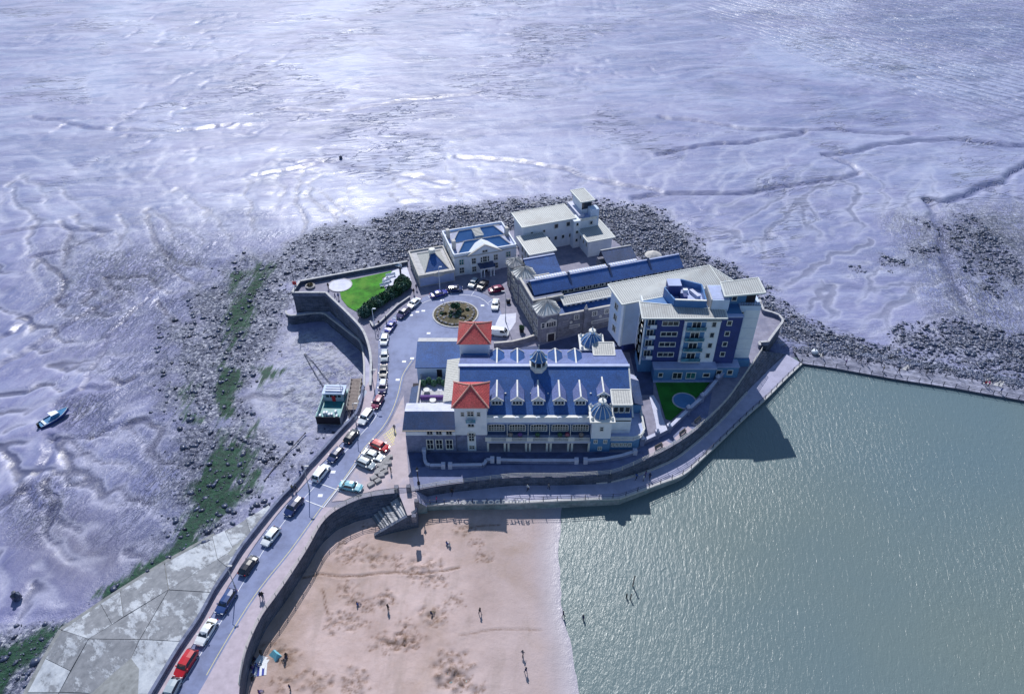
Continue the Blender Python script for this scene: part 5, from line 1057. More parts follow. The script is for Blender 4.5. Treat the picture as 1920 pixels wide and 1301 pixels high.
win(C, 5.2, -.35, .7, 1.0, 1.5, 0, 2, 2, .16); win(C, 11.3, -.35, .7, 1.0, 1.5, 0, 2, 2, .16)
for x in (1.9, 14.9): win(C, x, 0, .7, 1.1, 1.6, 0, 2, 2, .16, gm='glass_green' if x > 10 else 'glass'); win(C, x, 0, 3.3, 1.1, 1.5, 0, 2, 2, .16, gm='glass_green' if x > 10 else 'glass_green')
for k in range(4): win(C, 0, 2.2 + k * 2.9, 3.3, 0.9, 1.5, R(-90), 2, 2, .14)
po = MB().box(6.2, 10.4, -3.0, -.35, 2.75, 3.05).build('porch_roof', 'slate_dark', C); MB().box(6.3, 10.3, -2.9, -.4, 2.3, 2.75).build('porch_beam', 'render_white', po)
for x in (6.5, 7.4, 9.2, 10.1): MB().lathe([(.26, -.1), (.26, .1), (.2, .15), (.17, 2.1), (.24, 2.2), (.24, 2.3)], 10, (x, -2.7, 0)).build('porch_column', 'render_white', C)
o = MB().box(7.6, 8.9, -.42, -.35, -.1, 2.2).build('front_door', 'dark_int', C)
# ---------------------------------------------------------------- single-storey annex beside it
D = wthing('pavilion', 'low grey pavilion with hipped slate roof at the end of the lawn', 'pavilion', (-24.2, 162.6, 0), R(18))
MB().box(0, 9.6, 0, 12.6, -.3, 3.1).build('pavilion_wall', 'stone_trim', D); MB().box(.2, 9.4, -.05, .0, .2, 2.6).build('wall_panel', 'lead', D)
for y0, y1, x0, x1 in ((-.15, .2, -.1, 9.7), (12.4, 12.75, -.1, 9.7), (.2, 12.4, -.1, .25), (.2, 12.4, 9.35, 9.7)): MB().box(x0, x1, y0, y1, 3.1, 3.6).build('parapet', 'stone_trim', D)
for k in range(5): win(D, 0, 1.6 + k * 2.3, .8, .8, 1.7, R(-90), 1, 2, .15, 'stone_trim')
MB().box(.3, 9.3, .3, 12.3, 3.1, 3.2).build('flat_roof', 'coping', D); hipr(D, 2.0, 8.4, 1.4, 11.2, 3.25, 6.2, 2.9, 'slate', 'board_roof')
MB().lathe([(.9, 6.0), (.9, 6.9), (.7, 7.0)], 8, (5.2, 6.3, 0)).build('roof_vent', 'cream_trim', D)
MB().lathe([(1.6, 0), (1.6, .25)], 14).build('crest', 'stone_trim', D).matrix_basis = Matrix.Translation((5.4, -.1, 3.1)) @ Matrix.Rotation(R(90), 4, 'X') @ Matrix.Scale(.45, 4, (0, 1, 0))
# ---------------------------------------------------------------- white modern block at the back
E = wthing('modern_block', 'white modern flats with four separate pale metal roofs behind the baths', 'apartment block', (2.0, 171.5, 0), R(19.5))
def volume(par, x0, x1, y0, y1, z, tilt, nm, over=.6, mat='render_white', z0=-.3):
    MB().box(x0, x1, y0, y1, z0, z - .25 + min(0, tilt)).build(nm + '_wall', mat, par); return seam_roof(par, [(x0 - over, y0 - over, z), (x1 + over, y0 - over, z), (x1 + over, y1 + over, z + tilt), (x0 - over, y1 + over, z + tilt)], .5, name='roof', rib=.05)
ce, se = math.cos(R(19.5)), math.sin(R(19.5))
def eloc(u, v, z):
    x, y = g(u, v, z); x -= 2.0; y -= 171.5; return (x * ce + y * se, -x * se + y * ce)
def vol_px(px, z, tilt, nm, **k):
    q = [eloc(u, v, z) for u, v in px]; x0, x1 = (q[0][0] + q[3][0]) / 2, (q[1][0] + q[2][0]) / 2; y0, y1 = (q[2][1] + q[3][1]) / 2, (q[0][1] + q[1][1]) / 2
    volume(E, x0 + .6, x1 - .6, y0 + .6, y1 - .6, z, tilt, nm, **k); return x0 + .6, x1 - .6, y0 + .6, y1 - .6
r1 = vol_px([(960, 400), (1058, 382), (1079, 408), (979, 428)], 8.6, 0, 'long_block')
r2 = vol_px([(964, 440), (1020, 440), (1046, 470), (993, 477)], 6.0, 0, 'west_block')
r3 = vol_px([(1076, 426), (1115, 406), (1153, 440), (1108, 458)], 5.2, 0, 'east_block')
r4 = vol_px([(1071, 357), (1095, 353), (1114, 374), (1089, 381)], 12.2, 0, 'tower_block')
for k in range(4): win(E, r1[0] + 2.5 + k * 3.6, r1[2], 5.6 if k < 2 else 6.2, .6 if k < 2 else 1.0, .7 if k < 2 else 1.2, 0, 1, 1, .08); 
for k in range(4): win(E, r1[0] + 7.5 + k * 2.2, r1[2], 2.6, .7, 1.0, 0, 1, 1, .08)
for k in range(3): win(E, r2[0], r2[2] + 1.6 + k * 2.2, 3.2, 1.0, 1.5, R(-90), 2, 1, .1, gm='glass'); win(E, r2[0], r2[2] + 1.6 + k * 2.2, .6, 1.0, 1.5, R(-90), 2, 1, .1)
for k in range(4): win(E, r3[0], r3[2] + 1.2 + k * 2.0, 2.8, .6, 1.0, R(-90), 1, 1, .08)
xc = r1[1] - .6
o = MB().box(xc, xc + 2.0, r1[2] - 2.0, r1[2] + 1.5, -.3, 8.4).build('stair_turret', 'render_white', E)
for z in (2.0, 4.6, 7.0): win(E, xc + 1.0, r1[2] - 2.0, z, .6, .8, 0, 1, 1, .08)
MB().box(xc + 2.0, xc + 7.4, r1[2] - 1.0, r1[3] - 1.5, -.3, 8.0).build('link_block', 'render_white', E); MB().box(xc + 2.0, xc + 7.4, r1[2] - 1.0, r1[3] - 1.5, 8.02, 8.1).build('link_roof', 'lead', E); MB().box(xc + 2.0, xc + 7.4, r1[2] - 1.2, r1[2] - 1.0, 7.6, 8.4).build('link_parapet', 'cream_trim', E); win(E, xc + 5.6, r1[2] - 1.2 - .0, 6.2, .7, .9, 0, 1, 1, .08)
MB().box(r4[1] - 1.2, r4[1] + 1.2, r4[2] - 2.6, r4[2] - .2, -.3, 10.4).build('lift_shaft', 'render_pale', E); MB().box(r4[0], r4[1], r4[2] - .1, r4[2], 9.6, 11.6).build('tower_glazing', 'glass', E)
MB().box(r4[0] - 1.6, r4[0], r4[2] - 2, r4[3], 8.0, 9.0).build('terrace_parapet', 'lead_pale', E)
# ---------------------------------------------------------------- tall flats on the right
F = wthing('apartment_tower', 'tall blue and white apartment block with ribbed metal roofs', 'apartment block', (36.0, 127.8, 0))
FX, FY = 36.0, 127.8
fl = lambda x, y: (x - FX, y - FY)
def fq(px, z): return [(*fl(*g(u, v, zz)), zz) for (u, v), zz in zip(px, z if hasattr(z, '__len__') else [z] * len(px))]
# rotated rear wing
wq = [(22.6, 140.2), (24.6, 134.2), (31.5, 136.0), (48.2, 141.3), (46.0, 146.6)]
MB().prism([fl(*q) for q in wq], 3.0, 14.6).build('rear_wing_wall', 'render_pale', F); MB().prism([fl(24.0, 141), fl(26, 136), fl(47.5, 142), fl(45.5, 146)], -.3, 3.0).build('rear_wing_base', 'navy', F)
a4 = [(21.7, 140.9, 14.8), (24.1, 133.6, 14.8), (47.6, 140.6, 15.6), (45.9, 147.6, 15.6)]
seam_roof(F, [(a4[1][0] - FX, a4[1][1] - FY, 15.0), (a4[2][0] - FX, a4[2][1] - FY, 15.4), (a4[3][0] - FX, a4[3][1] - FY, 16.2), (a4[0][0] - FX, a4[0][1] - FY, 15.4)], .5, th=.35, name='rear_roof')
seam_roof(F, [(*fl(47.6, 140.6), 15.45), (*fl(50.2, 137.5), 15.3), (*fl(51.0, 141.2), 15.6), (*fl(45.9, 147.6), 16.25)], .5, th=.35, name='rear_roof')
dx, dy = 2.0, -6.0; an = math.atan2(-6.0, 2.0)
for k in range(3):
    for z in (5.0, 8.2, 11.2):
        if k == 1: win(F, 23.6 - FX, 137.2 - FY, z, 1.5, 1.5, R(-90) + R(18.4), 2, 1, .12)
MB().prism([fl(24.3, 134.6), fl(24.65, 133.95), fl(25.1, 134.1), fl(24.8, 134.7)], 3.0, 14.6).build('corner_pilaster', 'render_white', F)
# main front block
MB().prism([fl(28.4, 128.5), fl(49.2, 128.5), fl(49.2, 139.0), fl(42, 137.6), fl(28.4, 133.6)], -.3, 15.9).build('front_wall', 'render_blue', F)
MB().box(28.4 - FX, 28.7 - FX, .3, 8, 2.5, 15.9).build('side_wall', 'render_white', F)
b1 = (31.0 - FX, 36.8 - FX); b2 = (36.8 - FX, 44.5 - FX); b3 = (44.5 - FX, 49.2 - FX)
MB().box(b1[0], b1[1], 0, .8, 3.6, 15.4).build('navy_bay', 'navy', F); MB().box(b1[0], b1[1] + .1, -.1, .9, 15.4, 15.6).build('bay_cap', 'lead', F)
MB().box(b2[0], b2[1], -.5, .75, 3.3, 15.0).build('white_bay', 'render_white', F); MB().box(b2[0] - .1, b2[1] + .1, -.65, .9, 15.0, 15.25).build('bay_cap', 'cream_trim', F)
MB().box(b3[0], b3[1], 0.1, .85, 3.0, 15.8).build('navy_bay', 'navy', F); MB().box(b3[0], b3[1] + .1, -.1, .9, 15.8, 16.1).build('bay_cap', 'lead', F)
for k in range(4):
    z = 4.7 + k * 2.85
    win(F, (b1[0] + b1[1]) / 2, 0, z + .5, 3.4, 1.0, 0, 3, 1, .14, gm='glass'); win(F, b2[1] - 1.4, -.5, z + .5, .8, 1.2, 0, 1, 1, .14); win(F, b3[0] + 2.0, .1, z + .5, .85, 1.05, 0, 1, 1, .14)
    # recessed balconies of the white bay
    o = MB().box(b2[0] + .5, b2[0] + 4.6, -.55, -.5, z - .2, z + 2.2).build('balcony_recess', 'render_blue', F); MB().box(b2[0] + .4, b2[0] + 4.7, -1.3, -.5, z - .35, z - .15).build('balcony_floor', 'cream_trim', F)
    win(F, b2[0] + 2.55, -.56, z - .1, 1.7, 1.9, 0, 2, 1, .14, name='balcony_door'); MB().box(b2[0] + .45, b2[0] + 4.65, -1.28, -1.22, z - .15, z + .75).build('balcony_front', 'balcony_glass', F)
    # left recessed bay
    win(F, 29.9 - FX, .7, z, 1.3, 1.6, 0, 2, 1, .12, name='balcony_door'); MB().box(28.8 - FX, 31.0 - FX, -.4, .7, z - .3, z - .1).build('balcony_floor', 'lead', F); MB().box(29.6 - FX, 31.0 - FX, -.38, -.32, z - .1, z + .75).build('balcony_front', 'render_white', F)
    for j in range(2): win(F, 28.4 - FX, 2.2 + j * 3, z + .3, 1.0, 1.2, R(-90), 1, 1, .1)
# plinth storey
MB().box(31.4 - FX, 44.9 - FX, -2.5, .6, -.3, 3.5).build('plinth', 'render_blue', F); MB().box(31.2 - FX, 45.1 - FX, -2.7, -.3, 3.5, 3.9).build('plinth_cap', 'lead', F)
win(F, 32.9 - FX, -2.5, 1.4, .8, 1.0, 0, 1, 1, .14); win(F, 36.6 - FX, -2.5, .9, 1.9, 1.6, 0, 2, 1, .14); win(F, 39.6 - FX, -2.5, .9, 1.9, 1.6, 0, 2, 1, .14, gm='glass_green'); win(F, 43.0 - FX, -2.5, 1.4, 1.3, .9, 0, 1, 1, .14)
MB().box(45.0 - FX, 50.5 - FX, -1.2, 1.5, -.3, 2.9).build('side_plinth', 'render_blue', F); MB().box(45.0 - FX, 50.6 - FX, -1.3, 1.5, 2.9, 3.05).build('plinth_cap', 'lead', F)
for x in (46.2, 48.6): win(F, x - FX, -1.2, 1.0, 1.0, 1.1, 0, 1, 1, .14)
MB().box(31.4 - FX, 45 - FX, -3.0, -2.52, -.1, .35).build('garden_step', 'lead', F)
# pale stair tower
MB().prism([fl(49.2, 131.3), fl(53.8, 131.3), fl(53.8, 137), fl(49.2, 137)], 1.8, 16.3).build('tower_wall', 'render_pale', F); MB().box(50.6 - FX, 53.81 - FX, 3.42, 3.5, 1.85, 15.2).build('tower_panel', 'render_white', F)
for z in (4.5, 7.4, 10.3, 13.0): MB().box(50.6 - FX, 53.82 - FX, 3.40, 3.43, z, z + .05).build('panel_joint', 'lead', F)
MB().box(50 - FX, 54 - FX, 2.6, 9, -.3, 1.8).build('tower_base', 'render_blue', F); win(F, 49.9 - FX, 3.5, 13.6, .8, 1.1, 0, 1, 1, .12)
# roofs of the front block
q = [(*fl(27.5, 126.9), 16.2), (*fl(45.6, 126.9), 16.2), (*fl(45.6, 129.6), 16.5), (*fl(27.5, 131.9), 16.9)]
seam_roof(F, q, .5, th=.3, name='front_roof'); MB().prism([fl(28.5, 130.8), fl(49.0, 130.8), fl(49.0, 138.9), fl(42, 137.4), fl(28.5, 133.4)], 15.9, 16.05).build('flat_roof', 'blue_metal', F)
# blue plant enclosure
pe = [(33.3, 135.2), (34.8, 130.6), (41.4, 130.2), (41.6, 136.5), (37.5, 138.5)]
for i in range(5):
    a, b_ = pe[i], pe[(i + 1) % 5]
    if i in (0, 1, 2, 3, 4): MB().beam((*fl(*a), 18.4), (*fl(*b_), 18.4), .3, 2.4).build('plant_screen', 'blue_metal', F)
MB().prism([fl(*q_) for q_ in pe], 16.06, 16.9).build('plant_deck', 'lead', F); MB().beam((*fl(*pe[1]), 18.55), (*fl(*pe[2]), 18.55), .45, .15).build('screen_cap', 'cream_trim', F)
o = MB().box(33.8 - FX, 36.6 - FX, 6.2, 8.8, 16.9, 19.6).build('plant_room', 'navy', F); MB().box(33.75 - FX, 36.65 - FX, 6.15, 8.85, 19.6, 19.75).build('plant_roof', 'lead', o)
MB().box(36.3 - FX, 37.9 - FX, 4.6, 6.0, 16.9, 17.9).build('air_unit', 'navy', F); MB().box(37.5 - FX, 38.5 - FX, 7.4, 8.2, 16.9, 17.7).build('air_unit', 'render_white', F); MB().prism([fl(38.8, 135.5), fl(39.6, 135.8), fl(40.9, 133.2), fl(40.1, 132.9)], 16.9, 17.7).build('air_unit', 'lead_pale', F)
# pale box and raised pavilion roof
MB().box(42.3 - FX, 46.2 - FX, 1.9, 7.6, 16.0, 18.9).build('stair_box', 'render_pale', F); MB().box(42.6 - FX, 45.9 - FX, 2.2, 7.3, 18.92, 18.97).build('box_roof', 'lead', F); MB().box(42.24 - FX, 42.5 - FX, 1.85, 7.66, 16.02, 19.1).build('box_edge', 'coping', F)
MB().box(46.2 - FX, 52.6 - FX, 4.6, 8.2, 16.0, 19.6).build('pavilion_wall', 'render_blue', F); win(F, 48.0 - FX, 4.6, 17.0, .9, 1.2, 0, 1, 1, .12); MB().box(50.6 - FX, 52.5 - FX, 4.5, 4.6, 16.6, 19).build('pavilion_opening', 'dark_int', F)
seam_roof(F, [(44.9 - FX, 1.9, 19.9), (53.9 - FX, 3.3, 19.9), (53.6 - FX, 8.6, 20.2), (45.0 - FX, 6.7, 20.2)], .5, th=.3, name='pavilion_roof')
fence_bal(F, (49.4 - FX, 3.6, 16.3), (53.7 - FX, 3.6, 16.3), .9, .5, 'roof_rail', 'rail_iron', .04, top=.06)
# garden wall of the flats with stone gate piers
pl = [(1204, 826), (1232, 813), (1254, 802), (1290, 768), (1316, 745), (1345, 711), (1372, 680)]
t = thing('garden_wall', 'long garden wall with stone piers below the blue flats', 'wall'); ln = [Vector(g(u, v, 1.2)) for u, v in pl]; mb = MB(); cb = MB()
for a, b_ in zip(ln[:-1], ln[1:]): mb.beam((a.x, a.y, 1.2), (b_.x, b_.y, 1.2), .5, 1.3); cb.beam((a.x, a.y, 1.33), (b_.x, b_.y, 1.33), .7, .13)
mb.build('masonry', 'plinth_stone', t); cb.build('coping', 'lead_pale', t)
for q_ in ln[:6]: MB().box(q_.x - .45, q_.x + .45, q_.y - .45, q_.y + .45, -.1, 2.0).build('pier', 'plinth_stone', t); MB().lathe([(.5, 2.0), (.5, 2.1), (.1, 2.2), (.3, 2.45), (.1, 2.7)], 8, (q_.x, q_.y, 0)).build('pier_cap', 'lead_pale', t)
# rear boundary wall behind the theatre
wall_line('boundary_wall', 'stone boundary wall between forecourt and service passage', [Vector(g(u, v, 1.2)) for u, v in [(926, 643), (960, 640), (985, 634), (1006, 627)]], -.1, 1.2, .4, 'wall_stone', 'stone_trim')
# ================================================================== OBJECTS
# ---------------------------------------------------------------- railings
def railing(name, label, line, h, step, mat, rails=(1.0, 0.55), pr=0.05, rr=0.035, rec=0.0, group=None):
    """line: 3-D polyline at foot level"""
    t = thing(name, label, 'railing', tuple(line[0])); o0 = Vector(line[0]); mb = MB(); L = [Vector(q) for q in line]
    for f in rails:
        for a, b_ in zip(L[:-1], L[1:]): mb.bar(a - o0 + Vector((0, 0, h * f)), b_ - o0 + Vector((0, 0, h * f)), rr, 5)
    mb.build('rails', mat, t); pm = MB().bar((0, 0, 0), (0, 0, h + 0.08), pr, 6, pr * .8).mesh('post', mat)
    for q in resample(L, step): inst('post', pm, t, q - o0)
    return t
railing('railing', 'pale three-bar railing along the edge of the upper promenade', [(q.x, q.y, 0.02) for q in UPs], 1.1, 2.6, 'rail_pale', (1.0, 0.66, 0.33), 0.06, 0.05)
railing('railing', 'pale railing on the beach wall beside the causeway footway', [(q.x, q.y, 0.12) for q in Es[:44]], 1.1, 2.4, 'rail_pale', (1.0, 0.66, 0.33), 0.06, 0.05)
railing('railing', 'dark post and rail fence on the lake edge of the lower promenade', [(q.x, q.y, q.z + .06) for q in EGs], 1.1, 2.7, 'rail_iron', (0.95, 0.5), 0.085, 0.04)
railing('railing', 'dark post and rail fence on the lake side of the narrow causeway', [(q.x, q.y, -4.2) for q in offset2([tuple(q) for q in CL], 0.3)] if False else [(a[0], a[1], -4.2) for a in offset2([tuple(q) for q in CL], 0.3)], 1.1, 2.6, 'rail_iron', (0.95, 0.5), 0.085, 0.04)
ml = [a.lerp(b_, 0.6) for a, b_ in zip(CL, CS)]
railing('railing', 'dark post and rail fence down the middle of the narrow causeway', [(a.x, a.y, -4.2) for a in ml], 1.1, 2.8, 'rail_iron', (0.95, 0.5), 0.085, 0.04)
# lettering fixed to the promenade railing
LT = thing('railing_letters', 'large white letters fixed to the lower promenade railing', 'letters', (0, 0, 0))
def letter(ch, par, loc, size, rz, mat, ext=0.05):
    cu = bpy.data.curves.new('letter', 'FONT'); cu.body = ch; cu.size = size; cu.extrude = ext; cu.align_x = 'CENTER'; cu.offset = 0.018
    o = bpy.data.objects.new('letter', cu); link(o); dg = bpy.context.evaluated_depsgraph_get(); me = bpy.data.meshes.new_from_object(o.evaluated_get(dg)); bpy.data.objects.remove(o)
    me.materials.clear(); me.materials.append(M[mat]); q = inst('letter', me, par, loc, (R(90), 0, rz)); return q
for ch, u in zip('FLOATTOGETHER', (848, 858.5, 870, 881.5, 892, 908, 920.5, 933, 944, 954.5, 964, 974, 984)):
    x, y, z = gz(u, 944.5 - (u - 865) * 0.02, -2.3); letter(ch, LT, (x, y - .12, z + .05), 1.5, R(1), 'sign_white')
# ---------------------------------------------------------------- steps to the beach
t = thing('beach_steps', 'flight of concrete steps going down from the promenade to the sand', 'steps', (0, 0, 0))
tn, ts = Vector(g(756, 925, -.3)), Vector(g(775, 960, -.8)); bn, bs = Vector(g(697, 970, -4.2)), Vector(g(716, 997, -4.2)); n = 15
for k in range(n):
    f0, f1 = k / n, (k + 1) / n
    if 6 <= k <= 9: zz = -2.35
    else: zz = -.35 - 3.6 * (f0 if k < 6 else f0)
    q = [tn.lerp(bn, f0), tn.lerp(bn, f1), ts.lerp(bs, f1), ts.lerp(bs, f0)]; MB().prism([tuple(a) for a in q], -5.0, zz).build('step', 'coping' if k % 2 else 'slab', t)
ds = (bs - ts).normalized(); nw = Vector((ds.y, -ds.x)); nw = nw if nw.y < 0 else -nw
a, b_ = ts + nw * .35 - ds * .4, bs + nw * .35 + ds * 1.5
MB().add([(a.x, a.y, .3), (b_.x, b_.y, -3.6), (b_.x, b_.y, -5), (a.x, a.y, -5), (a.x + nw.x * .6, a.y + nw.y * .6, .3), (b_.x + nw.x * .6, b_.y + nw.y * .6, -3.6), (b_.x + nw.x * .6, b_.y + nw.y * .6, -5), (a.x + nw.x * .6, a.y + nw.y * .6, -5)], [(0, 1, 2, 3), (7, 6, 5, 4), (0, 4, 5, 1), (1, 5, 6, 2), (2, 6, 7, 3), (3, 7, 4, 0)]).build('side_wall', 'sea_wall', t)
slabn('landing', poly([(743, 916), (768, 913), (782, 925), (782, 962), (764, 966), (752, 935)], -.1), -5, -.1, 'plaza', t, side='sea_wall')
for u, v in ((743, 914), (766, 913), (781, 940), (776, 968)): x, y = g(u, v, 1.0); MB().box(x - .4, x + .4, y - .4, y + .4, -.2, 1.35).build('pier', 'wall_stone', t)
slabn('ramp', poly([(781, 922), (800, 918), (800, 945), (781, 948)], -1.6), -5, [-.15, -2.35, -2.35, -.15], 'prom', t, side='sea_wall_pale')
# ---------------------------------------------------------------- cars
def car_meshes(kind):
    """x forward; returns dict of meshes for one body style"""
    P = {'hatch': (4.1, 1.78, 1.48, 0.93, (0.24, 0.36, 0.84, 0.99), 0.9), 'saloon': (4.6, 1.8, 1.44, 0.92, (0.26, 0.40, 0.70, 0.86), 0.88), 'suv': (4.5, 1.86, 1.68, 1.02, (0.24, 0.35, 0.88, 0.99), 0.92),
         'wagon': (4.6, 1.8, 1.5, 0.94, (0.25, 0.38, 0.90, 0.995), 0.9), 'van': (4.7, 1.9, 2.0, 1.15, (0.10, 0.24, 0.99, 1.0), 0.95)}[kind]
    L, W, H, belt, (a, b_, c, d), rw = P; hw = W / 2; X = lambda t: L / 2 - t * L
    body = MB(); secs = []
    st = [(0.0, .38, .62, .74), (0.03, .30, .70, .88), (0.10, .24, .80 if kind != 'van' else .95, .96), (a, .22, belt - .02, 1.0), (0.5, .2, belt, 1.0), (0.8, .22, belt, 1.0), (0.95, .26, belt - (.0 if kind != 'saloon' else .04), .95), (1.0, .36, belt - .12, .86)]
    for t, zl, zh, wf in st:
        w_ = hw * wf; secs.append([(X(t), -w_ * .9, zl), (X(t), -w_, zl + .18), (X(t), -w_, zh - .16), (X(t), -w_ * .93, zh), (X(t), 0, zh + .03), (X(t), w_ * .93, zh), (X(t), w_, zh - .16), (X(t), w_, zl + .18), (X(t), w_ * .9, zl)])
    n = 9; vs = [v for s in secs for v in s]; fs = [(i * n + j, i * n + (j + 1) % n, (i + 1) * n + (j + 1) % n, (i + 1) * n + j) for i in range(len(secs) - 1) for j in range(n)] + [tuple(range(n))[::-1], tuple(range((len(secs) - 1) * n, len(secs) * n))]
    body.add(vs, fs)
    # greenhouse shell with rounded roof
    bw, tw = hw * .9, hw * .72 * rw / .9; zb, zt = belt - .04, H
    base = [(X(a), bw), (X(b_), tw), (X(c), tw), (X(d), bw)]
    def ring(y): return [(X(a), y * bw, zb), (X(b_), y * tw, zt - .07 * abs(y)), (X((b_ + c) / 2), y * tw, zt + .04 - .07 * abs(y)), (X(c), y * tw, zt - .07 * abs(y) - .02), (X(d), y * bw, zb)]
    ys_ = (-1, -.5, 0, .5, 1); rs = [ring(y) for y in ys_]; vs = [v for r_ in rs for v in r_]; m_ = 5
    fs = [(i * m_ + j, (i + 1) * m_ + j, (i + 1) * m_ + j + 1, i * m_ + j + 1) for i in range(4) for j in range(m_ - 1)] + [tuple(range(m_)), tuple(range(4 * m_, 5 * m_))[::-1]]
    body.add(vs, fs)
    for s in (-1, 1): body.box(X(a) - .35, X(a) - .15, s * hw - .02 if s > 0 else s * hw - .16, s * hw + .16 if s > 0 else s * hw + .02, zb - .02, zb + .14)
    out = {'body': body.mesh('body', 'paint_white', smooth=False)}
    def pane(name, q, e): # quad lifted off the shell
        v = [Vector(x) for x in q]; nrm = (v[1] - v[0]).cross(v[2] - v[0]).normalized(); c0 = sum(v, Vector()) / len(v)
        if nrm.dot(c0 - Vector((0, 0, H * .6))) < 0: nrm = -nrm
        v = [c0 + (x - c0) * e + nrm * .015 for x in v]; k = len(v); b2 = [x - nrm * .05 for x in v]
        return MB().add(v + b2, [tuple(range(k)), tuple(range(k, 2 * k))[::-1]] + [(i, k + i, k + (i + 1) % k, (i + 1) % k) for i in range(k)]).mesh(name, 'car_glass')
    lo = lambda t, y: (X(t), y * bw, zb + .03)
    hi = lambda t, y: (X(t), y * tw, zt - .08)
    out['windscreen'] = pane('windscreen', [lo(a, -1), lo(a, 1), hi(b_, 1), hi(b_, -1)], .88)
    out['rear_window'] = pane('rear_window', [lo(d, -1), lo(d, 1), hi(c, 1), hi(c, -1)], .84)
    for s, k in ((-1, 'side_window_r'), (1, 'side_window_l')):
        e0 = a + .03; e1 = d - .03 if kind != 'van' else 0.45; e2 = c - .02 if kind != 'van' else 0.43
        out[k] = pane('side_window', [lo(e0, s), hi(b_ + .02, s), hi(e2, s), lo(e1, s)], .9)
    wh = MB().lathe([(.18, -.1), (.32, -.1), (.33, -.04), (.33, .04), (.32, .1), (.18, .1)], 14).mesh('wheel', 'tyre'); rim = MB().lathe([(.2, -.108), (.21, -.06), (.21, .06), (.2, .108)], 10).mesh('rim', 'rim')
    out['wheel'] = wh; out['rim'] = rim
    out['headlight'] = MB().box(-.16, .05, -.2, .2, -.07, .07).mesh('headlight', 'lamp_glass'); out['tail_light'] = MB().box(-.04, .12, -.1, .1, -.16, .16).mesh('tail_light', 'tail_red')
    out['plate'] = MB().box(-.02, .02, -.26, .26, -.06, .06).mesh('number_plate', 'sign_white')
    out['P'] = (L, W, H, belt, a, d); return out
CM = {}
def car(kind, paint, label, u, v, ang=None, ahead=None, z=0.0, group='parked cars', roof=None):
    if kind not in CM: CM[kind] = car_meshes(kind)
    m_ = CM[kind]; L, W, H, belt, a, d = m_['P']; x, y = g(u, v, z + .5)
    if ahead: ax, ay = g(ahead[0], ahead[1], z + .5); ang = math.atan2(ay - y, ax - x)
    else: ang = R(ang)
    t = thing('parked_car' if kind != 'van' else 'parked_van', label, 'car' if kind != 'van' else 'van', (x, y, z), ang, group)
    o = inst('body', m_['body'], t); o.material_slots[0].link = 'OBJECT'; o.material_slots[0].material = M['paint_' + paint]
    for k in ('windscreen', 'rear_window', 'side_window_r', 'side_window_l'): inst(k.replace('_r', '', 1) if k == 'side_window_r' else k.replace('_l', '') if k == 'side_window_l' else k, m_[k], t)
    for sx in (L * .31, -L * .30):
        for sy in (-1, 1): w_ = inst('wheel', m_['wheel'], t, (sx, sy * (W / 2 - .1), .33), (R(90), 0, 0)); inst('rim', m_['rim'], w_)
    for s in (-1, 1): inst('headlight', m_['headlight'], t, (L / 2 - .1, s * W * .33, .63)); inst('tail_light', m_['tail_light'], t, (-L / 2 + .02, s * W * .38, belt - .2))
    inst('number_plate', m_['plate'], t, (L / 2 - .0, 0, .42)); inst('number_plate', m_['plate'], t, (-L / 2 + .0, 0, .55))
    if roof: MB().box(-L * .36, L * .08, -W * .33, W * .33, H - .02, H + .05).build('roof_panel', roof, t)
    return t
rowp = [(320, 1296), (349, 1244), (387, 1185), (424, 1128), (466, 1060), (508, 1006), (551, 950), (602, 887), (629, 853), (659, 818), (686, 782), (708, 754), (718, 725), (719, 697), (721, 667), (721, 637), (732, 612), (756, 587), (776, 569)]
rowc = [('hatch', 'silver', 'silver hatchback cut by the bottom edge of the picture'), ('suv', 'red', 'bright red people carrier parked on the causeway road'), ('saloon', 'white', 'long white saloon parked behind the red people carrier'), ('wagon', 'midblue', 'blue estate car parked beside the tall causeway street lamp'),
        ('hatch', 'black', 'black hatchback parked between blue estate and white hatchback'), ('hatch', 'white', 'white hatchback parked next to a short painted bay mark on the causeway'), ('suv', 'darkblue', 'dark blue off-roader standing on the white road line'), ('suv', 'white', 'large white off-roader beside the lamp and the two walkers'),
        ('hatch', 'darkblue', 'dark blue hatchback parked just beyond the white off-roader'), ('hatch', 'black', 'black hatchback opposite the bright red parked car'), ('suv', 'white', 'white off-roader parked alongside the stranded ferry'), ('hatch', 'magenta', 'wine red hatchback in the kerbside row'),
        ('hatch', 'purple', 'dark purple car with white roof beyond the wine red one'), ('saloon', 'black', 'black saloon in the kerbside row by the theatre'), ('hatch', 'silver', 'pale silver hatchback between black saloon and white hatchback'), ('hatch', 'white', 'white hatchback beside the harbour walk at the road bend'),
        ('saloon', 'blue', 'bright blue saloon parked below the hedge'), ('suv', 'purple', 'dark purple off-roader parked by the hedge'), ('saloon', 'white', 'white saloon at the upper end of the hedge row')]
for i, ((k, c, lb), (u, v)) in enumerate(zip(rowc, rowp)):
    a = rowp[max(0, i - 1)]; b_ = rowp[min(len(rowp) - 1, i + 1)]; pa_, pb_ = g(*a), g(*b_); an = math.degrees(math.atan2(pa_[1] - pb_[1], pa_[0] - pb_[0])) + random.uniform(-2, 2)
    if i in (4, 7, 9): an += 180
    car(k, c, lb, u, v, an, group='cars parked along the kerb', roof='render_white' if i == 12 else None)
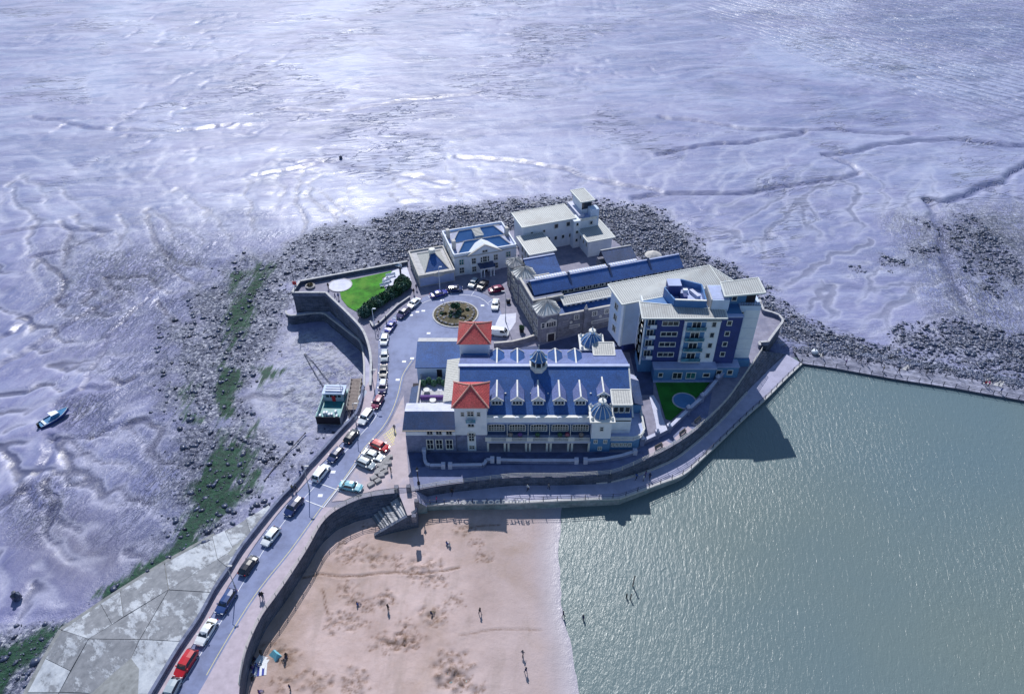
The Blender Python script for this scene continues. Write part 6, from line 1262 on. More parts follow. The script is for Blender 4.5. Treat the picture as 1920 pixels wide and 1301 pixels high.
for k, c, lb, u, v, an in [('saloon', 'blue', 'dark blue saloon beside the low pavilion', 823, 551, 28), ('hatch', 'darkblue', 'dark blue hatchback before the classical house', 853, 542, 5), ('hatch', 'silver', 'silver hatchback parked nose-out by the porch', 888, 531, -112), ('hatch', 'black', 'black hatchback next to the porch columns', 905, 535, -118), ('hatch', 'magenta', 'wine red hatchback on the forecourt paving', 930, 543, 200),
                           ('saloon', 'white', 'white taxi standing beside the turning circle', 929, 571, -94), ('hatch', 'red', 'bright red car angled in the bays by the theatre', 712, 836, -28), ('saloon', 'white', 'white coupe next to the bright red car', 700, 854, -26), ('hatch', 'silver', 'grey hatchback nearest the stone blocks', 686, 869, -28), ('saloon', 'cyan', 'pale turquoise saloon parked alone near the beach railing', 658, 912, -14)]:
    car(k, c, lb, u, v, an, group='cars on the open paving')
car('van', 'white', 'white box van beside the cobbled patch', 936, 624, -10, group=None)
# ---------------------------------------------------------------- people
def person_mesh(pose):
    j = {'hip': (0, 0, .92), 'chest': (0, 0, 1.28), 'neck': (0, 0, 1.48), 'head': (.02, 0, 1.58), 'top': (.01, 0, 1.72)}
    for s, n in ((1, 'l'), (-1, 'r')):
        k = s if pose == 'walk' else 0
        j.update({'sh' + n: (0, .19 * s, 1.42), 'el' + n: (-.12 * k, .25 * s, 1.14), 'wr' + n: (.06 - .16 * k, .25 * s, .88), 'hd' + n: (.10 - .18 * k, .24 * s, .80),
                  'th' + n: (0, .1 * s, .88), 'kn' + n: (.14 * k + .02, .1 * s, .48), 'an' + n: (.24 * k - .02, .1 * s, .08), 'to' + n: (.24 * k + .17, .12 * s, .04)})
        if pose == 'sit':
            j.update({'hip': (0, 0, .12), 'chest': (-.05, 0, .48), 'neck': (-.04, 0, .68), 'head': (0, 0, .78), 'top': (0, 0, .92)})
            j.update({'sh' + n: (-.04, .19 * s, .62), 'el' + n: (-.02, .27 * s, .36), 'wr' + n: (.2, .22 * s, .28), 'hd' + n: (.28, .2 * s, .28), 'th' + n: (.02, .1 * s, .11), 'kn' + n: (.36, .14 * s, .36), 'an' + n: (.62, .12 * s, .08), 'to' + n: (.78, .13 * s, .06)})
    rad = {'hip': .15, 'chest': .165, 'neck': .06, 'head': .10, 'top': .085, 'sh': .075, 'el': .05, 'wr': .038, 'hd': .045, 'th': .10, 'kn': .065, 'an': .045, 'to': .045}
    bones = [('hip', 'chest', 1), ('chest', 'neck', 1), ('neck', 'head', 0), ('head', 'top', 0)]
    for n in 'lr': bones += [('chest', 'sh' + n, 1), ('sh' + n, 'el' + n, 1), ('el' + n, 'wr' + n, 1), ('wr' + n, 'hd' + n, 0), ('hip', 'th' + n, 2), ('th' + n, 'kn' + n, 2), ('kn' + n, 'an' + n, 2), ('an' + n, 'to' + n, 3)]
    names = list(j); me = bpy.data.meshes.new('figure'); me.from_pydata([j[n] for n in names], [(names.index(a), names.index(b_)) for a, b_, _ in bones], [])
    o = bpy.data.objects.new('figure', me); link(o); o.modifiers.new('s', 'SKIN'); o.modifiers.new('u', 'SUBSURF').levels = 1
    sk = me.skin_vertices[0].data
    for i, n in enumerate(names):
        r_ = rad.get(n, rad.get(n[:2], .05)); sk[i].radius = (r_, r_ * (1.15 if n in ('chest', 'hip') else 1)); sk[i].use_root = n == 'hip'
    dg = bpy.context.evaluated_depsgraph_get(); dg.update(); out = bpy.data.meshes.new_from_object(o.evaluated_get(dg)); bpy.data.objects.remove(o)
    out.materials.clear()
    for m_ in ('skin', 'cloth_navy_wear', 'cloth_denim_wear', 'black'): out.materials.append(M[m_])
    for f in out.polygons:
        c = f.center; best = min(bones, key=lambda b3: (lambda a, b4: ((c - (a + (b4 - a) * max(0, min(1, (c - a).dot(b4 - a) / (b4 - a).length_squared)))).length - (.08 if b3[2] in (1, 2) and b3[0] in ('hip', 'chest') else 0)))(Vector(j[b3[0]]), Vector(j[b3[1]]))); f.material_index = best[2]; f.use_smooth = True
    hm = MB().lathe([(.105, -.02), (.118, .05), (.10, .12), (.05, .16), (.01, .165)], 9); hm = hm.mesh('hair', 'hair', smooth=True)
    return out, hm, j['head']
PM = {k: person_mesh(k) for k in ('stand', 'walk', 'sit')}
def person(u, v, label, top, legs, pose='stand', z=0.0, rz=None, sand=False, group=None, hair='hair'):
    x, y = g(u, v, z)
    if sand: z = sand_z(x, y); x, y = g(u, v, z); z = sand_z(x, y)
    me, hm, hd = PM[pose]; t = thing('person', label, 'person', (x, y, z), random.random() * 6.28 if rz is None else R(rz), group)
    o = inst('body', me, t)
    for i, m_ in ((1, 'cloth_%s_wear' % top), (2, 'cloth_%s_wear' % legs)): o.material_slots[i].link = 'OBJECT'; o.material_slots[i].material = M[m_]
    inst('hair', hm, t, (hd[0] - .015, 0, hd[2] + .01)); s = random.uniform(.97, 1.06); t.scale = (s, s, s); return t
PE = [(564, 893, 'person in blue top walking beside the large white off-roader', 'blue', 'denim', 'walk', .12), (569, 884, 'person in dark coat just ahead of the blue-topped walker', 'navy', 'black', 'walk', .12), (549, 920, 'person in khaki standing at the parapet', 'khaki', 'denim', 'stand', .12), (556, 918, 'person in grey by the parapet next to the khaki one', 'grey', 'black', 'walk', .12),
      (490, 1121, 'left one of the couple walking on the beach-side footway', 'navy', 'black', 'walk', .12), (494, 1121, 'right one of the couple walking on the beach-side footway', 'black', 'denim', 'walk', .12), (733, 885, 'person in khaki beside the stone blocks', 'khaki', 'grey', 'stand', .02), (740, 807, 'cyclist-like walker in grey near the theatre corner', 'grey', 'navy', 'walk', .02),
      (819, 941, 'person in pink top at the lower promenade railing', 'pink', 'denim', 'stand', -2.4), (848, 928, 'person in dark clothes striding on the lower promenade near the steps', 'black', 'navy', 'walk', -2.4), (990, 919, 'person in white top on the sunlit lower promenade', 'white', 'black', 'walk', -2.4), (1029, 917, 'person in grey top on the sunlit lower promenade', 'grey', 'black', 'walk', -2.4),
      (1193, 898, 'person in blue at the shaded bend of the lower promenade', 'blue', 'black', 'walk', -2.8), (1210, 894, 'person in purple at the shaded bend', 'purple', 'navy', 'stand', -2.9), (1206, 901, 'person in white seated by the bend of the railing', 'white', 'grey', 'stand', -2.9), (1218, 897, 'person in navy rightmost of the group at the bend', 'navy', 'black', 'walk', -2.9),
      (616, 541, 'person in dark coat beside the round paved circle', 'black', 'navy', 'stand', 0), (629, 561, 'left one of the pair strolling along the lawn edge', 'navy', 'denim', 'walk', 0), (635, 560, 'right one of the pair strolling along the lawn edge', 'blue', 'black', 'walk', 0), (711, 611, 'person in black by the road end of the hedge', 'black', 'denim', 'walk', 0), (708, 623, 'person in navy on the footway beside the white hatchback', 'navy', 'grey', 'walk', .12),
      (724, 602, 'person beside the bright blue saloon', 'grey', 'black', 'stand', 0), (776, 551, 'person in black at the corner of the pavilion', 'black', 'black', 'stand', 0), (781, 543, 'person in navy by the pavilion wall', 'navy', 'black', 'stand', 0),
      (1541, 671, 'person in grey first along the narrow causeway', 'grey', 'black', 'walk', -4.2), (1585, 684, 'person in purple at the lake rail of the causeway', 'purple', 'navy', 'stand', -4.2), (1612, 680, 'left one of the dark pair on the causeway', 'navy', 'black', 'walk', -4.2), (1624, 684, 'right one of the dark pair on the causeway', 'black', 'denim', 'walk', -4.2), (1655, 697, 'person in khaki alone in the middle of the causeway', 'khaki', 'denim', 'stand', -4.2),
      (1684, 699, 'person in black casting a long shadow on the causeway', 'black', 'navy', 'walk', -4.2), (1736, 703, 'person in grey leaning on the middle fence of the causeway', 'grey', 'black', 'stand', -4.2), (1846, 724, 'person in red top on the causeway', 'red', 'denim', 'walk', -4.2), (1852, 725, 'person in pink top beside the red-topped one', 'pink', 'black', 'walk', -4.2), (1875, 737, 'person in blue on the far right of the causeway', 'blue', 'black', 'walk', -4.2)]
for u, v, lb, tp, lg, ps, z in PE: person(u, v, lb, tp, lg, ps, z)
SPE = [(491, 1228, 'person in black standing by the wall near the striped rug', 'black', 'black', 'stand'), (470, 1240, 'person in red sitting against the sea wall', 'red', 'navy', 'sit'), (478, 1236, 'person in navy sitting against the sea wall', 'navy', 'black', 'sit'), (473, 1252, 'person in purple sitting on the edge of the striped rug', 'purple', 'denim', 'sit'), (481, 1248, 'person in blue sitting on the striped rug', 'blue', 'denim', 'sit'), (474, 1268, 'person in grey sitting below the striped rug', 'grey', 'black', 'sit'),
       (537, 1230, 'person in black digging beside the turquoise tent', 'black', 'navy', 'sit'), (534, 1240, 'person in grey kneeling by the dug sand', 'grey', 'black', 'sit'), (545, 1293, 'person in navy standing at the bottom edge of the beach', 'navy', 'black', 'stand'), (486, 1298, 'person in purple on a rug at the bottom edge', 'purple', 'blue', 'sit'), (728, 1143, 'person in black standing by a curved trench', 'black', 'black', 'stand'), (670, 1133, 'person in blue sitting alone mid beach', 'blue', 'navy', 'sit'),
       (838, 1020, 'person in blue sitting below the promenade shadow', 'blue', 'white', 'sit'), (843, 1024, 'person in white beside the blue one below the shadow', 'white', 'denim', 'sit'), (900, 1150, 'person in black walking on firm sand', 'black', 'navy', 'walk'), (980, 1229, 'person in grey walking near the waterline', 'grey', 'black', 'walk'), (986, 1261, 'person in navy lower down near the waterline', 'navy', 'denim', 'walk'),
       (809, 1152, 'person in navy by the dug heap', 'navy', 'khaki', 'sit'),(1056, 1156, 'person in navy paddling at the edge of the water', 'navy', 'black', 'walk')]
for u, v, lb, tp, lg, ps in SPE: person(u, v, lb, tp, lg, ps, -4.3, sand=True)
person(1174, 1123, 'person in black wading in the lake beside a second post', 'black', 'black', 'stand', -5.3)
person(1093, 1163, 'person in navy wading nearer the sand', 'navy', 'navy', 'stand', -5.2)
# rug, tent
def flat(name, label, cat, u, v, w_, d, mat, rz, h=.04):
    x, y = g(u, v, -4.2); z = sand_z(x, y); t = thing(name, label, cat, (x, y, z + .04), R(rz)); n = 7
    for k in range(n): MB().box(-w_ / 2 + w_ * k / n, -w_ / 2 + w_ * (k + 1) / n, -d / 2, d / 2, 0, h + .004 * (k % 2)).build('stripe', mat if k % 2 else 'cloth_white', t)
flat('picnic_rug', 'white and blue striped rug against the sea wall', 'rug', 486, 1258, 2.6, 2.2, 'cloth_blue', 10); flat('picnic_rug', 'pale rug above the striped one', 'rug', 492, 1243, 2.0, 1.8, 'cloth_white', -20)
x, y = g(517, 1232, -4.2); t = thing('beach_tent', 'small turquoise pop-up beach tent', 'tent', (x, y, sand_z(x, y)), R(-40))
MB().add([(-.9, -.7, 0), (.9, -.7, 0), (.9, .7, 0), (-.9, .7, 0), (-.5, .2, 1.0), (.5, .2, 1.0)], [(0, 1, 5, 4), (1, 2, 5), (2, 3, 4, 5), (3, 0, 4), (0, 3, 2, 1)]).build('canopy', 'cloth_cyan', t); MB().box(-.7, .7, -.9, -.55, .01, .04).build('groundsheet', 'cloth_white', t)
# posts in the lake
for u, v, h, lb in ((1186, 1098, 2.6, 'leaning timber post standing alone in the lake'), (1181, 1123, 1.2, 'short timber post beside the wading person')):
    x, y = g(u, v, Z_LAKE); t = thing('mooring_post', lb, 'post', (x, y, Z_LAKE - 1)); MB().bar((0, 0, 0), (.15, .1, h + 1), .13, 8, .1).build('shaft', 'wood', t); MB().lathe([(.13, 0), (.15, .08), (.05, .14)], 8, (.15, .1, h + 1)).build('cap', 'black', t)
# ---------------------------------------------------------------- street lamps, poles
def lamp(u, v, h, label, arm=(0, 0), mat='pole_grey', z=0.1, name='street_lamp'):
    x, y = g(u, v, z); t = thing(name, label, 'street lamp', (x, y, z)); MB().lathe([(.14, 0), (.14, 1.2), (.09, 1.25), (.06, h)], 8).build('pole', mat, t)
    MB().bar((0, 0, h - .05), (arm[0], arm[1], h + .15), .045, 6).build('arm', mat, t); o = MB().box(arm[0] - .35, arm[0] + .35, arm[1] - .14, arm[1] + .14, h + .1, h + .26).build('lamp_head', mat, t); MB().box(arm[0] - .28, arm[0] + .28, arm[1] - .1, arm[1] + .1, h + .07, h + .1).build('lens', 'lamp_glass', o)
lamp(442, 1103, 6.6, 'tall street lamp beside the blue estate car', (.7, -.3)); lamp(580, 917, 6.6, 'street lamp by the large white off-roader', (.7, -.3)); lamp(669, 801, 6.8, 'slim street lamp near the stranded ferry', (.7, -.2)); lamp(703, 739, 6.8, 'slim street lamp beside the wine red hatchback', (.7, 0))
lamp(702, 611, 5.0, 'white lamp at the road end of the hedge', (.5, 0), 'render_white'); lamp(825, 543, 6.8, 'white lamp before the low pavilion', (.5, 0), 'render_white'); lamp(948, 602, 8.5, 'tall lamp on the forecourt by the taxi', (-.6, .3))
x, y = g(785, 907, 0); t = thing('lamp_standard', 'black ornamental lamp standard on the upper promenade', 'street lamp', (x, y, 0)); MB().lathe([(.28, 0), (.28, .5), (.12, .7), (.08, 3.6), (.2, 3.7)], 10).build('column', 'black', t); o = MB().lathe([(.16, 3.7), (.28, 4.2), (.2, 4.25)], 6).build('lantern', 'lamp_glass', t); MB().lathe([(.32, 4.24), (.05, 4.6), (.03, 4.9)], 6).build('cap', 'black', o)
x, y = g(554, 541, 0); t = thing('flagpole', 'dark mast on the corner of the harbour wall', 'mast', (x, y, 0)); MB().lathe([(.3, 0), (.3, .4), (.1, .5), (.05, 8.5)], 8).build('pole', 'rail_iron', t); MB().box(-.5, .5, -.06, .06, 1.2, 2.2).build('sign_board', 'red_paint', t)
# life ring on the promenade wall
x, y = g(1055, 897, -1.3); t = thing('life_ring', 'orange red life ring on the promenade wall', 'life ring', (x, y - .35, -1.6)); mb = MB(); n = 12
for i in range(n):
    a, b_ = 6.283 * i / n, 6.283 * (i + 1) / n; mb.bar((.5 * math.cos(a), 0, .6 + .5 * math.sin(a)), (.5 * math.cos(b_), 0, .6 + .5 * math.sin(b_)), .14, 6)
mb.build('ring', 'red_paint', t); MB().box(-.6, .6, .12, .2, -.05, 1.3).build('backboard', 'sign_white', t)
# ---------------------------------------------------------------- stone blocks by the plaza
rg = random.Random(9); ORD = 'first second third fourth fifth sixth seventh eighth ninth tenth eleventh twelfth thirteenth fourteenth'.split()
for i, (u, v) in enumerate([(695, 908), (709, 901), (701, 895), (715, 891), (707, 886), (720, 885), (712, 880), (720, 876), (714, 872), (727, 868), (721, 866), (725, 862), (729, 857)]):
    x, y = g(u, v, .2); w_, d, h = rg.uniform(.55, .9), rg.uniform(.4, .6), rg.uniform(.4, .6); t = thing('stone_block', ORD[i] + ' rough stone block of the cluster, counted from the turquoise saloon', 'stone block', (x, y, .02), rg.uniform(-.5, .5) + .3, 'stone blocks on the plaza')
    q = [(sx * w_ * rg.uniform(.85, 1.1), sy * d * rg.uniform(.85, 1.1)) for sx, sy in ((-1, -1), (1, -1), (1, 1), (-1, 1))]; o = MB().prism(q, 0, [h * rg.uniform(.8, 1.1) for _ in range(4)]).build('stone', 'boulder', t)
    b2 = o.modifiers.new('bevel', 'BEVEL'); b2.width = .08; b2.segments = 2
# ---------------------------------------------------------------- turning circle
x, y = g(854, 588, .2); r0 = 5.6; t = thing('roundabout', 'oval planted traffic island in the turning circle', 'roundabout', (x, y, 0))
RX = 5.6; RY = 5.4
mb = MB(); n = 40
for i in range(n):
    a, b_ = 6.2832 * i / n, 6.2832 * (i + 1) / n; MB().beam((RX * math.cos(a), RY * math.sin(a), .16), (RX * math.cos(b_) * .999, RY * math.sin(b_) * .999, .16), .35, .2).build('kerb_stone', 'coping', t)
MB().lathe([(5.4, -.05), (5.4, .1), (4.7, .1), (4.6, .3), (2.5, .7), (0.3, .95)], 36).build('planting_bed', 'plant_dry', t)
sm = [MB().add(IV * np.array([.42 * rg.uniform(.7, 1.2), .33, .28]) * (np.random.rand(len(IV), 1) * .4 + .8), [tuple(f) for f in IF]).mesh('bed_stone', 'boulder') for _ in range(4)]
for i in range(34):
    a = 6.2832 * i / 34 + rg.uniform(-.06, .06); q = 4.55 + rg.uniform(-.12, .12); inst('bed_stone', sm[i % 4], t, (q * math.cos(a), q * math.sin(a), .32), (0, 0, a + 1.57))
for i in range(30):
    a = rg.random() * 6.28; q = 4.0 * math.sqrt(rg.random()); inst('bed_stone', sm[i % 4], t, (q * math.cos(a), q * math.sin(a), .95 - q * .13), (0, 0, rg.random() * 6))
def leafball(name, parent, c, rad, n, mat, size=.16, seed=0, flat_=.8):
    rn = np.random.default_rng(seed); d = rn.normal(size=(n, 3)); d /= np.linalg.norm(d, axis=1)[:, None]; clump = rn.normal(size=(9, 3)); clump /= np.linalg.norm(clump, axis=1)[:, None]
    bulge = 0.78 + .3 * np.max(np.clip(d @ clump.T, 0, 1) ** 6, 1); r_ = bulge * rn.random(n) ** .28; P_ = d * r_[:, None] * np.array(rad) + np.array(c); P_[:, 2] = np.maximum(P_[:, 2], .04)
    a = rn.normal(size=(n, 3)); a /= np.linalg.norm(a, axis=1)[:, None]; b_ = np.cross(a, rn.normal(size=(n, 3))); b_ /= np.linalg.norm(b_, axis=1)[:, None]; s = size * (.6 + .8 * rn.random((n, 1)))
    v = np.stack([P_ - a * s, P_ + b_ * s * .5, P_ + a * s, P_ - b_ * s * .5], 1).reshape(-1, 3); f = np.arange(4 * n).reshape(-1, 4)
    me = bpy.data.meshes.new(name); me.from_pydata(v.tolist(), [], f.tolist()); me.materials.append(M[mat]); o = inst(name, me, parent); return o
for i in range(16):
    a = rg.random() * 6.28; q = rg.uniform(.5, 3.6); leafball('bed_plant', t, (q * math.cos(a), q * math.sin(a), 1.0 - q * .12), (.6, .6, .5), 160, ('leaf', 'plant_dry', 'leaf_b')[i % 3], .2, i)
for k in range(3):
    MB().bar((.3 * k - .3, .2 * (k % 2), .7), (.5 * k - .5, .2, 2.6), .12, 6, .05).build('trunk', 'wood', t); leafball('bed_plant', t, (.5 * k - .5, .2, 2.5), (.75, .75, .7), 260, 'leaf', .25, 40 + k)
# ---------------------------------------------------------------- hedge of shrubs by the lawn
hp = [(684, 589), (691, 582), (699, 577), (706, 572), (714, 567), (722, 562), (729, 556), (737, 551), (745, 548), (752, 543), (758, 540), (748, 534), (757, 530), (763, 535)]
for i, (u, v) in enumerate(hp):
    x, y = g(u, v + 4, 0); t = thing('shrub', ['leftmost shrub of the hedge, at the road end', 'rightmost shrub of the hedge, beside the pavilion'][i > 0] if i in (0, 13) else ORD[i] + ' evergreen shrub of the hedge, counted from the road end', 'shrub', (x, y, 0), 0, 'hedge shrubs'); q = rg.uniform(1.5, 2.0)
    leafball('foliage', t, (0, 0, 1.35), (q, q * .9, 1.55 + rg.uniform(-.2, .4)), 1500, 'leaf' if i % 3 else 'leaf_b', .24, 60 + i); MB().bar((0, 0, 0), (.1, 0, 1.6), .12, 6, .05).build('stem', 'wood', t)
wall_line('garden_wall', 'low wall between the hedge and the parked cars', [Vector(g(u, v, .5)) for u, v in [(694, 602), (700, 612), (710, 606), (745, 572), (768, 556)]], -.1, .5, .3, 'parapet', 'coping')
# ---------------------------------------------------------------- boats
def ferry():
    x, y = g(625, 757, -6.4); t = thing('ferry', 'grey and teal landing ferry stranded on the mud beside the causeway', 'boat', (x, y, -8.0), R(-2)); hw = 2.75; y0, y1 = -5.2, 5.6
    MB().prism([(-hw, y0), (hw, y0), (hw, y1 - 1.4), (hw * .55, y1), (-hw * .55, y1), (-hw, y1 - 1.4)], .1, 1.5).build('hull', 'boat_grey', t)
    MB().box(-hw + .25, hw - .25, y0 + .15, 1.0, 1.5, 1.54).build('deck', 'teal', t); MB().box(-hw + .2, hw - .2, 4.0, 5.0, 1.5, 1.56).build('fore_deck', 'boat_grey', t)
    for s in (-1, 1): MB().box(s * hw - .14 if s > 0 else s * hw, s * hw if s > 0 else s * hw + .14, y0, 4.2, 1.5, 2.4).build('bulwark', 'boat_grey', t); MB().box(s * (hw - .1) - .12, s * (hw - .1) + .12, y0, 4.2, 2.4, 2.5).build('gunwale', 'teal', t)
    c = MB().box(-hw + .4, hw - .4, 1.0, 3.8, 1.5, 3.7).build('wheelhouse', 'boat_grey', t); MB().box(-hw + .2, hw - .2, .8, 4.0, 3.7, 3.85).build('wheelhouse_roof', 'render_pale', c)
    for k in range(4): MB().box(-1.7 + k * .9, -1.0 + k * .9, .96, 1.0, 2.7, 3.4).build('wheelhouse_window', 'glass', c)
    MB().box(-.4, .4, .9, .98, 1.54, 3.1).build('cabin_door', 'red_paint', c); MB().box(-1.9, 1.9, 1.6, 3.2, 3.86, 4.2).build('roof_rack', 'lead', c)
    for k in range(3): MB().beam((-2, 1.4 + k * .8, 4.35), (2, 1.4 + k * .8, 4.35), .12, .1).build('roof_bar', 'render_white', c)
    MB().box(-hw + .1, hw - .1, y0 - .12, y0, .3, 2.5).build('stern_ramp', 'dark_int', t)  # shadow on the stern painted in as near-black
    for k in range(7): xx = -1.9 + k * .62 + (.2 if k % 2 else 0); MB().box(xx - .22, xx + .22, y0 + .5 + (k % 3) * .5, y0 + 1.2 + (k % 3) * .5, 1.54, 2.3 + (k % 2) * .4).build('seat', 'render_white', t)
    MB().bar((1.6, 2.2, 3.8), (1.6, 2.2, 6.2), .06, 6).build('mast', 'render_white', t); MB().lathe([(.35, 1.54), (.4, 2.2), (.1, 2.3)], 8, (2.0, y0 + .8, 0)).build('drum', 'teal', t)
ferry()
def small_boat():
    x, y = g(102, 786, -7.8); t = thing('motor_boat', 'small blue motor boat lying in a mud pool', 'boat', (x, y, -8.25), R(52)); sec = []
    for s, w_, zk, zt in ((-3.2, 1.05, .35, 1.15), (-2.4, 1.2, .1, 1.15), (0, 1.25, .0, 1.2), (1.6, 1.05, .05, 1.35), (2.8, .55, .25, 1.55), (3.5, .05, .7, 1.7)):
        sec.append([(s, -w_, zt), (s, -w_ * .9, zk + .45), (s, 0, zk), (s, w_ * .9, zk + .45), (s, w_, zt)])
    vs = [v for q in sec for v in q]; MB().add(vs, [(i * 5 + j, i * 5 + j + 1, (i + 1) * 5 + j + 1, (i + 1) * 5 + j) for i in range(5) for j in range(4)] + [(0, 1, 2, 3, 4)]).build('hull', 'boat_blue', t)
    MB().add([(q[k][0], q[k][1] * .96, q[k][2] - (.25 if i < 3 else .02)) for i, q in enumerate(sec) for k in (0, 4)], [(2 * i, 2 * i + 1, 2 * i + 3, 2 * i + 2) for i in range(5)]).build('deck', 'boat_deck', t)
    c = MB().prism([(-.2, -.8), (1.3, -.6), (1.3, .6), (-.2, .8)], 1.0, [2.2, 1.9, 1.9, 2.2]).build('cabin', 'boat_deck', t); MB().slab([(-.5, -.9, 2.32), (1.2, -.65, 2.05), (1.2, .65, 2.05), (-.5, .9, 2.32)], .08).build('cabin_roof', 'render_white', c)
    MB().box(-3.6, -3.15, -.25, .25, .6, 1.7).build('outboard_motor', 'black', t); mb = MB()
    for i in range(5):
        for k in (0, 4): mb.bar(sec[i][k], sec[i + 1][k], .07, 5)
    mb.build('gunwale', 'render_white', t); MB().box(-2.4, -1.9, -.95, .95, .95, 1.2).build('seat', 'render_white', t)
small_boat()
# landing stage beside the ferry
t = thing('landing_stage', 'timber landing stage between the ferry and the causeway wall', 'jetty', (*g(667, 745, -6), -8.0), R(4))
for y_ in np.arange(-5.5, 4.6, 1.4):
    for x_ in (-1.1, 1.1): MB().bar((x_, y_, -.3), (x_, y_, 4.0), .14, 7).build('pile', 'wood', t)
for k in range(22): MB().box(-1.3, 1.3, -5.8 + k * .48, -5.42 + k * .48, 3.6, 3.7).build('plank', 'wood', t)
for x_ in (-1.2, 1.2): MB().bar((x_, -5.6, 4.6), (x_, 4.5, 4.6), .05, 6).build('handrail', 'rail_pale', t)
# upturned dinghies on the parapet walk
for u, v, lb in ((657, 787, 'white dinghy lying on the footway near the white off-roader'), (679, 741, 'narrow white dinghy by the parapet opposite the wine red car')):
    x, y = g(u, v, .2); t = thing('dinghy', lb, 'dinghy', (x, y, .12), R(48 if u < 670 else 75)); vs = []
    for s, w_ in ((-1.7, .05), (-1.3, .45), (0, .62), (1.2, .55), (1.6, .4)): vs += [(s, -w_, .0), (s, 0, .42 if abs(s) < 1.65 else .2), (s, w_, .0)]
    MB().add(vs, [(i * 3 + j, i * 3 + j + 1, i * 3 + j + 4, i * 3 + j + 3) for i in range(4) for j in range(2)] + [(12, 13, 14)]).build('hull', 'render_white', t); MB().beam((-1.6, 0, .46), (1.5, 0, .46), .08, .06).build('keel', 'rail_iron', t)
# ---------------------------------------------------------------- small street things
for u, v, lb in ((953, 568, 'dark litter bin on the forecourt'), (978, 622, 'green planter tub near the bath turret')):
    x, y = g(u, v, 0); g_ = u > 960; t = thing('planter_tub' if g_ else 'litter_bin', lb, 'planter' if g_ else 'bin', (x, y, .01)); MB().lathe([(.5, 0), (.62, .9), (.5, .95)], 10).build('tub', 'black', t)
    if g_: leafball('foliage', t, (0, 0, 1.3), (.7, .7, .7), 300, 'leaf', .2, 5)
    else: MB().lathe([(.64, .95), (.4, 1.25)], 10).build('lid', 'rail_iron', t)
x, y = g(582, 538, 0); t = thing('stone_planter', 'round stone planter on the harbour point', 'planter', (x, y, -.05)); MB().lathe([(1.2, 0), (1.3, .5), (1.0, .55)], 16).build('basin', 'boulder', t); leafball('plants', t, (0, 0, .7), (.9, .9, .5), 250, 'plant_dry', .2, 3)
for u, v, rz, lb in ((733, 519, 20, 'white bench at the near side of the patio'), (726, 530, 40, 'white bench beside the lawn corner'), (745, 501, -20, 'white bench by the far parapet'), (722, 537, 25, 'white bench nearest the hedge')):
    x, y = g(u, v, 0); t = thing('bench', lb, 'bench', (x, y, .05), R(rz)); MB().box(-1.3, 1.3, -.3, .3, .4, .5).build('seat', 'render_white', t); MB().box(-1.3, 1.3, .25, .32, .55, .95).build('backrest', 'render_white', t)
    for s in (-1, 1): MB().box(s * 1.0 - .1, s * 1.0 + .1, -.25, .3, 0, .4).build('leg', 'coping', t)
for u, v, lb in ((752, 520, 'tall dark upright sculpture on the patio'),):
    x, y = g(u, v, 0); t = thing('sculpture', lb, 'sculpture', (x, y, .05)); MB().lathe([(.5, 0), (.5, .3)], 8).build('plinth', 'coping', t); MB().prism([(-.25, -.2), (.25, -.2), (.2, .2), (-.2, .2)], .3, [3.2, 3.6, 3.6, 3.2]).build('shaft', 'rail_iron', t)
for u, v, lb in ((1527, 662, 'white round buoy lying beside the end of the causeway'), (639, 297, 'dark round hummock marker far out on the mud')):
    big_ = u > 1000; x, y = g(u, v, -4 if big_ else -8); t = thing('buoy', lb, 'buoy', (x, y, -4.2 if big_ else -8)); k_ = .7 if big_ else .55; MB().lathe([(.2, 0), (1.0 * k_, .3 * k_), (1.2 * k_, .8 * k_), (.9 * k_, 1.4 * k_), (.2, 1.65 * k_)], 12).build('float', 'render_white' if big_ else 'rail_iron', t, smooth=True); MB().lathe([(.12, 1.55 * k_), (.12, 1.55 * k_ + .3)], 6).build('eye', 'rail_iron', t)

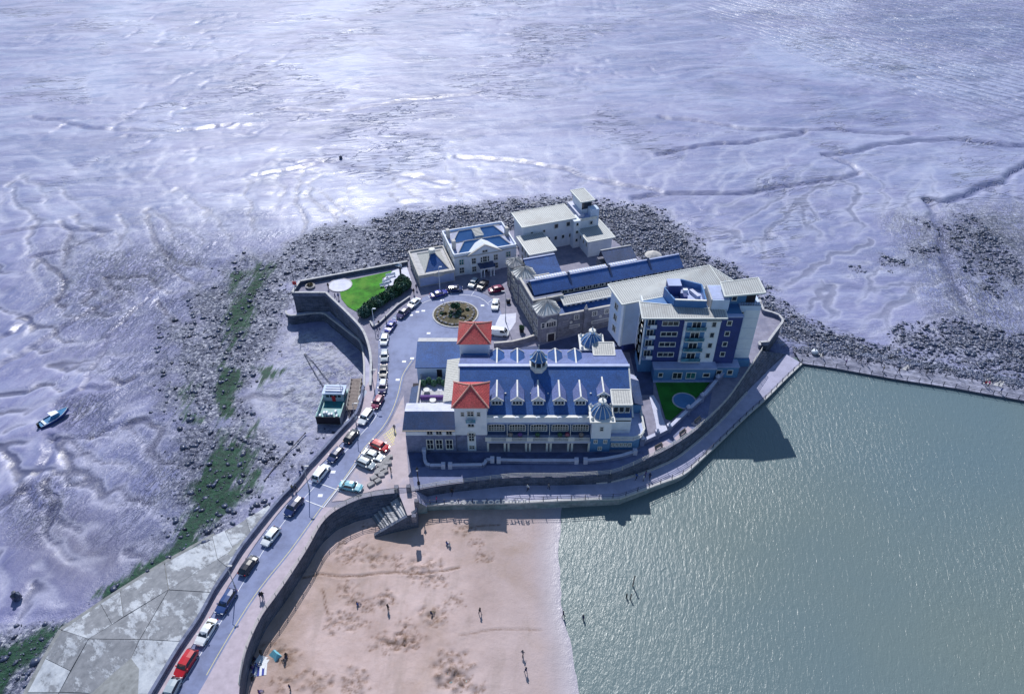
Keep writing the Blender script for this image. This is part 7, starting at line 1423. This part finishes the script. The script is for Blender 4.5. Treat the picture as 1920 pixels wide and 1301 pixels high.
# mooring stone, pipe and chain on the foreshore
x, y = g(32, 1120, -7.8); t = thing('mooring_stone', 'dark weed-covered mooring stone in the mud at the far left', 'stone', (x, y, -8.2)); MB().add(IV * np.array([1.0, .8, 1.2]) + np.array([0, 0, .8]), [tuple(f) for f in IF]).build('stone', 'rock_wet', t); MB().lathe([(.3, 1.8), (.35, 2.1), (.1, 2.15)], 8).build('ring_post', 'rail_iron', t)
def run(name, label, cat, px, z, r, mat):
    L = [Vector(gz(u, v, z)) for u, v in px]; t = thing(name, label, cat, tuple(L[0])); mb = MB(); jm = MB()
    for a, b_ in zip(L[:-1], L[1:]): mb.bar(a - L[0], b_ - L[0], r, 7)
    for q in resample(L, 4.0): jm.bar(q - L[0] - Vector((.12, .12, 0)), q - L[0] + Vector((.12, .12, 0)), r * 1.6, 7)
    mb.build('pipe' if r > .1 else 'links', mat, t); jm.build('collars', mat, t)
run('outfall_pipe', 'dark outfall pipe crossing the rubble towards the causeway', 'pipe', [(496, 900), (520, 868), (548, 838), (572, 812)], -7.6, .12, 'rail_iron')
run('mooring_chain', 'mooring chain stretched from the ferry across the wet harbour mud', 'chain', [(571, 664), (582, 685), (594, 705), (606, 724)], -7.7, .08, 'rail_iron')
run('mooring_chain', 'second mooring chain ending at the ferry bow', 'chain', [(573, 664), (590, 682), (604, 700), (622, 722)], -7.7, .07, 'rail_iron')

# paved viewing bays with benches along the upper promenade railing
for px, lb in (([(1214, 843), (1249, 826), (1260, 832), (1217, 857)], 'bench in the viewing bay nearest the theatre wing'), ([(1264, 821), (1290, 799), (1298, 805), (1268, 827)], 'bench in the middle viewing bay above the lake'), ([(1296, 794), (1312, 782), (1321, 784), (1304, 799)], 'bench in the viewing bay nearest the flats')):
    q = poly(px, .08); tag(slabn('viewing_bay', q, -.1, .09, 'footway', side='kerb'), kind='structure'); a = Vector(q[0]).lerp(Vector(q[3]), .5); b_ = Vector(q[1]).lerp(Vector(q[2]), .5); c_ = a.lerp(b_, .5); an = math.atan2(b_.y - a.y, b_.x - a.x)
    t = thing('bench', lb, 'bench', (c_.x, c_.y, .09), an); MB().box(-1.0, 1.0, -.25, .25, .42, .5).build('seat', 'wood', t); MB().box(-1.0, 1.0, .2, .27, .55, .95).build('backrest', 'wood', t)
    for s_ in (-1, 1): MB().box(s_ * .8 - .06, s_ * .8 + .06, -.22, .25, 0, .42).build('leg', 'rail_iron', t)
